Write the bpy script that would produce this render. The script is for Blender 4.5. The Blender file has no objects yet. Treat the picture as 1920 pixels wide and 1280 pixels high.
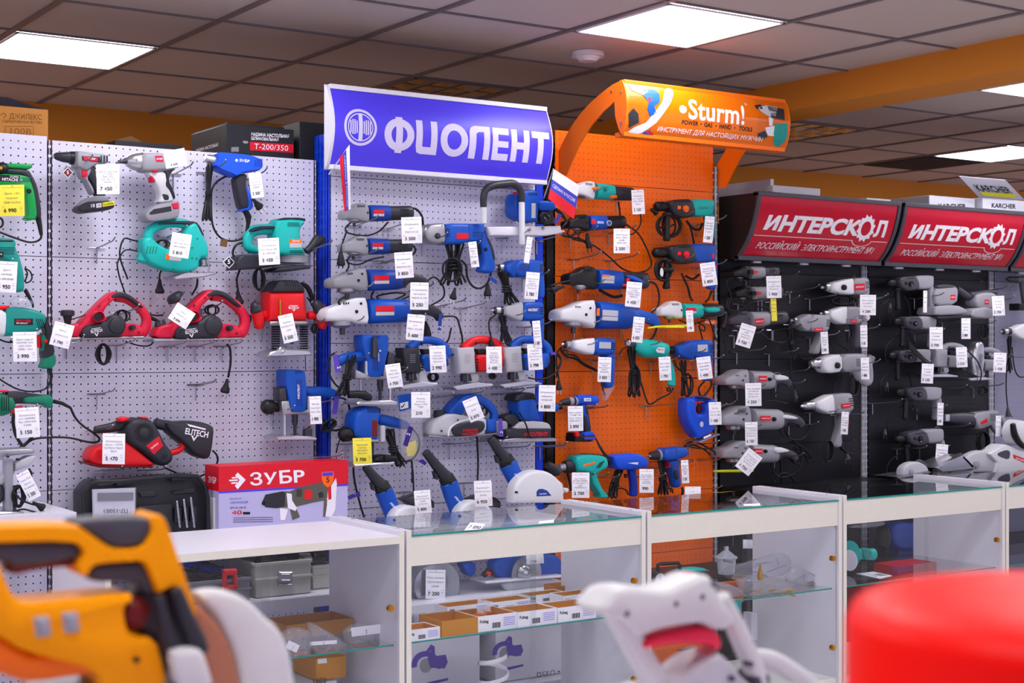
import bpy, math, random
from mathutils import Vector
random.seed(7)
S = bpy.context.scene
C = S.collection
PI = math.pi
# ---------------------------------------------------------------- camera
FPX, HZ, PHI, CZ = 2800.0, 645.0, math.radians(34), 1.5
cs, sn = math.cos(PHI), math.sin(PHI)
cd = bpy.data.cameras.new('camera')
cam = bpy.data.objects.new('camera', cd)
C.objects.link(cam)
cam.location = (0, 0, CZ)
cam.rotation_euler = (PI / 2, 0, -PHI)
cd.sensor_width = 36
cd.lens = FPX / 1920 * 36
cd.shift_y = (HZ - 640) / 1920
cd.clip_start = .02
cd.dof.use_dof = True
cd.dof.focus_distance = 5.5
cd.dof.aperture_fstop = 6.2
S.camera = cam
# ---------------------------------------------------------------- world, exposure
w = bpy.data.worlds.new('world')
S.world = w
w.use_nodes = True
w.node_tree.nodes['Background'].inputs[0].default_value = (.78, .74, .98, 1)
w.node_tree.nodes['Background'].inputs[1].default_value = .8
S.view_settings.view_transform = 'Standard'
S.view_settings.look = 'None'
S.view_settings.exposure = 0.4
S.view_settings.gamma = 1
LAMP = 13.0          # radiance of the ceiling lamp diffusers
# ---------------------------------------------------------------- materials
def lin(h):
 h = h.lstrip('#')
 v = [int(h[i:i + 2], 16) / 255 for i in (0, 2, 4)]
 return [x / 12.92 if x <= .04045 else ((x + .055) / 1.055) ** 2.4 for x in v]
MT = dict(
 peg='d3d0e6', white='dcdae6', trimw='e3e0d6', paper='f4f2fa', ypaper='f2e14a', ink='15151c', ink2='55566a',
 orange='ff6c02', blue='0f4fb6', blue2='0f47b4', blued='1a3f9a', blueb='1550d6', teal='12b2ac', teal2='0f8f86', green='0f9a4a', dgreen='0b7f62', red='e01420',
 crim='d0123a', redbox='d81028', dark='2b2b34', black='141418', rubber='17171c', grey='8f8f98', lgrey='b9b9c2', tool='9d9ca6',
 toold='787783', rod='a9a9ae', steel='b0b0b8', silver='c6c6ce', alu='a8a8b0', brass='c99a2e', gold='c8902c', copper='d06a28', yellow='e8e020', lime='d8e020',
 kraft='b57a3a', kraftd='8a5a20', card='c8862a', violet='4b3fd8', purple='5a3fb0', signblue='5040e6', signred='bf0a2c', logow='eeeaf4', signw='d2cbee', wallor='cf8229', ceil='bdb0ac', grid='6f686e',
 floor='cfc9c4', backing='24222a', deepblue='1438b0', upblue='0f3fd6', canopy='17161a', frame='45434e', upright='b8b8c4', plastic='d9d9e0', case='232329',
 cgrey='b2b0a8', flagw='e6e4f0', flagb='3a3fb4', flagr='d81a2c', sturm='dd6804', sturmd='f26c04', amber='ffb020', orsaw='ffa008', fgw='d2d2d4', fgred='ff1008', maroon='6a1418', skin='a86a50',
 boxgrey='c9c8d6', picgrey='5c5850', lilac='b9b4de', pinkred='f0204a', wood='6b4a2a', gauge='e8e8ee', mech='4c4b52', bagw='dcdce4', greyp='9a9aa6', pegk='191820', pegg='8e8da6', metalw='e6e6ee')
METAL = {'steel': .25, 'silver': .3, 'alu': .4, 'rod': .3, 'brass': .3, 'gold': .25, 'copper': .3, 'mech': .4}
ROUGH = {'rubber': .55, 'paper': .8, 'ypaper': .8, 'ink': .8, 'ink2': .8, 'ceil': .9, 'wallor': .8, 'kraft': .85, 'kraftd': .85, 'card': .85, 'backing': .9, 'signred': .16, 'sturm': .2, 'signblue': .35, 'fgred': .42,
         'fgw': .38, 'orsaw': .4, 'white': .35, 'flagw': .7, 'flagb': .7, 'flagr': .7, 'peg': .45, 'logow': .35}
_m = {}
def M(k):
 if k in _m: return _m[k]
 m = bpy.data.materials.new(k)
 m.use_nodes = True
 nt = m.node_tree
 b = nt.nodes['Principled BSDF']
 c = lin(MT[k])
 r = METAL.get(k, ROUGH.get(k, .42))
 tc = nt.nodes.new('ShaderNodeTexCoord')
 nz = nt.nodes.new('ShaderNodeTexNoise')
 nz.inputs['Scale'].default_value = 60
 nt.links.new(tc.outputs['Object'], nz.inputs['Vector'])
 mr = nt.nodes.new('ShaderNodeMapRange')
 mr.inputs[3].default_value = max(.03, r - .07)
 mr.inputs[4].default_value = r + .07
 nt.links.new(nz.outputs[0], mr.inputs[0])
 nt.links.new(mr.outputs[0], b.inputs['Roughness'])
 mx = nt.nodes.new('ShaderNodeMix')
 mx.data_type = 'RGBA'
 mx.inputs['A'].default_value = [x * .965 for x in c] + [1]
 mx.inputs['B'].default_value = [min(1, x * 1.02) for x in c] + [1]
 nt.links.new(nz.outputs[0], mx.inputs['Factor'])
 nt.links.new(mx.outputs['Result'], b.inputs['Base Color'])
 if k in METAL: b.inputs['Metallic'].default_value = .9
 b.inputs['Specular IOR Level'].default_value = .1 if k in ('fgred', 'orsaw') else .32
 _m[k] = m
 return m
def math_n(nt, op, a, b=None):
 n = nt.nodes.new('ShaderNodeMath')
 n.operation = op
 for i, v in enumerate((a, b)):
  if v is None: continue
  if isinstance(v, (int, float)): n.inputs[i].default_value = v
  else: nt.links.new(v, n.inputs[i])
 return n.outputs[0]
def holes(key, base, x0, z0, px_, pz, hx, hz, rnd=True):
 """sheet metal punched with a regular grid of real see-through holes (transparent where punched)"""
 b0 = M(base)
 m = b0.copy()
 m.name = key
 nt = m.node_tree
 g = nt.nodes.new('ShaderNodeNewGeometry')
 sx = nt.nodes.new('ShaderNodeSeparateXYZ')
 nt.links.new(g.outputs['Position'], sx.inputs[0])
 def cell(o, off, p):
  v = math_n(nt, 'DIVIDE', math_n(nt, 'SUBTRACT', o, off), p)
  v = math_n(nt, 'SUBTRACT', math_n(nt, 'FRACT', v), .5)
  return math_n(nt, 'ABSOLUTE', math_n(nt, 'MULTIPLY', v, p))
 u = math_n(nt, 'DIVIDE', cell(sx.outputs[0], x0, px_), hx)
 v = math_n(nt, 'DIVIDE', cell(sx.outputs[2], z0, pz), hz)
 if rnd: d = math_n(nt, 'SQRT', math_n(nt, 'ADD', math_n(nt, 'MULTIPLY', u, u), math_n(nt, 'MULTIPLY', v, v)))
 else: d = math_n(nt, 'MAXIMUM', u, v)
 f = math_n(nt, 'LESS_THAN', d, 1.0)
 tr = nt.nodes.new('ShaderNodeBsdfTransparent')
 ms = nt.nodes.new('ShaderNodeMixShader')
 out = nt.nodes['Material Output']
 nt.links.new(f, ms.inputs[0])
 nt.links.new(nt.nodes['Principled BSDF'].outputs[0], ms.inputs[1])
 nt.links.new(tr.outputs[0], ms.inputs[2])
 nt.links.new(ms.outputs[0], out.inputs[0])
 _m[key] = m
 return m
def glassmat(key, tint, ior, rough=.02, veil=0.0):
 m = bpy.data.materials.new(key)
 m.use_nodes = True
 nt = m.node_tree
 nt.nodes.remove(nt.nodes['Principled BSDF'])
 tr = nt.nodes.new('ShaderNodeBsdfTransparent')
 tr.inputs[0].default_value = (*tint, 1)
 gl = nt.nodes.new('ShaderNodeBsdfGlossy')
 gl.inputs['Roughness'].default_value = rough
 fs = nt.nodes.new('ShaderNodeFresnel')
 fs.inputs[0].default_value = ior
 ms = nt.nodes.new('ShaderNodeMixShader')
 ge = nt.nodes.new('ShaderNodeNewGeometry')
 nt.links.new(math_n(nt, 'MULTIPLY', fs.outputs[0], math_n(nt, 'SUBTRACT', 1.0, ge.outputs['Backfacing'])), ms.inputs[0])   # reflect once, at the face the ray enters
 last = tr.outputs[0]
 if veil:
  df = nt.nodes.new('ShaderNodeBsdfDiffuse')
  df.inputs[0].default_value = (.8, .8, .88, 1)
  m2 = nt.nodes.new('ShaderNodeMixShader')
  m2.inputs[0].default_value = veil
  nt.links.new(last, m2.inputs[1])
  nt.links.new(df.outputs[0], m2.inputs[2])
  last = m2.outputs[0]
 nt.links.new(last, ms.inputs[1])
 nt.links.new(gl.outputs[0], ms.inputs[2])
 nt.links.new(ms.outputs[0], nt.nodes['Material Output'].inputs[0])
 _m[key] = m
glassmat('glass', (.96, .98, .98), 1.5)
glassmat('topglass', (.93, .97, .98), 1.75, .01)
glassmat('door', (.96, .97, .98), 1.3, .03, .015)
glassmat('bag', (.9, .9, .93), 1.6, .12, .16)
glassmat('jar', (.85, .88, .88), 1.6, .05, .05)
def emis(key, col, s):
 m = bpy.data.materials.new(key)
 m.use_nodes = True
 b = m.node_tree.nodes['Principled BSDF']
 b.inputs['Emission Color'].default_value = (*col, 1)
 b.inputs['Emission Strength'].default_value = s
 b.inputs['Base Color'].default_value = (.9, .9, .92, 1)
 _m[key] = m
emis('lamp', (.97, .96, 1.0), LAMP)
# ---------------------------------------------------------------- pixel frames and points in the room
FR = dict(A1=(0, 160, 4.2675), A2=(300, 200, 3.556), A3=(0, 440, 4), A4=(280, 480, 4.267), A5=(0, 700, 4.267), A6=(360, 640, 3.556), B1=(600, 140, 4.174), B2=(600, 340, 4.267), B3=(780, 320, 4.267), B4=(600, 600, 4.267),
          B5=(820, 600, 5.333), B6=(640, 780, 4.174), C1=(1020, 130, 3.84), C2=(1020, 320, 4.267), C3=(1020, 580, 5.647), C4=(1020, 740, 5.647), C5=(1330, 320, 3.254), C6=(1330, 460, 4.267), C7=(1330, 680, 5.333),
          C8=(1630, 480, 3.048), D1=(0, 900, 3.369), D2=(300, 920, 3.556), D3=(720, 900, 3.369), D4=(1100, 900, 3.369), D5=(1440, 860, 3.048), P=(0, 0, 1))
_f = FR['P']
_l = None
_Y = 5.0
def fr(k, Y=None):
 global _f, _l, _Y
 _f = FR[k]
 _l = None
 if Y: _Y = Y
def loc(x=None, y=0, k=1, a=0, fx=1):
 """local drawing frame inside the current crop: origin, scale, clockwise turn in degrees, mirror"""
 global _l
 _l = None if x is None else (x, y, k, math.radians(a), fx)
def plane(Y):
 global _Y
 _Y = Y
def px(p):
 x, y = p[0], p[1]
 if _l:
  ox, oy, k, a, fx = _l
  x *= fx
  x, y = ox + k * (x * math.cos(a) - y * math.sin(a)), oy + k * (x * math.sin(a) + y * math.cos(a))
 return _f[0] + x / _f[2], _f[1] + y / _f[2]
def ray(p):
 x, y = px(p)
 u = (x - 960) / FPX
 return Vector((sn + cs * u, cs - sn * u, (HZ - y) / FPX))
def W(p, Y=None):
 r = ray(p)
 return Vector((0, 0, CZ)) + r * ((_Y if Y is None else Y) / r.y)
def WX(p, X):
 r = ray(p)
 return Vector((0, 0, CZ)) + r * (X / r.x)
def WZ(p, z):
 r = ray(p)
 return Vector((0, 0, CZ)) + r * ((z - CZ) / r.z)
def mp(p, Y=None):
 r = ray(p)
 return (_Y if Y is None else Y) / r.y / FPX / _f[2] * (_l[2] if _l else 1)
# ---------------------------------------------------------------- shapes: every one returns (vertices, faces)
def cat(pts, n, closed=False):
 out = []
 m = len(pts)
 for i in range(m if closed else m - 1):
  g = lambda j: pts[j % m] if closed else pts[min(max(j, 0), m - 1)]
  a, b, c, d = g(i - 1), g(i), g(i + 1), g(i + 2)
  for k in range(n):
   t = k / n
   out.append(tuple(.5 * (2 * b[q] + (c[q] - a[q]) * t + (2 * a[q] - 5 * b[q] + 4 * c[q] - d[q]) * t * t + (3 * b[q] - a[q] - 3 * c[q] + d[q]) * t ** 3) for q in range(len(b))))
 if not closed: out.append(tuple(pts[-1]))
 return out
def sweep(P, R, n=12, d=1., sq=0., cap=.5):
 """rings of radius R around the world polyline P; d flattens along the wall's depth, sq squares the section"""
 P = [Vector(p) for p in P]
 R = list(R)
 m = len(P)
 if cap:
  t0 = (P[0] - P[1]).normalized()
  t1 = (P[-1] - P[-2]).normalized()
  P = [P[0] + t0 * R[0] * cap * .0, *P, P[-1]]
  P[0] = P[1] + t0 * R[0] * cap * .5
  P[-1] = P[-2] + t1 * R[-1] * cap * .5
  R = [R[0] * .72, *R, R[-1] * .72]
  m += 2
 V, F = [], []
 pb = None
 for i in range(m):
  T = P[min(i + 1, m - 1)] - P[max(i - 1, 0)]
  T = T.normalized() if T.length > 1e-9 else Vector((1, 0, 0))
  B = Vector((0, 1, 0)) - T * T.y
  if B.length < .25: B = (pb - T * T.dot(pb)) if pb else Vector((0, 0, 1)) - T * T.z
  B.normalize()
  pb = B
  N = T.cross(B)
  for k in range(n):
   a = 2 * PI * (k + .5) / n
   c, s = math.cos(a), math.sin(a)
   if sq:
    q = max(abs(c), abs(s))
    f = 1 - sq + sq / q * .96
    c, s = c * f, s * f
   V.append(P[i] + N * (R[i] * c) + B * (R[i] * d * s))
 for i in range(m - 1):
  for k in range(n):
   a, b = i * n + k, i * n + (k + 1) % n
   F.append((a, b, b + n, a + n))
 F.append(tuple(range(n))[::-1])
 F.append(tuple(range((m - 1) * n, m * n)))
 return V, F
def tb(pts, o=0., n=12, d=1., sq=0., cap=.5, sm=0):
 """tapered tube through (x, y, radius[, o]) pixels; o = metres in front of the current plane"""
 q = [(p[0], p[1], p[2], p[3] if len(p) > 3 else o) for p in pts]
 if sm: q = cat(q, sm)
 return sweep([W(p, _Y - p[3]) for p in q], [p[2] * mp(p, _Y - p[3]) for p in q], n, d, sq, cap)
def cb(pts, r=2.2, o=-.03, sm=5, n=6, j=.006, wob=.0):
 q = [(p[0], p[1], (p[2] if len(p) > 2 else o) + random.uniform(-j, j)) for p in pts]
 if sm: q = cat(q, sm)
 return sweep([W(p, _Y - p[2]) for p in q], [r * mp(p, _Y - p[2]) for p in q], n, 1, 0, .3)
def loops(c, rx, ry, n=4, r=2.2, o=-.03, lean=0., jit=.2):
 """a hank of cable: n loose loops"""
 pts = []
 for i in range(n):
  ax, ay = rx * (.3 + .7 * (i + 1) / n) * random.uniform(1 - jit, 1), ry * random.uniform(1 - jit, 1)
  for k in range(9):
   a = 2 * PI * k / 9 + .2 * i
   pts.append((c[0] + ax * math.sin(a) + lean * math.cos(a) * ay, c[1] - ay * math.cos(a), o + .03 * (i / max(1, n - 1) - .5)))
 return cb(pts, r, sm=3, j=.002)
def bundle(p0, p1, wd, n=6, r=2.2, o=-.02):
 """hanging bundle of folded cable, tied in the middle"""
 pts = []
 for i in range(n):
  f = (i / max(1, n - 1) - .5) * 2
  k = f * wd + random.uniform(-.15, .15) * wd
  top = (p0[0] + k * .7, p0[1] + random.uniform(-2, 4), o + random.uniform(-.02, .02))
  md = ((p0[0] + p1[0]) / 2 + k * .35, (p0[1] + p1[1]) / 2, o + random.uniform(-.012, .012))
  bt = (p1[0] + k, p1[1] - random.uniform(0, 8) - abs(f) * 6, o + random.uniform(-.02, .02))
  pts += [top, md, bt] if i % 2 == 0 else [bt, md, top]
 a = cb(pts, r, sm=4, j=0)
 c = ((p0[0] + p1[0]) / 2, (p0[1] + p1[1]) / 2)
 ring = [(c[0] + wd * .62 * math.cos(t), c[1] + (t - 6) * wd * .05, o + .02 * math.sin(t)) for t in [x * .7 for x in range(28)]]
 return mg(a, cb(ring, r * .8, sm=2, j=0))
def mg(*gs):
 V, F = [], []
 for v, f in gs:
  k = len(V)
  V += list(v)
  F += [tuple(i + k for i in q) for q in f]
 return V, F
def chaikin(p, it):
 for _ in range(it):
  q = []
  for i in range(len(p)):
   a, b = p[i], p[(i + 1) % len(p)]
   q += [(a[0] * .78 + b[0] * .22, a[1] * .78 + b[1] * .22), (a[0] * .22 + b[0] * .78, a[1] * .22 + b[1] * .78)]
  p = q
 return p
def simple(p):
 n = len(p)
 for i in range(n):
  ax, ay = p[i]
  bx_, by = p[(i + 1) % n]
  lx, hx, ly, hy = min(ax, bx_), max(ax, bx_), min(ay, by), max(ay, by)
  for j in range(i + 2, n):
   if i == 0 and j == n - 1: continue
   cx, cy = p[j]
   dx, dy = p[(j + 1) % n]
   if (cx < lx and dx < lx) or (cx > hx and dx > hx) or (cy < ly and dy < ly) or (cy > hy and dy > hy): continue
   d1 = (bx_ - ax) * (cy - ay) - (by - ay) * (cx - ax)
   d2 = (bx_ - ax) * (dy - ay) - (by - ay) * (dx - ax)
   d3 = (dx - cx) * (ay - cy) - (dy - cy) * (ax - cx)
   d4 = (dx - cx) * (by - cy) - (dy - cy) * (bx_ - cx)
   if d1 * d2 < 0 and d3 * d4 < 0: return False
 return True
def solid(xz, yf, d, b, bb=None):
 """rounded slab: outline xz (world x, z) with its front at y = yf, d deep, front edge rounded b, back edge bb"""
 n = len(xz)
 A = sum(xz[i][0] * xz[(i + 1) % n][1] - xz[(i + 1) % n][0] * xz[i][1] for i in range(n))
 if A < 0: xz = xz[::-1]
 nr = []
 for i in range(n):
  a, c, e = xz[i - 1], xz[i], xz[(i + 1) % n]
  t0 = Vector((c[0] - a[0], c[1] - a[1]))
  t1 = Vector((e[0] - c[0], e[1] - c[1]))
  if t0.length < 1e-9: t0 = t1
  if t1.length < 1e-9: t1 = t0
  t0.normalize()
  t1.normalize()
  v = Vector((-(t0.y + t1.y), t0.x + t1.x))
  l = v.length
  v = v / l if l > 1e-6 else Vector((-t0.y, t0.x))
  nr.append(v / max(.55, l / 2))
 bb = b if bb is None else bb
 b = min(b, d * .49)
 bb = min(bb, d * .49)
 rows = []
 st = (0, 30, 60, 90) if b > .004 else (0, 90)
 for s in st: rows.append((b * (1 - math.sin(math.radians(s))), yf + b * (1 - math.cos(math.radians(s)))))
 st2 = (90, 45, 0) if bb > .004 else (90, 0)
 for s in st2: rows.append((bb * (1 - math.sin(math.radians(s))), yf + d - bb * (1 - math.cos(math.radians(s)))))
 # keep the rounding from folding over itself in narrow places: limit it by the local half width
 lim = []
 for i in range(n):
  px0, pz0 = xz[i]
  dx, dz = nr[i].x, nr[i].y
  best = 9.
  for j in range(n):
   if j == i or (j + 1) % n == i: continue
   ax, az = xz[j]
   ex, ez = xz[(j + 1) % n][0] - ax, xz[(j + 1) % n][1] - az
   den = dx * ez - dz * ex
   if abs(den) < 1e-12: continue
   tt = ((ax - px0) * ez - (az - pz0) * ex) / den
   uu = ((ax - px0) * dz - (az - pz0) * dx) / den
   if tt > 1e-6 and -.01 <= uu <= 1.01: best = min(best, tt)
  lim.append(best * .38)
 for _ in range(2): lim = [min(lim[i], (lim[i - 1] + lim[i] + lim[(i + 1) % n]) / 3 + .0005) for i in range(n)]
 V, F = [], []
 mxi = max(r[0] for r in rows)
 def ring(ins, sc):
  return [(xz[i][0] + nr[i].x * min(ins, lim[i] * (ins / max(b, bb, 1e-9))) * sc, xz[i][1] + nr[i].y * min(ins, lim[i] * (ins / max(b, bb, 1e-9))) * sc) for i in range(n)]
 sc = 0.
 for q in (1., .7, .45, .25, .1):
  if simple(ring(mxi, q)):
   sc = q
   break
 if sc == 0. and not simple(xz): print('NOT SIMPLE', len(xz), [(round(p[0], 3), round(p[1], 3)) for p in xz[:4]])
 for ins, y in rows:
  for p in ring(ins, sc): V.append(Vector((p[0], y, p[1])))
 for r in range(len(rows) - 1):
  for i in range(n):
   a, c = r * n + i, r * n + (i + 1) % n
   F.append((a, a + n, c + n, c))
 F.append(tuple(range(n)))
 F.append(tuple(range((len(rows) - 1) * n, len(rows) * n))[::-1])
 return V, F
def pf(pts, o=.04, d=.08, b=.012, sm=0, sp=0, bb=None):
 """rounded slab whose front face, o in front of the plane, has the outline pts (pixels)"""
 if sp: pts = cat([tuple(p[:2]) for p in pts], sp, True)
 if sm: pts = chaikin(pts, sm)
 q = [W(p, _Y - o) for p in pts]
 return solid([(v.x, v.z) for v in q], _Y - o, d, b, bb)
def bx(x0, y0, x1, y1, o=.04, d=.08, b=.003, a=0):
 pts = [(x0, y0), (x1, y0), (x1, y1), (x0, y1)]
 if a:
  cx, cy = (x0 + x1) / 2, (y0 + y1) / 2
  r = math.radians(a)
  pts = [(cx + (p[0] - cx) * math.cos(r) - (p[1] - cy) * math.sin(r), cy + (p[0] - cx) * math.sin(r) + (p[1] - cy) * math.cos(r)) for p in pts]
 return pf(pts, o, d, b)
def lt(c, prof, n=24, fl=1.):
 """turned shape about an axis square to the wall: prof = (radius px, metres in front of the plane), front first"""
 V, F = [], []
 for r, o in prof:
  w0 = W(c, _Y - prof[0][1])
  k = mp(c, _Y - prof[0][1])
  for i in range(n):
   a = 2 * PI * i / n
   V.append(Vector((w0.x + r * k * math.cos(a), _Y - o, w0.z + r * k * math.sin(a) * fl)))
 m = len(prof)
 for j in range(m - 1):
  for i in range(n):
   a, b = j * n + i, j * n + (i + 1) % n
   F.append((a, a + n, b + n, b))
 F.append(tuple(range(n)))
 F.append(tuple(range((m - 1) * n, m * n))[::-1])
 return V, F
def wb(x0, x1, y0, y1, z0, z1):
 V = [Vector((x, y, z)) for x in (x0, x1) for y in (y0, y1) for z in (z0, z1)]
 return V, [(0, 1, 3, 2), (4, 6, 7, 5), (0, 4, 5, 1), (2, 3, 7, 6), (0, 2, 6, 4), (1, 5, 7, 3)]
def wcyl(p, q, r, n=16, r2=None):
 return sweep([p, q], [r, r if r2 is None else r2], n, 1, 0, 0)
# ---------------------------------------------------------------- lettering
CH = sorted(set('АБВГДЕЖЗИЙКЛМНОПРСТУФХЦЧШЩЪЫЬЭЮЯабвгдежзийклмнопрстуфхцчшщъыьэюяёABCDEFGHIJKLMNOPQRSTUVWXYZabcdefghijklmnopqrstuvwxyz0123456789-/.,:!"°№®+'))
GL = {}
def overlapping(V, F):
 """True when triangles of a filled glyph lie over one another"""
 T_ = [[V[i] for i in f[:3]] for f in F]
 sg = lambda p, q, r: (q[0] - p[0]) * (r[1] - p[1]) - (q[1] - p[1]) * (r[0] - p[0])
 for i, t in enumerate(T_):
  if abs(sg(*t)) < 2e-4: continue
  c = (sum(p[0] for p in t) / 3, sum(p[1] for p in t) / 3)
  for j, u in enumerate(T_):
   if i == j: continue
   d = (sg(u[0], u[1], c), sg(u[1], u[2], c), sg(u[2], u[0], c))
   if abs(sg(*u)) > 2e-4 and (min(d) > 1e-7 or max(d) < -1e-7): return True
 return False
def load_glyphs():
 OFF = ((0,), (0, .01, .016, .022), (0, .014, .026, .042))
 mk = []
 for bold in (0, 1, 2):
  for ch in CH + ['||']:
   for s, of in ([(ch, o) for o in OFF[bold]] + [('|' + ch + '|', OFF[bold][-1])] if ch != '||' else [('||', OFF[bold][-1])]):
    cu = bpy.data.curves.new('t', 'FONT')
    cu.body = s
    cu.resolution_u = 2 if not bold else 3
    cu.offset = of
    ob = bpy.data.objects.new('t', cu)
    C.objects.link(ob)
    mk.append((bold, ch, s, ob, cu))
 dg = bpy.context.evaluated_depsgraph_get()
 dg.update()
 wid, base = {}, {}
 for bold, ch, s, ob, cu in mk:
  e = ob.evaluated_get(dg)
  me = e.to_mesh()
  V = [(v.co.x, v.co.y) for v in me.vertices]
  F = [tuple(p.vertices) for p in me.polygons]
  if s == ch and ch != '||':
   sg = lambda f: (V[f[1]][0] - V[f[0]][0]) * (V[f[2]][1] - V[f[0]][1]) - (V[f[1]][1] - V[f[0]][1]) * (V[f[2]][0] - V[f[0]][0])
   A = sum(abs(sg(f)) / 2 for f in F)
   if cu.offset == 0:
    ed = {}
    for f in F:
     for i in range(len(f)): ed[frozenset((f[i], f[i - 1]))] = ed.get(frozenset((f[i], f[i - 1])), 0) + 1
    base[ch] = (A, sum(math.dist(V[min(k)], V[max(k)]) for k, c in ed.items() if c == 1))
   A0, P0 = base[ch]
   ok = cu.offset == 0 or (abs(A - A0 - P0 * cu.offset) < .035 * A and not overlapping(V, F))
   if (bold, ch) not in GL or ok: GL[(bold, ch)] = [V, F, 0]   # boldest outline that does not fold over itself
  else: wid[(bold, ch)] = max(v[0] for v in V) - min(v[0] for v in V)
  e.to_mesh_clear()
 for bold, ch, s, ob, cu in mk:
  if s == ch and ch != '||': GL[(bold, ch)][2] = wid[(bold, ch)] - wid[(bold, '||')]
  bpy.data.objects.remove(ob)
  bpy.data.curves.remove(cu)
load_glyphs()
def arc_ring(cx, cy, rx, ry, w, a0, a1, n=18):
 V, F = [], []
 for i in range(n + 1):
  a = a0 + (a1 - a0) * i / n
  V += [(cx + rx * math.cos(a), cy + ry * math.sin(a)), (cx + (rx - w) * math.cos(a), cy + (ry - w) * math.sin(a))]
 return V, [(2 * i, 2 * i + 2, 2 * i + 3, 2 * i + 1) for i in range(n)]
def own_glyphs():
 for b in (0, 1, 2):
  w_ = (.07, .115, .155)[b]
  h = max(v[1] for v in GL[(0, 'H')][0])
  for ch, H_, dn in (('Ф', h, 0.), ('ф', h * .72, .22 * h)):
   r = H_ * .40
   rx = r * 1.12
   c = rx + w_ * .2 + .04
   a = math.asin(min(.9, w_ * .5 / rx))
   V, F = [], []
   for g in (arc_ring(c, H_ / 2, rx, r, w_ * .9, -PI / 2 + a, PI / 2 - a), arc_ring(c, H_ / 2, rx, r, w_ * .9, PI / 2 + a, 3 * PI / 2 - a), ([(c - w_ / 2, -dn), (c + w_ / 2, -dn), (c + w_ / 2, H_ + (dn if ch == 'ф' else 0)), (c - w_ / 2, H_ + (dn if ch == 'ф' else 0))], [(0, 1, 2, 3)])):
    k = len(V)
    V += g[0]
    F += [tuple(i + k for i in f) for f in g[1]]
   GL[(b, ch)] = [V, F, 2 * c]
  for ch, H_ in (('Э', h), ('э', h * .74)):
   ry, rx = H_ / 2, H_ * .46
   c = rx * .62
   V, F = arc_ring(c, ry, rx, ry, w_ * .9, -PI * .74, PI * .74)
   k = len(V)
   V += [(c - rx * .1, ry - w_ * .42), (c + rx - w_ * .9, ry - w_ * .42), (c + rx - w_ * .9, ry + w_ * .42), (c - rx * .1, ry + w_ * .42)]
   F.append((k, k + 1, k + 2, k + 3))
   GL[(b, ch)] = [V, F, c + rx + .07]
  for a, l in zip('АВЕКМНОРСТХаеорсху', 'ABEKMHOPCTXaeopcxy'): GL[(b, a)] = GL[(b, l)]
  v, f, ad = GL[(b, 'P')]
  GL[(b, 'Ь')] = [[(q[0], h - q[1]) for q in v], f, ad]
  t_, w2 = w_ * 1.25, h * .86
  GL[(b, 'У')] = [[(.03 + x, y) for x, y in ((0, h), (t_, h), (.5 * w2, .47 * h), (w2 - t_, h), (w2, h), (.42 * w2, 0), (.42 * w2 - t_, 0), (.5 * w2 - .5 * t_, .27 * h))], [tuple(range(8))[::-1]], w2 + .06]
  t_, w2 = w_ * 1.1, h * .84
  if b: GL[(b, 'И')] = [[(.06 + x, y) for x, y in ((0, 0), (0, h), (t_, h), (t_, .42 * h), (w2 - t_, h), (w2, h), (w2, 0), (w2 - t_, 0), (w2 - t_, .58 * h), (t_, 0))], [tuple(range(10))[::-1]], w2 + .12]
  for lo, up in zip('вгджзийклмнптцчшщъыьюя', 'ВГДЖЗИЙКЛМНПТЦЧШЩЪЫЬЮЯ'):
   v, f, ad = GL[(b, up)]
   GL[(b, lo)] = [[(x * .76, y * .74) for x, y in v], f, ad * .76]
own_glyphs()
CAPH = max(v[1] for v in GL[(0, 'H')][0])
def flat(s, bold=0, sp=0., sh=0.):
 """string as flat polygons, cap height 1, starting at x = 0; returns vertices, faces, width"""
 V, F = [], []
 x = 0
 for ch in s:
  if ch == ' ' or (bold, ch) not in GL:
   x += .32
   continue
  v, f, a = GL[(bold, ch)]
  k = len(V)
  V += [((x + q[0] + sh * q[1]) / CAPH, q[1] / CAPH) for q in v]
  F += [tuple(i + k for i in p) for p in f]
  x += a + sp
 return V, F, x / CAPH
def tx(s, p, h, o=.0, a=0, sx=1., bold=1, al=0, sp=0., sh=0., wpx=None):
 """lettering of cap height h px centred (al=0) or left-set (al=-1) at pixel p, lying in a plane o in front of the current one"""
 V, F, wd = flat(s, bold, sp, sh)
 k = sx
 if wpx: k = wpx / (wd * h)
 r = math.radians(a)
 out = []
 for vx, vy in V:
  X = (vx - (wd / 2 if al == 0 else 0)) * h * k
  Yy = -(vy - .5) * h
  out.append(W((p[0] + X * math.cos(r) - Yy * math.sin(r), p[1] + X * math.sin(r) + Yy * math.cos(r)), _Y - o))
 return out, F
# ---------------------------------------------------------------- things and parts
def root_of(o):
 while o.parent: o = o.parent
 return o
def mesh(name, mat, geo, origin, smooth=38, bev=0):
 V, F = geo
 me = bpy.data.meshes.new(name)
 me.from_pydata([tuple(Vector(v) - origin) for v in V], [], F)
 me.materials.append(M(mat) if isinstance(mat, str) and mat not in _m else _m[mat] if isinstance(mat, str) else mat)
 if smooth:
  for p in me.polygons: p.use_smooth = True
  me.set_sharp_from_angle(angle=math.radians(smooth))
 ob = bpy.data.objects.new(name, me)
 C.objects.link(ob)
 if bev:
  md = ob.modifiers.new('bevel', 'BEVEL')
  md.width = bev
  md.segments = 2
  md.limit_method = 'ANGLE'
 return ob
def T(name, label, cat_, p=None, at=None, group=None):
 o = bpy.data.objects.new(name, None)
 o.empty_display_size = .03
 C.objects.link(o)
 o.location = at if at is not None else W(p)
 o['label'] = label
 o['category'] = cat_
 if group: o['group'] = group
 return o
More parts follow.
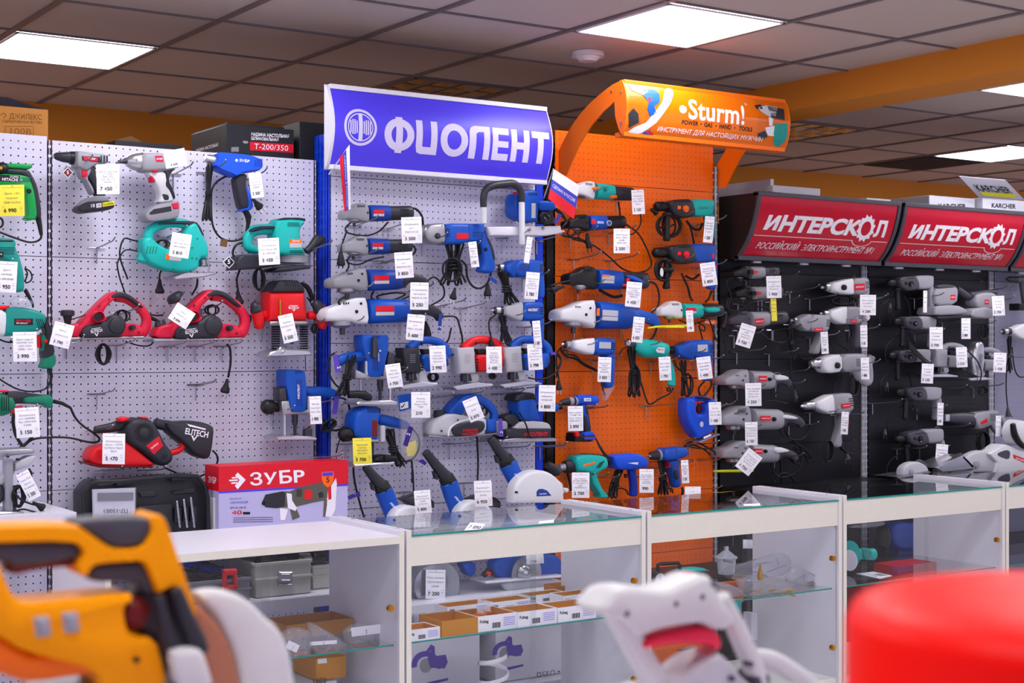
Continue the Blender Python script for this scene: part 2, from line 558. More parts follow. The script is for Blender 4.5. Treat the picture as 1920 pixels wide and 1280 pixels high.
SPLIT = {'cable', 'lettering', 'printed_picture', 'screw', 'bolt', 'handle_tube', 'guide_rod', 'sleeve', 'bit_holder', 'tray', 'latch_tab', 'latch', 'trim', 'switch', 'shield_print', 'name_strip', 'head_vents', 'edge_rail', 'printed_marks', 'mark_window', 'frame_edge', 'base', 'tape', 'printed_dots', 'vents'}
def find(s):
 r = [o for o in bpy.data.objects if s in o.get('label', '')]
 return r[0]
def part(t, name, mat, *g, label=None, smooth=38, bev=0, stuff=False):
 if len(g) > 1 and name in SPLIT:
  obs = [part(t, name, mat, q, label=label, smooth=smooth, bev=bev, stuff=stuff) for q in g]
  return obs[0]
 ob = mesh(name, mat, mg(*g), root_of(t).location, smooth, bev)
 ob.parent = t
 if label: ob['label'] = label
 if stuff: ob['kind'] = 'stuff'
 return ob
def solo(name, label, cat_, mat, *g, group=None, smooth=38, bev=0, stuff=False):
 V, F = mg(*g)
 zs = min(v[2] for v in V)
 org = sum((Vector(v) for v in V), Vector()) / len(V)
 org.z = zs
 ob = mesh(name, mat, (V, F), org, smooth, bev)
 ob.location = org
 ob['label'] = label
 ob['category'] = cat_
 if group: ob['group'] = group
 if stuff: ob['kind'] = 'stuff'
 return ob
def struct(name, mat, *g, bev=0, parent=None):
 ob = mesh(name, mat, mg(*g), Vector(), 38, bev)
 ob['kind'] = 'structure'
 if parent: ob.parent = parent
 return ob
# ================================================================ the room
H = CZ + 1.22
GX, GY = 2.24, 5.90
BACK = 7.62
struct('floor', 'floor', wb(-4, 14, -4, BACK, -.05, 0))
struct('ceiling', 'ceil', wb(-4, 14, -4, BACK + .1, H + .006, H + .05))
struct('wall_back', 'wallor', wb(-4, 14, BACK, BACK + .12, 0, H + .006))
gr = []
for i in range(-8, 18): gr.append(wb(GX + .6 * i - .012, GX + .6 * i + .012, -3, BACK, H - .002, H + .006))
for j in range(-12, 4):
 y = GY + .6 * j
 if y < BACK: gr.append(wb(-3, 13, y - .006, y + .006, H - .001, H + .006))
struct('trim_1', 'grid', *gr)
struct('trim_2', 'wallor', wb(4.98, 5.25, -4, BACK, H - .127, H + .006))   # the beam
def troffer(i, j, lit, lab, n=0):
 x0, y0 = GX + .6 * i + .014, GY + .6 * j + .014
 x1, y1 = x0 + .572, y0 + .572
 t = T('ceiling_light', lab, 'ceiling light', at=Vector((x0 + .286, y0 + .286, H)), group='square ceiling lights')
 part(t, 'frame', 'white' if lit else 'grid', wb(x0, x1, y0, y0 + .012, H - .006, H), wb(x0, x1, y1 - .012, y1, H - .006, H), wb(x0, x0 + .012, y0, y1, H - .006, H), wb(x1 - .012, x1, y0, y1, H - .006, H), bev=.001)
 if lit: part(t, 'diffuser', 'lamp', wb(x0 + .012, x1 - .012, y0 + .012, y1 - .012, H - .003, H + .004))
 else:
  g = []
  for k in range(5):
   c = x0 + .02 + .532 * k / 4
   g.append(wb(c - .002, c + .002, y0 + .01, y1 - .01, H - .004, H + .004))
   g.append(wb(x0 + .01, x1 - .01, y0 + .02 + .532 * k / 4 - .002, y0 + .02 + .532 * k / 4 + .002, H - .004, H + .004))
  # mirrored louvre: little tent-shaped reflectors between the slats
  for a in range(4):
   for b in range(4):
    u, v = x0 + .02 + .133 * a, y0 + .02 + .133 * b
    p = [Vector((u + .008, v + .008, H + .002)), Vector((u + .125, v + .008, H + .002)), Vector((u + .125, v + .125, H + .002)), Vector((u + .008, v + .125, H + .002)), Vector((u + .066, v + .066, H - .022 + .02 * random.random()))]
    g.append((p, [(0, 1, 4), (1, 2, 4), (2, 3, 4), (3, 0, 4)]))
  part(t, 'louvre', 'steel', *g, smooth=0)
troffer(-1, 0, 1, 'bright square ceiling light at far left above the white pegboards')
troffer(2, -3, 1, 'large bright square ceiling light in front of the orange canopy')
troffer(6, -3, 1, 'bright ceiling light right of the orange beam, cut by the frame edge')
troffer(9, 0, 1, 'bright ceiling light farthest back, above the red canopies')
troffer(2, 0, 0, 'unlit mirrored louvre light behind the blue sign')
troffer(6, 0, 0, 'unlit mirrored louvre light just right of the orange canopy')
for i, j in ((-1, -3), (-1, -6), (2, -6), (6, -6), (-1, -9), (2, -9), (6, -9), (9, -3), (9, -6), (-4, -3), (-4, -6), (-4, -9), (-4, 0)):
 troffer(i, j, 1, 'lit square ceiling light outside the picture, over the shop floor')
solo('ceiling_vent', 'dark recessed ceiling vent panel behind the farthest lit lamp', 'vent', 'backing', wb(GX + 5.4 + .02, GX + 6.0 - .02, GY + .62, GY + 1.18, H - .006, H + .004))
fr('P')
c = W((1102, 104), 4.0)
c = WZ((1102, 100), H)
t = T('smoke_detector', 'round white smoke detector on the ceiling beside the lit lamp', 'smoke detector', at=c)
part(t, 'base', 'white', wcyl(c + Vector((0, 0, .004)), c + Vector((0, 0, -.016)), .068, 32))
part(t, 'cap', 'white', wcyl(c + Vector((0, 0, -.016)), c + Vector((0, 0, -.034)), .055, 32, .035))
# ================================================================ pegboard bays
def bay(label, xa, xb, Y, ztop, mat, seams, upm, up, holeargs, zbot=.08, name='pegboard_rack', upside=None):
 fr('P', Y)
 X0, X1 = W((xa, 600)).x, W((xb, 600)).x
 t = T(name, label, 'pegboard rack', at=Vector(((X0 + X1) / 2, Y, 0)))
 zs = sorted([zbot] + seams + [ztop])
 hm = holes('punched_' + str(len(_m)), mat, X0 + .012, zs[0] if not holeargs.get('z0') else holeargs['z0'], .025, .025, holeargs.get('r', .0029), holeargs.get('r', .0029))
 _m[hm.name] = hm
 for a, b in zip(zs[:-1], zs[1:]):
  part(t, 'panel', hm.name, wb(X0, X1, Y, Y + .002, a + .0012, b - .0012), wb(X0, X1, Y + .002, Y + .014, b - .004, b - .0012), wb(X0, X1, Y + .002, Y + .014, a + .0012, a + .004), smooth=0)
 part(t, 'back_panel', 'backing', wb(X0, X1, Y + .05, Y + .07, zbot, ztop - .06))
 part(t, 'top_shelf', 'backing', wb(X0, X1, Y + .02, Y + .6, ztop - .07, ztop - .05))
 for (ua, ub, yf, yb, zt, um) in up:
  A, B = W((ua, 600), yf).x, W((ub, 600), yf).x
  part(t, 'upright', um, wb(A, B, yf, yf + .0025, .05, zt), wb(A, A + .0025, yf, yb, .05, zt), wb(B - .0025, B, yf, yb, .05, zt), wb(A, B, yb - .0025, yb, .05, zt), smooth=0)
 part(t, 'base', upm, wb(X0, X1, Y - .38, Y + .1, 0, zbot), bev=.003)
 return t, X0, X1
def slotmat(key, base, A, n, z0=0., pz=.032):
 hm = holes(key, base, A, z0, n, pz, .0028, .0115, False)
 return key
fr('P', 5.12)
UA, UB = W((89, 600)).x, W((97, 600)).x
slotmat('slot_white', 'peg', UA, (UB - UA) / 2)
A2_, B2_ = W((589, 600), 5.12).x, W((593.5, 600), 5.12).x
slotmat('slot_white2', 'peg', A2_, (B2_ - A2_))
Z1 = 2.199
bay('white pegboard rack at far left holding the green drills', -170, 88, 5.12, Z1 + .012, 'peg', [Z1 - .4, Z1 - .8, Z1 - 1.2, Z1 - 1.6], 'white', [(89, 97, 5.122, 5.16, Z1, 'slot_white')], dict(z0=Z1))
bay1, X10, X11 = bay('white pegboard rack holding red planers and teal sanders', 98, 588, 5.12, Z1, 'peg', [Z1 - .4, Z1 - .8, Z1 - 1.2, Z1 - 1.6], 'white', [(589, 593.5, 5.122, 5.15, Z1 - .0, 'slot_white2')], dict(z0=Z1))
# blue uprights of the second rack
fr('P', 5.05)
def sideslots(key, base, y0):
 m = M(base).copy()
 m.name = key
 nt = m.node_tree
 g = nt.nodes.new('ShaderNodeNewGeometry')
 sx = nt.nodes.new('ShaderNodeSeparateXYZ')
 nt.links.new(g.outputs['Position'], sx.inputs[0])
 def cell(o, off, p):
  v = math_n(nt, 'SUBTRACT', math_n(nt, 'FRACT', math_n(nt, 'DIVIDE', math_n(nt, 'SUBTRACT', o, off), p)), .5)
  return math_n(nt, 'ABSOLUTE', math_n(nt, 'MULTIPLY', v, p))
 u = math_n(nt, 'LESS_THAN', cell(sx.outputs[1], y0, .028), .004)
 v = math_n(nt, 'LESS_THAN', cell(sx.outputs[2], 0, .036), .0125)
 f = math_n(nt, 'MULTIPLY', u, v)
 tr = nt.nodes.new('ShaderNodeBsdfTransparent')
 ms = nt.nodes.new('ShaderNodeMixShader')
 nt.links.new(f, ms.inputs[0])
 nt.links.new(nt.nodes['Principled BSDF'].outputs[0], ms.inputs[1])
 nt.links.new(tr.outputs[0], ms.inputs[2])
 nt.links.new(ms.outputs[0], nt.nodes['Material Output'].inputs[0])
 _m[key] = m
 return key
sideslots('slot_blue', 'upblue', 5.052)
sideslots('slot_dark', 'black', 5.06)
slotmat('slot_grey', 'upright', 0, .016)
ZF = W((620, 330)).z
Z2T = W((620, 250)).z
bay2, X20, X21 = bay('white pegboard rack under the blue sign, holding blue tools', 620, 1004, 5.05, ZF + .16, 'peg', [ZF, ZF - .315, ZF - .63, ZF - .945, ZF - 1.26, ZF - 1.575], 'white',
 [(614, 620, 5.048, 5.16, Z2T, 'slot_blue'), (1004, 1019, 5.048, 5.12, Z2T - .1, 'slot_blue')], dict(z0=ZF))
fr('P', 5.08)
ZO = W((1041, 243)).z
bay3, X30, X31 = bay('orange pegboard rack under the orange canopy', 1041, 1337, 5.08, ZO, 'orange', [ZO - .213 + .0, ZO - .613, ZO - 1.013, ZO - 1.413, ZO - 1.813], 'black',
 [(1024, 1039, 5.085, 5.18, 2.2, 'slot_dark'), (1339, 1346, 5.07, 5.1, 2.3, 'slot_grey')], dict(z0=ZO, r=.0024))
fr('P', 5.12)
ZK = 2.1
bay4, X40, X41 = bay('black pegboard rack under the nearer red canopy', 1350, 1614, 5.12, ZK, 'pegk', [ZK - .27, ZK - .67, ZK - 1.07, ZK - 1.47], 'black', [(1615, 1627, 5.115, 5.15, 2.0, 'slot_grey')], dict(z0=ZK, r=.0023))
bay5, X50, X51 = bay('black pegboard rack under the farther red canopy', 1628, 1853, 5.12, ZK, 'pegk', [ZK - .27, ZK - .67, ZK - 1.07, ZK - 1.47], 'black', [(1854, 1864, 5.115, 5.15, 2.0, 'slot_grey')], dict(z0=ZK, r=.0023))
bay('grey pegboard rack at the right edge of the picture', 1865, 2080, 5.12, ZK, 'pegg', [ZK - .27, ZK - .67, ZK - 1.07, ZK - 1.47], 'black', [], dict(z0=ZK, r=.0023))
# shelves of the racks (hidden behind the counters, or seen through their glass)
def shelf(label, X0, X1, Y0, Y1, z, mat='white', th=.03):
 solo('rack_shelf', label, 'shelf', mat, wb(X0, X1, Y0, Y1, z - th, z), wb(X0 + .001, X1 - .001, Y0 - .001, Y0 + .012, z - th - .008, z - .0005), bev=.0)
fr('P')
shelf('white shelf at far left under the chop saw', .3, 1.51, 4.72, 5.115, .965)
shelf('white shelf holding the open case and the red carton', X10 + .01, X11, 4.74, 5.115, .845)
shelf('lower white rack shelf seen through the white counter', X10 + .01, X11, 4.66, 5.115, .63)
shelf('white shelf holding the cut-off saws', X20, X21 + .004, 4.76, 5.045, .81)
shelf('low white rack shelf holding the saw cartons', X20, X21 + .004, 4.70, 5.045, .2)
shelf('white shelf seen through the counter, holding the circular saws', X20, X21 + .004, 4.70, 5.045, .55)
shelf('black shelf below the orange pegboard', X30, X31, 4.72, 5.075, .52, 'black')
shelf('black shelf of the nearer black rack, behind the counter', X40, X41, 4.72, 5.11, .85, 'black')
shelf('black shelf holding the grey circular saws', X50, X51, 4.72, 5.11, .86, 'black')
shelf('black shelf of the last rack at the right edge', X51 + .03, 7.4, 4.72, 5.11, .86, 'black')
shelf('low black rack shelf seen through the right counters', X40, 7.4, 4.72, 5.11, .5, 'black')
# ================================================================ signs
def bend(geo2, fn, cuts=0):
 return [fn(x, y) for x, y in geo2[0]], geo2[1]
def slice2(V, F, ys):
 """cut flat polygons at the given heights so that they can follow a curve"""
 import bmesh
 bm = bmesh.new()
 vs = [bm.verts.new((x, y, 0)) for x, y in V]
 for f in F:
  try: bm.faces.new([vs[i] for i in f])
  except ValueError: pass
 for y in ys:
  bmesh.ops.bisect_plane(bm, geom=bm.verts[:] + bm.edges[:] + bm.faces[:], plane_co=(0, y, 0), plane_no=(0, 1, 0))
 bm.verts.index_update()
 r = [(v.co.x, v.co.y) for v in bm.verts], [tuple(v.index for v in f.verts) for f in bm.faces]
 bm.free()
 return r
def ring2(cx, cy, rx, ry, wx, wy=None, n=48, a0=0, a1=2 * PI):
 wy = wy or wx
 V, F = [], []
 full = abs(a1 - a0 - 2 * PI) < 1e-6
 m = n if full else n + 1
 for i in range(m):
  a = a0 + (a1 - a0) * i / n
  V += [(cx + rx * math.cos(a), cy + ry * math.sin(a)), (cx + (rx - wx) * math.cos(a), cy + (ry - wy) * math.sin(a))]
 for i in range(n):
  j = (i + 1) % m
  F.append((2 * i, 2 * j, 2 * j + 1, 2 * i + 1))
 return V, F
def rect2(x0, y0, x1, y1): return [(x0, y0), (x1, y0), (x1, y1), (x0, y1)], [(0, 1, 2, 3)]
def poly2(*p): return list(p), [tuple(range(len(p)))]
def text2(s, x, y, h, w=None, bold=1, sh=0., sp=0.):
 V, F, wd = flat(s, bold, sp, sh)
 k = h if w is None else w / wd
 return [(x + a * k, y + b * h) for a, b in V], F
def arc_face(sec, X0, X1, nx=2):
 """sheet swept along x: sec = list of (y, z)"""
 V = [Vector((X0 + (X1 - X0) * i / nx, y, z)) for i in range(nx + 1) for y, z in sec]
 n = len(sec)
 F = [(i * n + k, (i + 1) * n + k, (i + 1) * n + k + 1, i * n + k + 1) for i in range(nx) for k in range(n - 1)]
 return V, F
def sec_map(sec, X0, X1, off=.0012):
 """maps (s 0..1 along x, t 0..1 down the section) onto the curved face, a hair in front"""
 L = [0]
 for a, b in zip(sec[:-1], sec[1:]): L.append(L[-1] + math.dist(a, b))
 def fn(s, t):
  d = min(max(t, 0), 1) * L[-1]
  k = 0
  while k < len(sec) - 2 and L[k + 1] < d: k += 1
  f = (d - L[k]) / (L[k + 1] - L[k])
  y = sec[k][0] + (sec[k + 1][0] - sec[k][0]) * f
  z = sec[k][1] + (sec[k + 1][1] - sec[k][1]) * f
  ty, tz = sec[k + 1][0] - sec[k][0], sec[k + 1][1] - sec[k][1]
  l = math.hypot(ty, tz)
  return Vector((X0 + (X1 - X0) * s, y + tz / l * off, z - ty / l * off))
 return fn
def plate(sec, X, th):
 """end plate: closed (y, z) outline with thickness along x"""
 n = len(sec)
 V = [Vector((X, y, z)) for y, z in sec] + [Vector((X + th, y, z)) for y, z in sec]
 return V, [tuple(range(n)), tuple(range(n, 2 * n))[::-1]] + [(i, i + n, (i + 1) % n + n, (i + 1) % n) for i in range(n)]
CUTS = [i / 14 for i in range(1, 14)]
# ---- blue sign (convex light-weight board)
fr('P', 4.93)
a, b = W((626, 160)), W((1033, 333))
SX0, SX1, SZ0, SZ1 = a.x, b.x, W((622, 310)).z + .004, W((622, 160)).z
sec = []
for i in range(11):
 f = i / 10
 sec.append((4.965 - .045 * math.sin(PI * f), SZ1 + (SZ0 - SZ1) * f))
t = T('shop_sign', 'curved blue sign board with large white lettering and round emblem', 'sign', at=Vector(((SX0 + SX1) / 2, 4.97, SZ0)))
part(t, 'face_board', 'signblue', arc_face(sec, SX0, SX1))
part(t, 'back_board', 'white', wb(SX0, SX1, 4.972, 4.985, SZ0, SZ1))
part(t, 'edge_rail', 'white', wb(SX0, SX1, 4.955, 4.985, SZ1 - .006, SZ1 + .012), bev=.002)
part(t, 'edge_rail', 'white', wb(SX0, SX1, 4.955, 4.985, SZ0 - .014, SZ0 + .004), bev=.002)
part(t, 'end_cap', 'white', plate([(4.985, SZ1 + .012)] + sec + [(4.985, SZ0 - .014)], SX0 - .012, .012))
part(t, 'end_cap', 'white', plate([(4.985, SZ1 + .012)] + sec + [(4.985, SZ0 - .014)], SX1, .004))
fn = sec_map(sec, SX0, SX1)
AS = (SX1 - SX0) / (SZ1 - SZ0)
def fio(x0, x1, y0=0., y1=1.): return (x0, x1)
W0 = 1 / 1690.
def gx(v): return (v - 120) * W0          # crop pixel across the board, measured from its left edge
# letters: s across in board widths, t down in board heights; y here measured as t directly
LG = []
T0, T1 = .34, .80          # top and bottom of the letters
def R(x0, t0, x1, t1): LG.append(rect2(x0, t0, x1, t1))
th = .030
# Ф
LG.append(ring2(.277, .55, .066, .20, .031, .088))
LG2 = [rect2(.262, .33, .292, .775)]
# И drawn as a square U
R(.352, .345, .381, .66); R(.419, .345, .448, .672)
LG.append(poly2((.352, .66), (.381, .66), (.384, .672), (.448, .672), (.448, .765), (.375, .765), (.358, .745)))
# О
LG.append(ring2(.526, .555, .064, .21, .031, .09))
# Л drawn as an upturned U
R(.665, .345, .694, .77)
LG.append(poly2((.596, .77), (.596, .43), (.603, .375), (.62, .348), (.665, .345), (.665, .42), (.64, .425), (.629, .45), (.627, .77)))
# Е
R(.706, .345, .733, .765); R(.733, .345, .784, .432); R(.733, .515, .782, .595); R(.733, .675, .784, .765)
# Н
R(.797, .345, .825, .765); R(.858, .345, .886, .765); R(.825, .51, .858, .60)
# Т
R(.898, .345, .985, .435); R(.927, .435, .956, .765)
# emblem
EM = [ring2(.108, .5, .070, .225, .010, .034), ring2(.108, .5, .054, .172, .004, .014), ]
for k, h in enumerate((.075, .09, .09, .075)):
 EM.append(rect2(.064 + k * .0088, .5 - h, .0695 + k * .0088, .5 + h))
 EM.append(rect2(.121 + k * .0088, .5 - h, .1265 + k * .0088, .5 + h))
def ontol(fn, items): return [onto(fn, [g]) for g in items]
def onto(fn, items):
 out = []
 for g in items:
  V, F = slice2(g[0], g[1], CUTS)
  out.append(([fn(x, y) for x, y in V], F))
 return mg(*out)
fn2 = sec_map(sec, SX0, SX1, .0019)
part(t, 'lettering', 'signw', mg(onto(fn, LG), onto(fn2, LG2)), smooth=0)
part(t, 'emblem', 'signw', mg(onto(fn, EM), onto(fn2, [rect2(.100, .33, .117, .67)])), smooth=0)
# ---- orange canopy on two curved arms
fr('C1')
XL, XR = 3.668, 4.545
armpx = [(78, 690), (120, 575), (200, 420), (300, 285), (400, 190), (500, 112), (570, 80)]
endpx = [(590, 130), (603, 210), (604, 270), (597, 350), (584, 420), (566, 470)]
inpx = [(545, 430), (520, 340), (515, 232), (430, 310), (350, 402), (270, 530), (215, 650), (168, 765), (120, 765)]
secC = [(v.y, v.z) for v in (WX(p, XL) for p in cat([(570, 80)] + endpx, 3))]
outl = [(v.y, v.z) for v in (WX(p, XL) for p in cat(armpx, 3)[:-1] + cat([(570, 80)] + endpx, 3) + inpx)]
YO = 5.075
t = T('canopy_sign', 'orange illuminated-style canopy sign carried on two curved orange arms', 'sign', at=Vector(((XL + XR) / 2, 5.0, 2.2)))
part(t, 'arm', 'sturmd', plate(outl, XL - .006, .006), smooth=0)
part(t, 'arm', 'sturmd', plate([(y, z) for y, z in outl], XR, .006), smooth=0)
part(t, 'face_board', 'sturm', arc_face(secC, XL, XR))
part(t, 'back_board', 'sturmd', wb(XL, XR, secC[0][0] + .012, secC[0][0] + .02, secC[-1][1], secC[0][1]))
part(t, 'edge_rail', 'sturmd', wb(XL, XR, secC[0][0] - .008, secC[0][0] + .025, secC[0][1] - .012, secC[0][1] + .004), bev=.002)
part(t, 'edge_rail', 'sturmd', wb(XL, XR, secC[-1][0] - .008, secC[-1][0] + .05, secC[-1][1] - .006, secC[-1][1] + .012), bev=.002)
for px_ in ((556, 165), (556, 388), (488, 160)):
 v = WX(px_, XL - .006)
 part(t, 'screw', 'steel', wcyl(v, v + Vector((-.004, 0, 0)), .005, 10))
fnC = sec_map(secC, XL, XR)
# (s, t) on the canopy: s across, t down
part(t, 'lettering', 'logow', onto(fnC, [text2('Sturm!', .355, .585, -.335, .36, 1, 0, .02), ring2(.322, .44, .022, .07, .0219, .0699), ring2(.722, .2, .007, .022, .002, .006)]), smooth=0)
part(t, 'lettering', 'ink', onto(fnC, [text2('POWER', .32, .70, -.075, .10, 1), text2('GAS', .456, .70, -.075, .052, 1), text2('HAND', .55, .70, -.075, .075, 1), text2('TOOLS', .675, .70, -.075, .085, 1),
     ring2(.438, .665, .004, .014, .0039, .0139), ring2(.53, .665, .004, .014, .0039, .0139), ring2(.648, .665, .004, .014, .0039, .0139)]), label='dark small lettering', smooth=0)
part(t, 'lettering', 'logow', onto(sec_map(secC, XL, XR, .0032), [text2('ИНСТРУМЕНТ ДЛЯ НАСТОЯЩИХ МУЖЧИН', .18, .865, -.085, .655, 0, .2)]), smooth=0)
# printed tool pictures on the canopy
fnP = sec_map(secC, XL, XR, .0022)
part(t, 'printed_picture', 'logow', *ontol(fnP, [poly2((.02, .93), (.05, .84), (.11, .74), (.20, .35), (.225, .12), (.25, .06), (.275, .08), (.275, .17), (.25, .34), (.17, .72), (.10, .93), (.07, .97))]), label='white saw bar picture', smooth=0)
part(t, 'printed_picture', 'blue', *ontol(fnP, [poly2((.10, .16), (.16, .12), (.19, .2), (.185, .36), (.15, .44), (.165, .56), (.13, .63), (.11, .5), (.12, .38), (.09, .27)), poly2((.10, .93), (.15, .86), (.14, .97))]), label='blue drill picture', smooth=0)
part(t, 'printed_picture', 'lgrey', *ontol(fnP, [poly2((.02, .09), (.10, .10), (.125, .19), (.09, .26), (.03, .2)), poly2((.80, .24), (.86, .17), (.93, .19), (.90, .42), (.84, .36), (.81, .3))]), label='grey tool picture', smooth=0)
part(t, 'printed_picture', 'dark', *ontol(fnP, [poly2((.005, .62), (.03, .52), (.06, .6), (.07, .75), (.02, .86)), poly2((.775, .2), (.82, .17), (.83, .26), (.785, .27)), poly2((.86, .18), (.97, .21), (.965, .42), (.88, .41)), poly2((.80, .72), (.84, .66), (.87, .74), (.84, .82), (.80, .8))]), label='dark tool picture', smooth=0)
part(t, 'printed_picture', 'teal2', *ontol(fnP, [poly2((.90, .52), (.985, .48), (.99, .78), (.95, .94), (.91, .88), (.90, .7))]), label='green rotary hammer picture', smooth=0)
part(t, 'printed_picture', 'plastic', *ontol(fnP, [poly2((.84, .6), (.90, .55), (.905, .74), (.86, .74)), poly2((.86, .4), (.89, .42), (.885, .56), (.865, .56))]), label='pale gear housing picture', smooth=0)
part(t, 'printed_picture', 'red', *ontol(fnP, [poly2((.125, .9), (.165, .9), (.17, .98), (.13, .98)), poly2((.115, .3), (.13, .29), (.135, .36), (.12, .37))]), label='red trigger picture', smooth=0)
dots, dots2 = [], []
for i in range(14):
 for j in range(16):
  if random.random() < .9: dots.append(rect2(.012 + i * .0085 + (j % 2) * .004, .3 + j * .036, .0155 + i * .0085 + (j % 2) * .004, .315 + j * .036))
for i in range(14):
 for j in range(20): dots2.append(rect2(.79 + i * .014 + (j % 2) * .007, .08 + j * .034, .795 + i * .014 + (j % 2) * .007, .092 + j * .034))
part(t, 'printed_dots', 'wood', *[mg(*[([fnC(x, y) for x, y in g[0]], g[1]) for g in dd]) for dd in (dots, dots2)], label='brown halftone dots', smooth=0)
# ---- red canopies
fr('C5')
XA = 4.605
pr = [(318, 150), (312, 200), (303, 250), (287, 320), (266, 385), (236, 455), (196, 520)]
secR = [(v.y, v.z) for v in (WX(p, XA) for p in cat(pr, 3))]
dz = secR[0][1] - secR[-1][1]
def red_canopy(label, X0, X1, lettering=True):
 t = T('canopy_sign', label, 'sign', at=Vector(((X0 + X1) / 2, 5.0, secR[-1][1])))
 top = (5.11, secR[0][1] + .012)
 bot = (5.11, secR[-1][1] - .014)
 outer = [(secR[0][0] - .004, secR[0][1] + .012)] + secR + [(secR[-1][0], secR[-1][1] - .014)]
 part(t, 'end_plate', 'canopy', plate([top] + outer + [bot], X0 - .022, .02), smooth=0)
 part(t, 'end_plate', 'canopy', plate([top] + outer + [bot], X1 + .002, .02), smooth=0)
 part(t, 'face_board', 'signred', arc_face(secR, X0, X1))
 lip = [(y - .004, z) for y, z in secR]
 for xx in (X0 - .023, X1 + .003): part(t, 'frame_edge', 'frame', mg(*[plate([lip[i], lip[i + 1], (lip[i + 1][0] + .01, lip[i + 1][1]), (lip[i][0] + .01, lip[i][1])], xx, .02) for i in range(len(lip) - 1)]), smooth=0)
 part(t, 'frame_edge', 'frame', wb(X0 - .022, X1 + .022, secR[0][0] - .006, secR[0][0] + .03, secR[0][1] - .001, secR[0][1] + .018), bev=.002)
 part(t, 'frame_edge', 'frame', wb(X0 - .022, X1 + .022, secR[-1][0] - .008, secR[-1][0] + .02, secR[-1][1] - .018, secR[-1][1] + .003), bev=.002)
 part(t, 'top_board', 'canopy', wb(X0, X1, secR[0][0] + .02, 5.11, secR[0][1] + .004, secR[0][1] + .012))
 part(t, 'soffit', 'canopy', wb(X0, X1, secR[-1][0], 5.11, secR[-1][1] - .014, secR[-1][1] - .006))
 for f in (.16, .5, .82):
  c = Vector((X0 + (X1 - X0) * f, secR[-1][0] + .06, secR[-1][1] - .014))
  part(t, 'spot_lamp', 'silver', wcyl(c, c + Vector((0, 0, -.012)), .03, 20))
 fn = sec_map(secR, X0, X1)
 if not lettering: return
 g = [text2('ИНТЕРСК', .045, .515, -.235, .685, 2, .18)]
 # gear instead of the О
 gv = []
 for i in range(48):
  a = 2 * PI * i / 48
  ph = i % 4
  r = (1.0, 1.0, 1.22, 1.1)[ph]
  gv.append((.790 + .057 * r * math.cos(a), .40 + .19 * r * math.sin(a)))
 iv = [(.790 + .036 * math.cos(2 * PI * i / 48), .40 + .118 * math.sin(2 * PI * i / 48)) for i in range(48)]
 g.append((gv + iv, [(i, (i + 1) % 48, 48 + (i + 1) % 48, 48 + i) for i in range(48)]))
 g.append(text2('Л', .858, .515, -.235, .095, 2, .0))
 g.append(rect2(.01, .605, .715, .614))
 g.append(rect2(.865, .605, .985, .614))
 g.append(ring2(.790, .605, .075, .105, .005, .01, 20, 0, PI))
 part(t, 'lettering', 'logow', onto(fn, g), smooth=0)
 part(t, 'lettering', 'logow', onto(fn, [text2('РОССИЙСКИЙ  ЭЛЕКТРОИНСТРУМЕНТ №1', .055, .835, -.115, .86, 0, .25)]), smooth=0)
XB = 5.485
red_canopy('red canopy sign with white lettering, the nearer of the two, right of the orange rack', XA, XB)
red_canopy('red canopy sign with white lettering, the farther one at the right', XB + .07, XB + .07 + .88)
red_canopy('red canopy sign cut by the right edge of the picture', XB + 1.02, XB + 1.9, False)
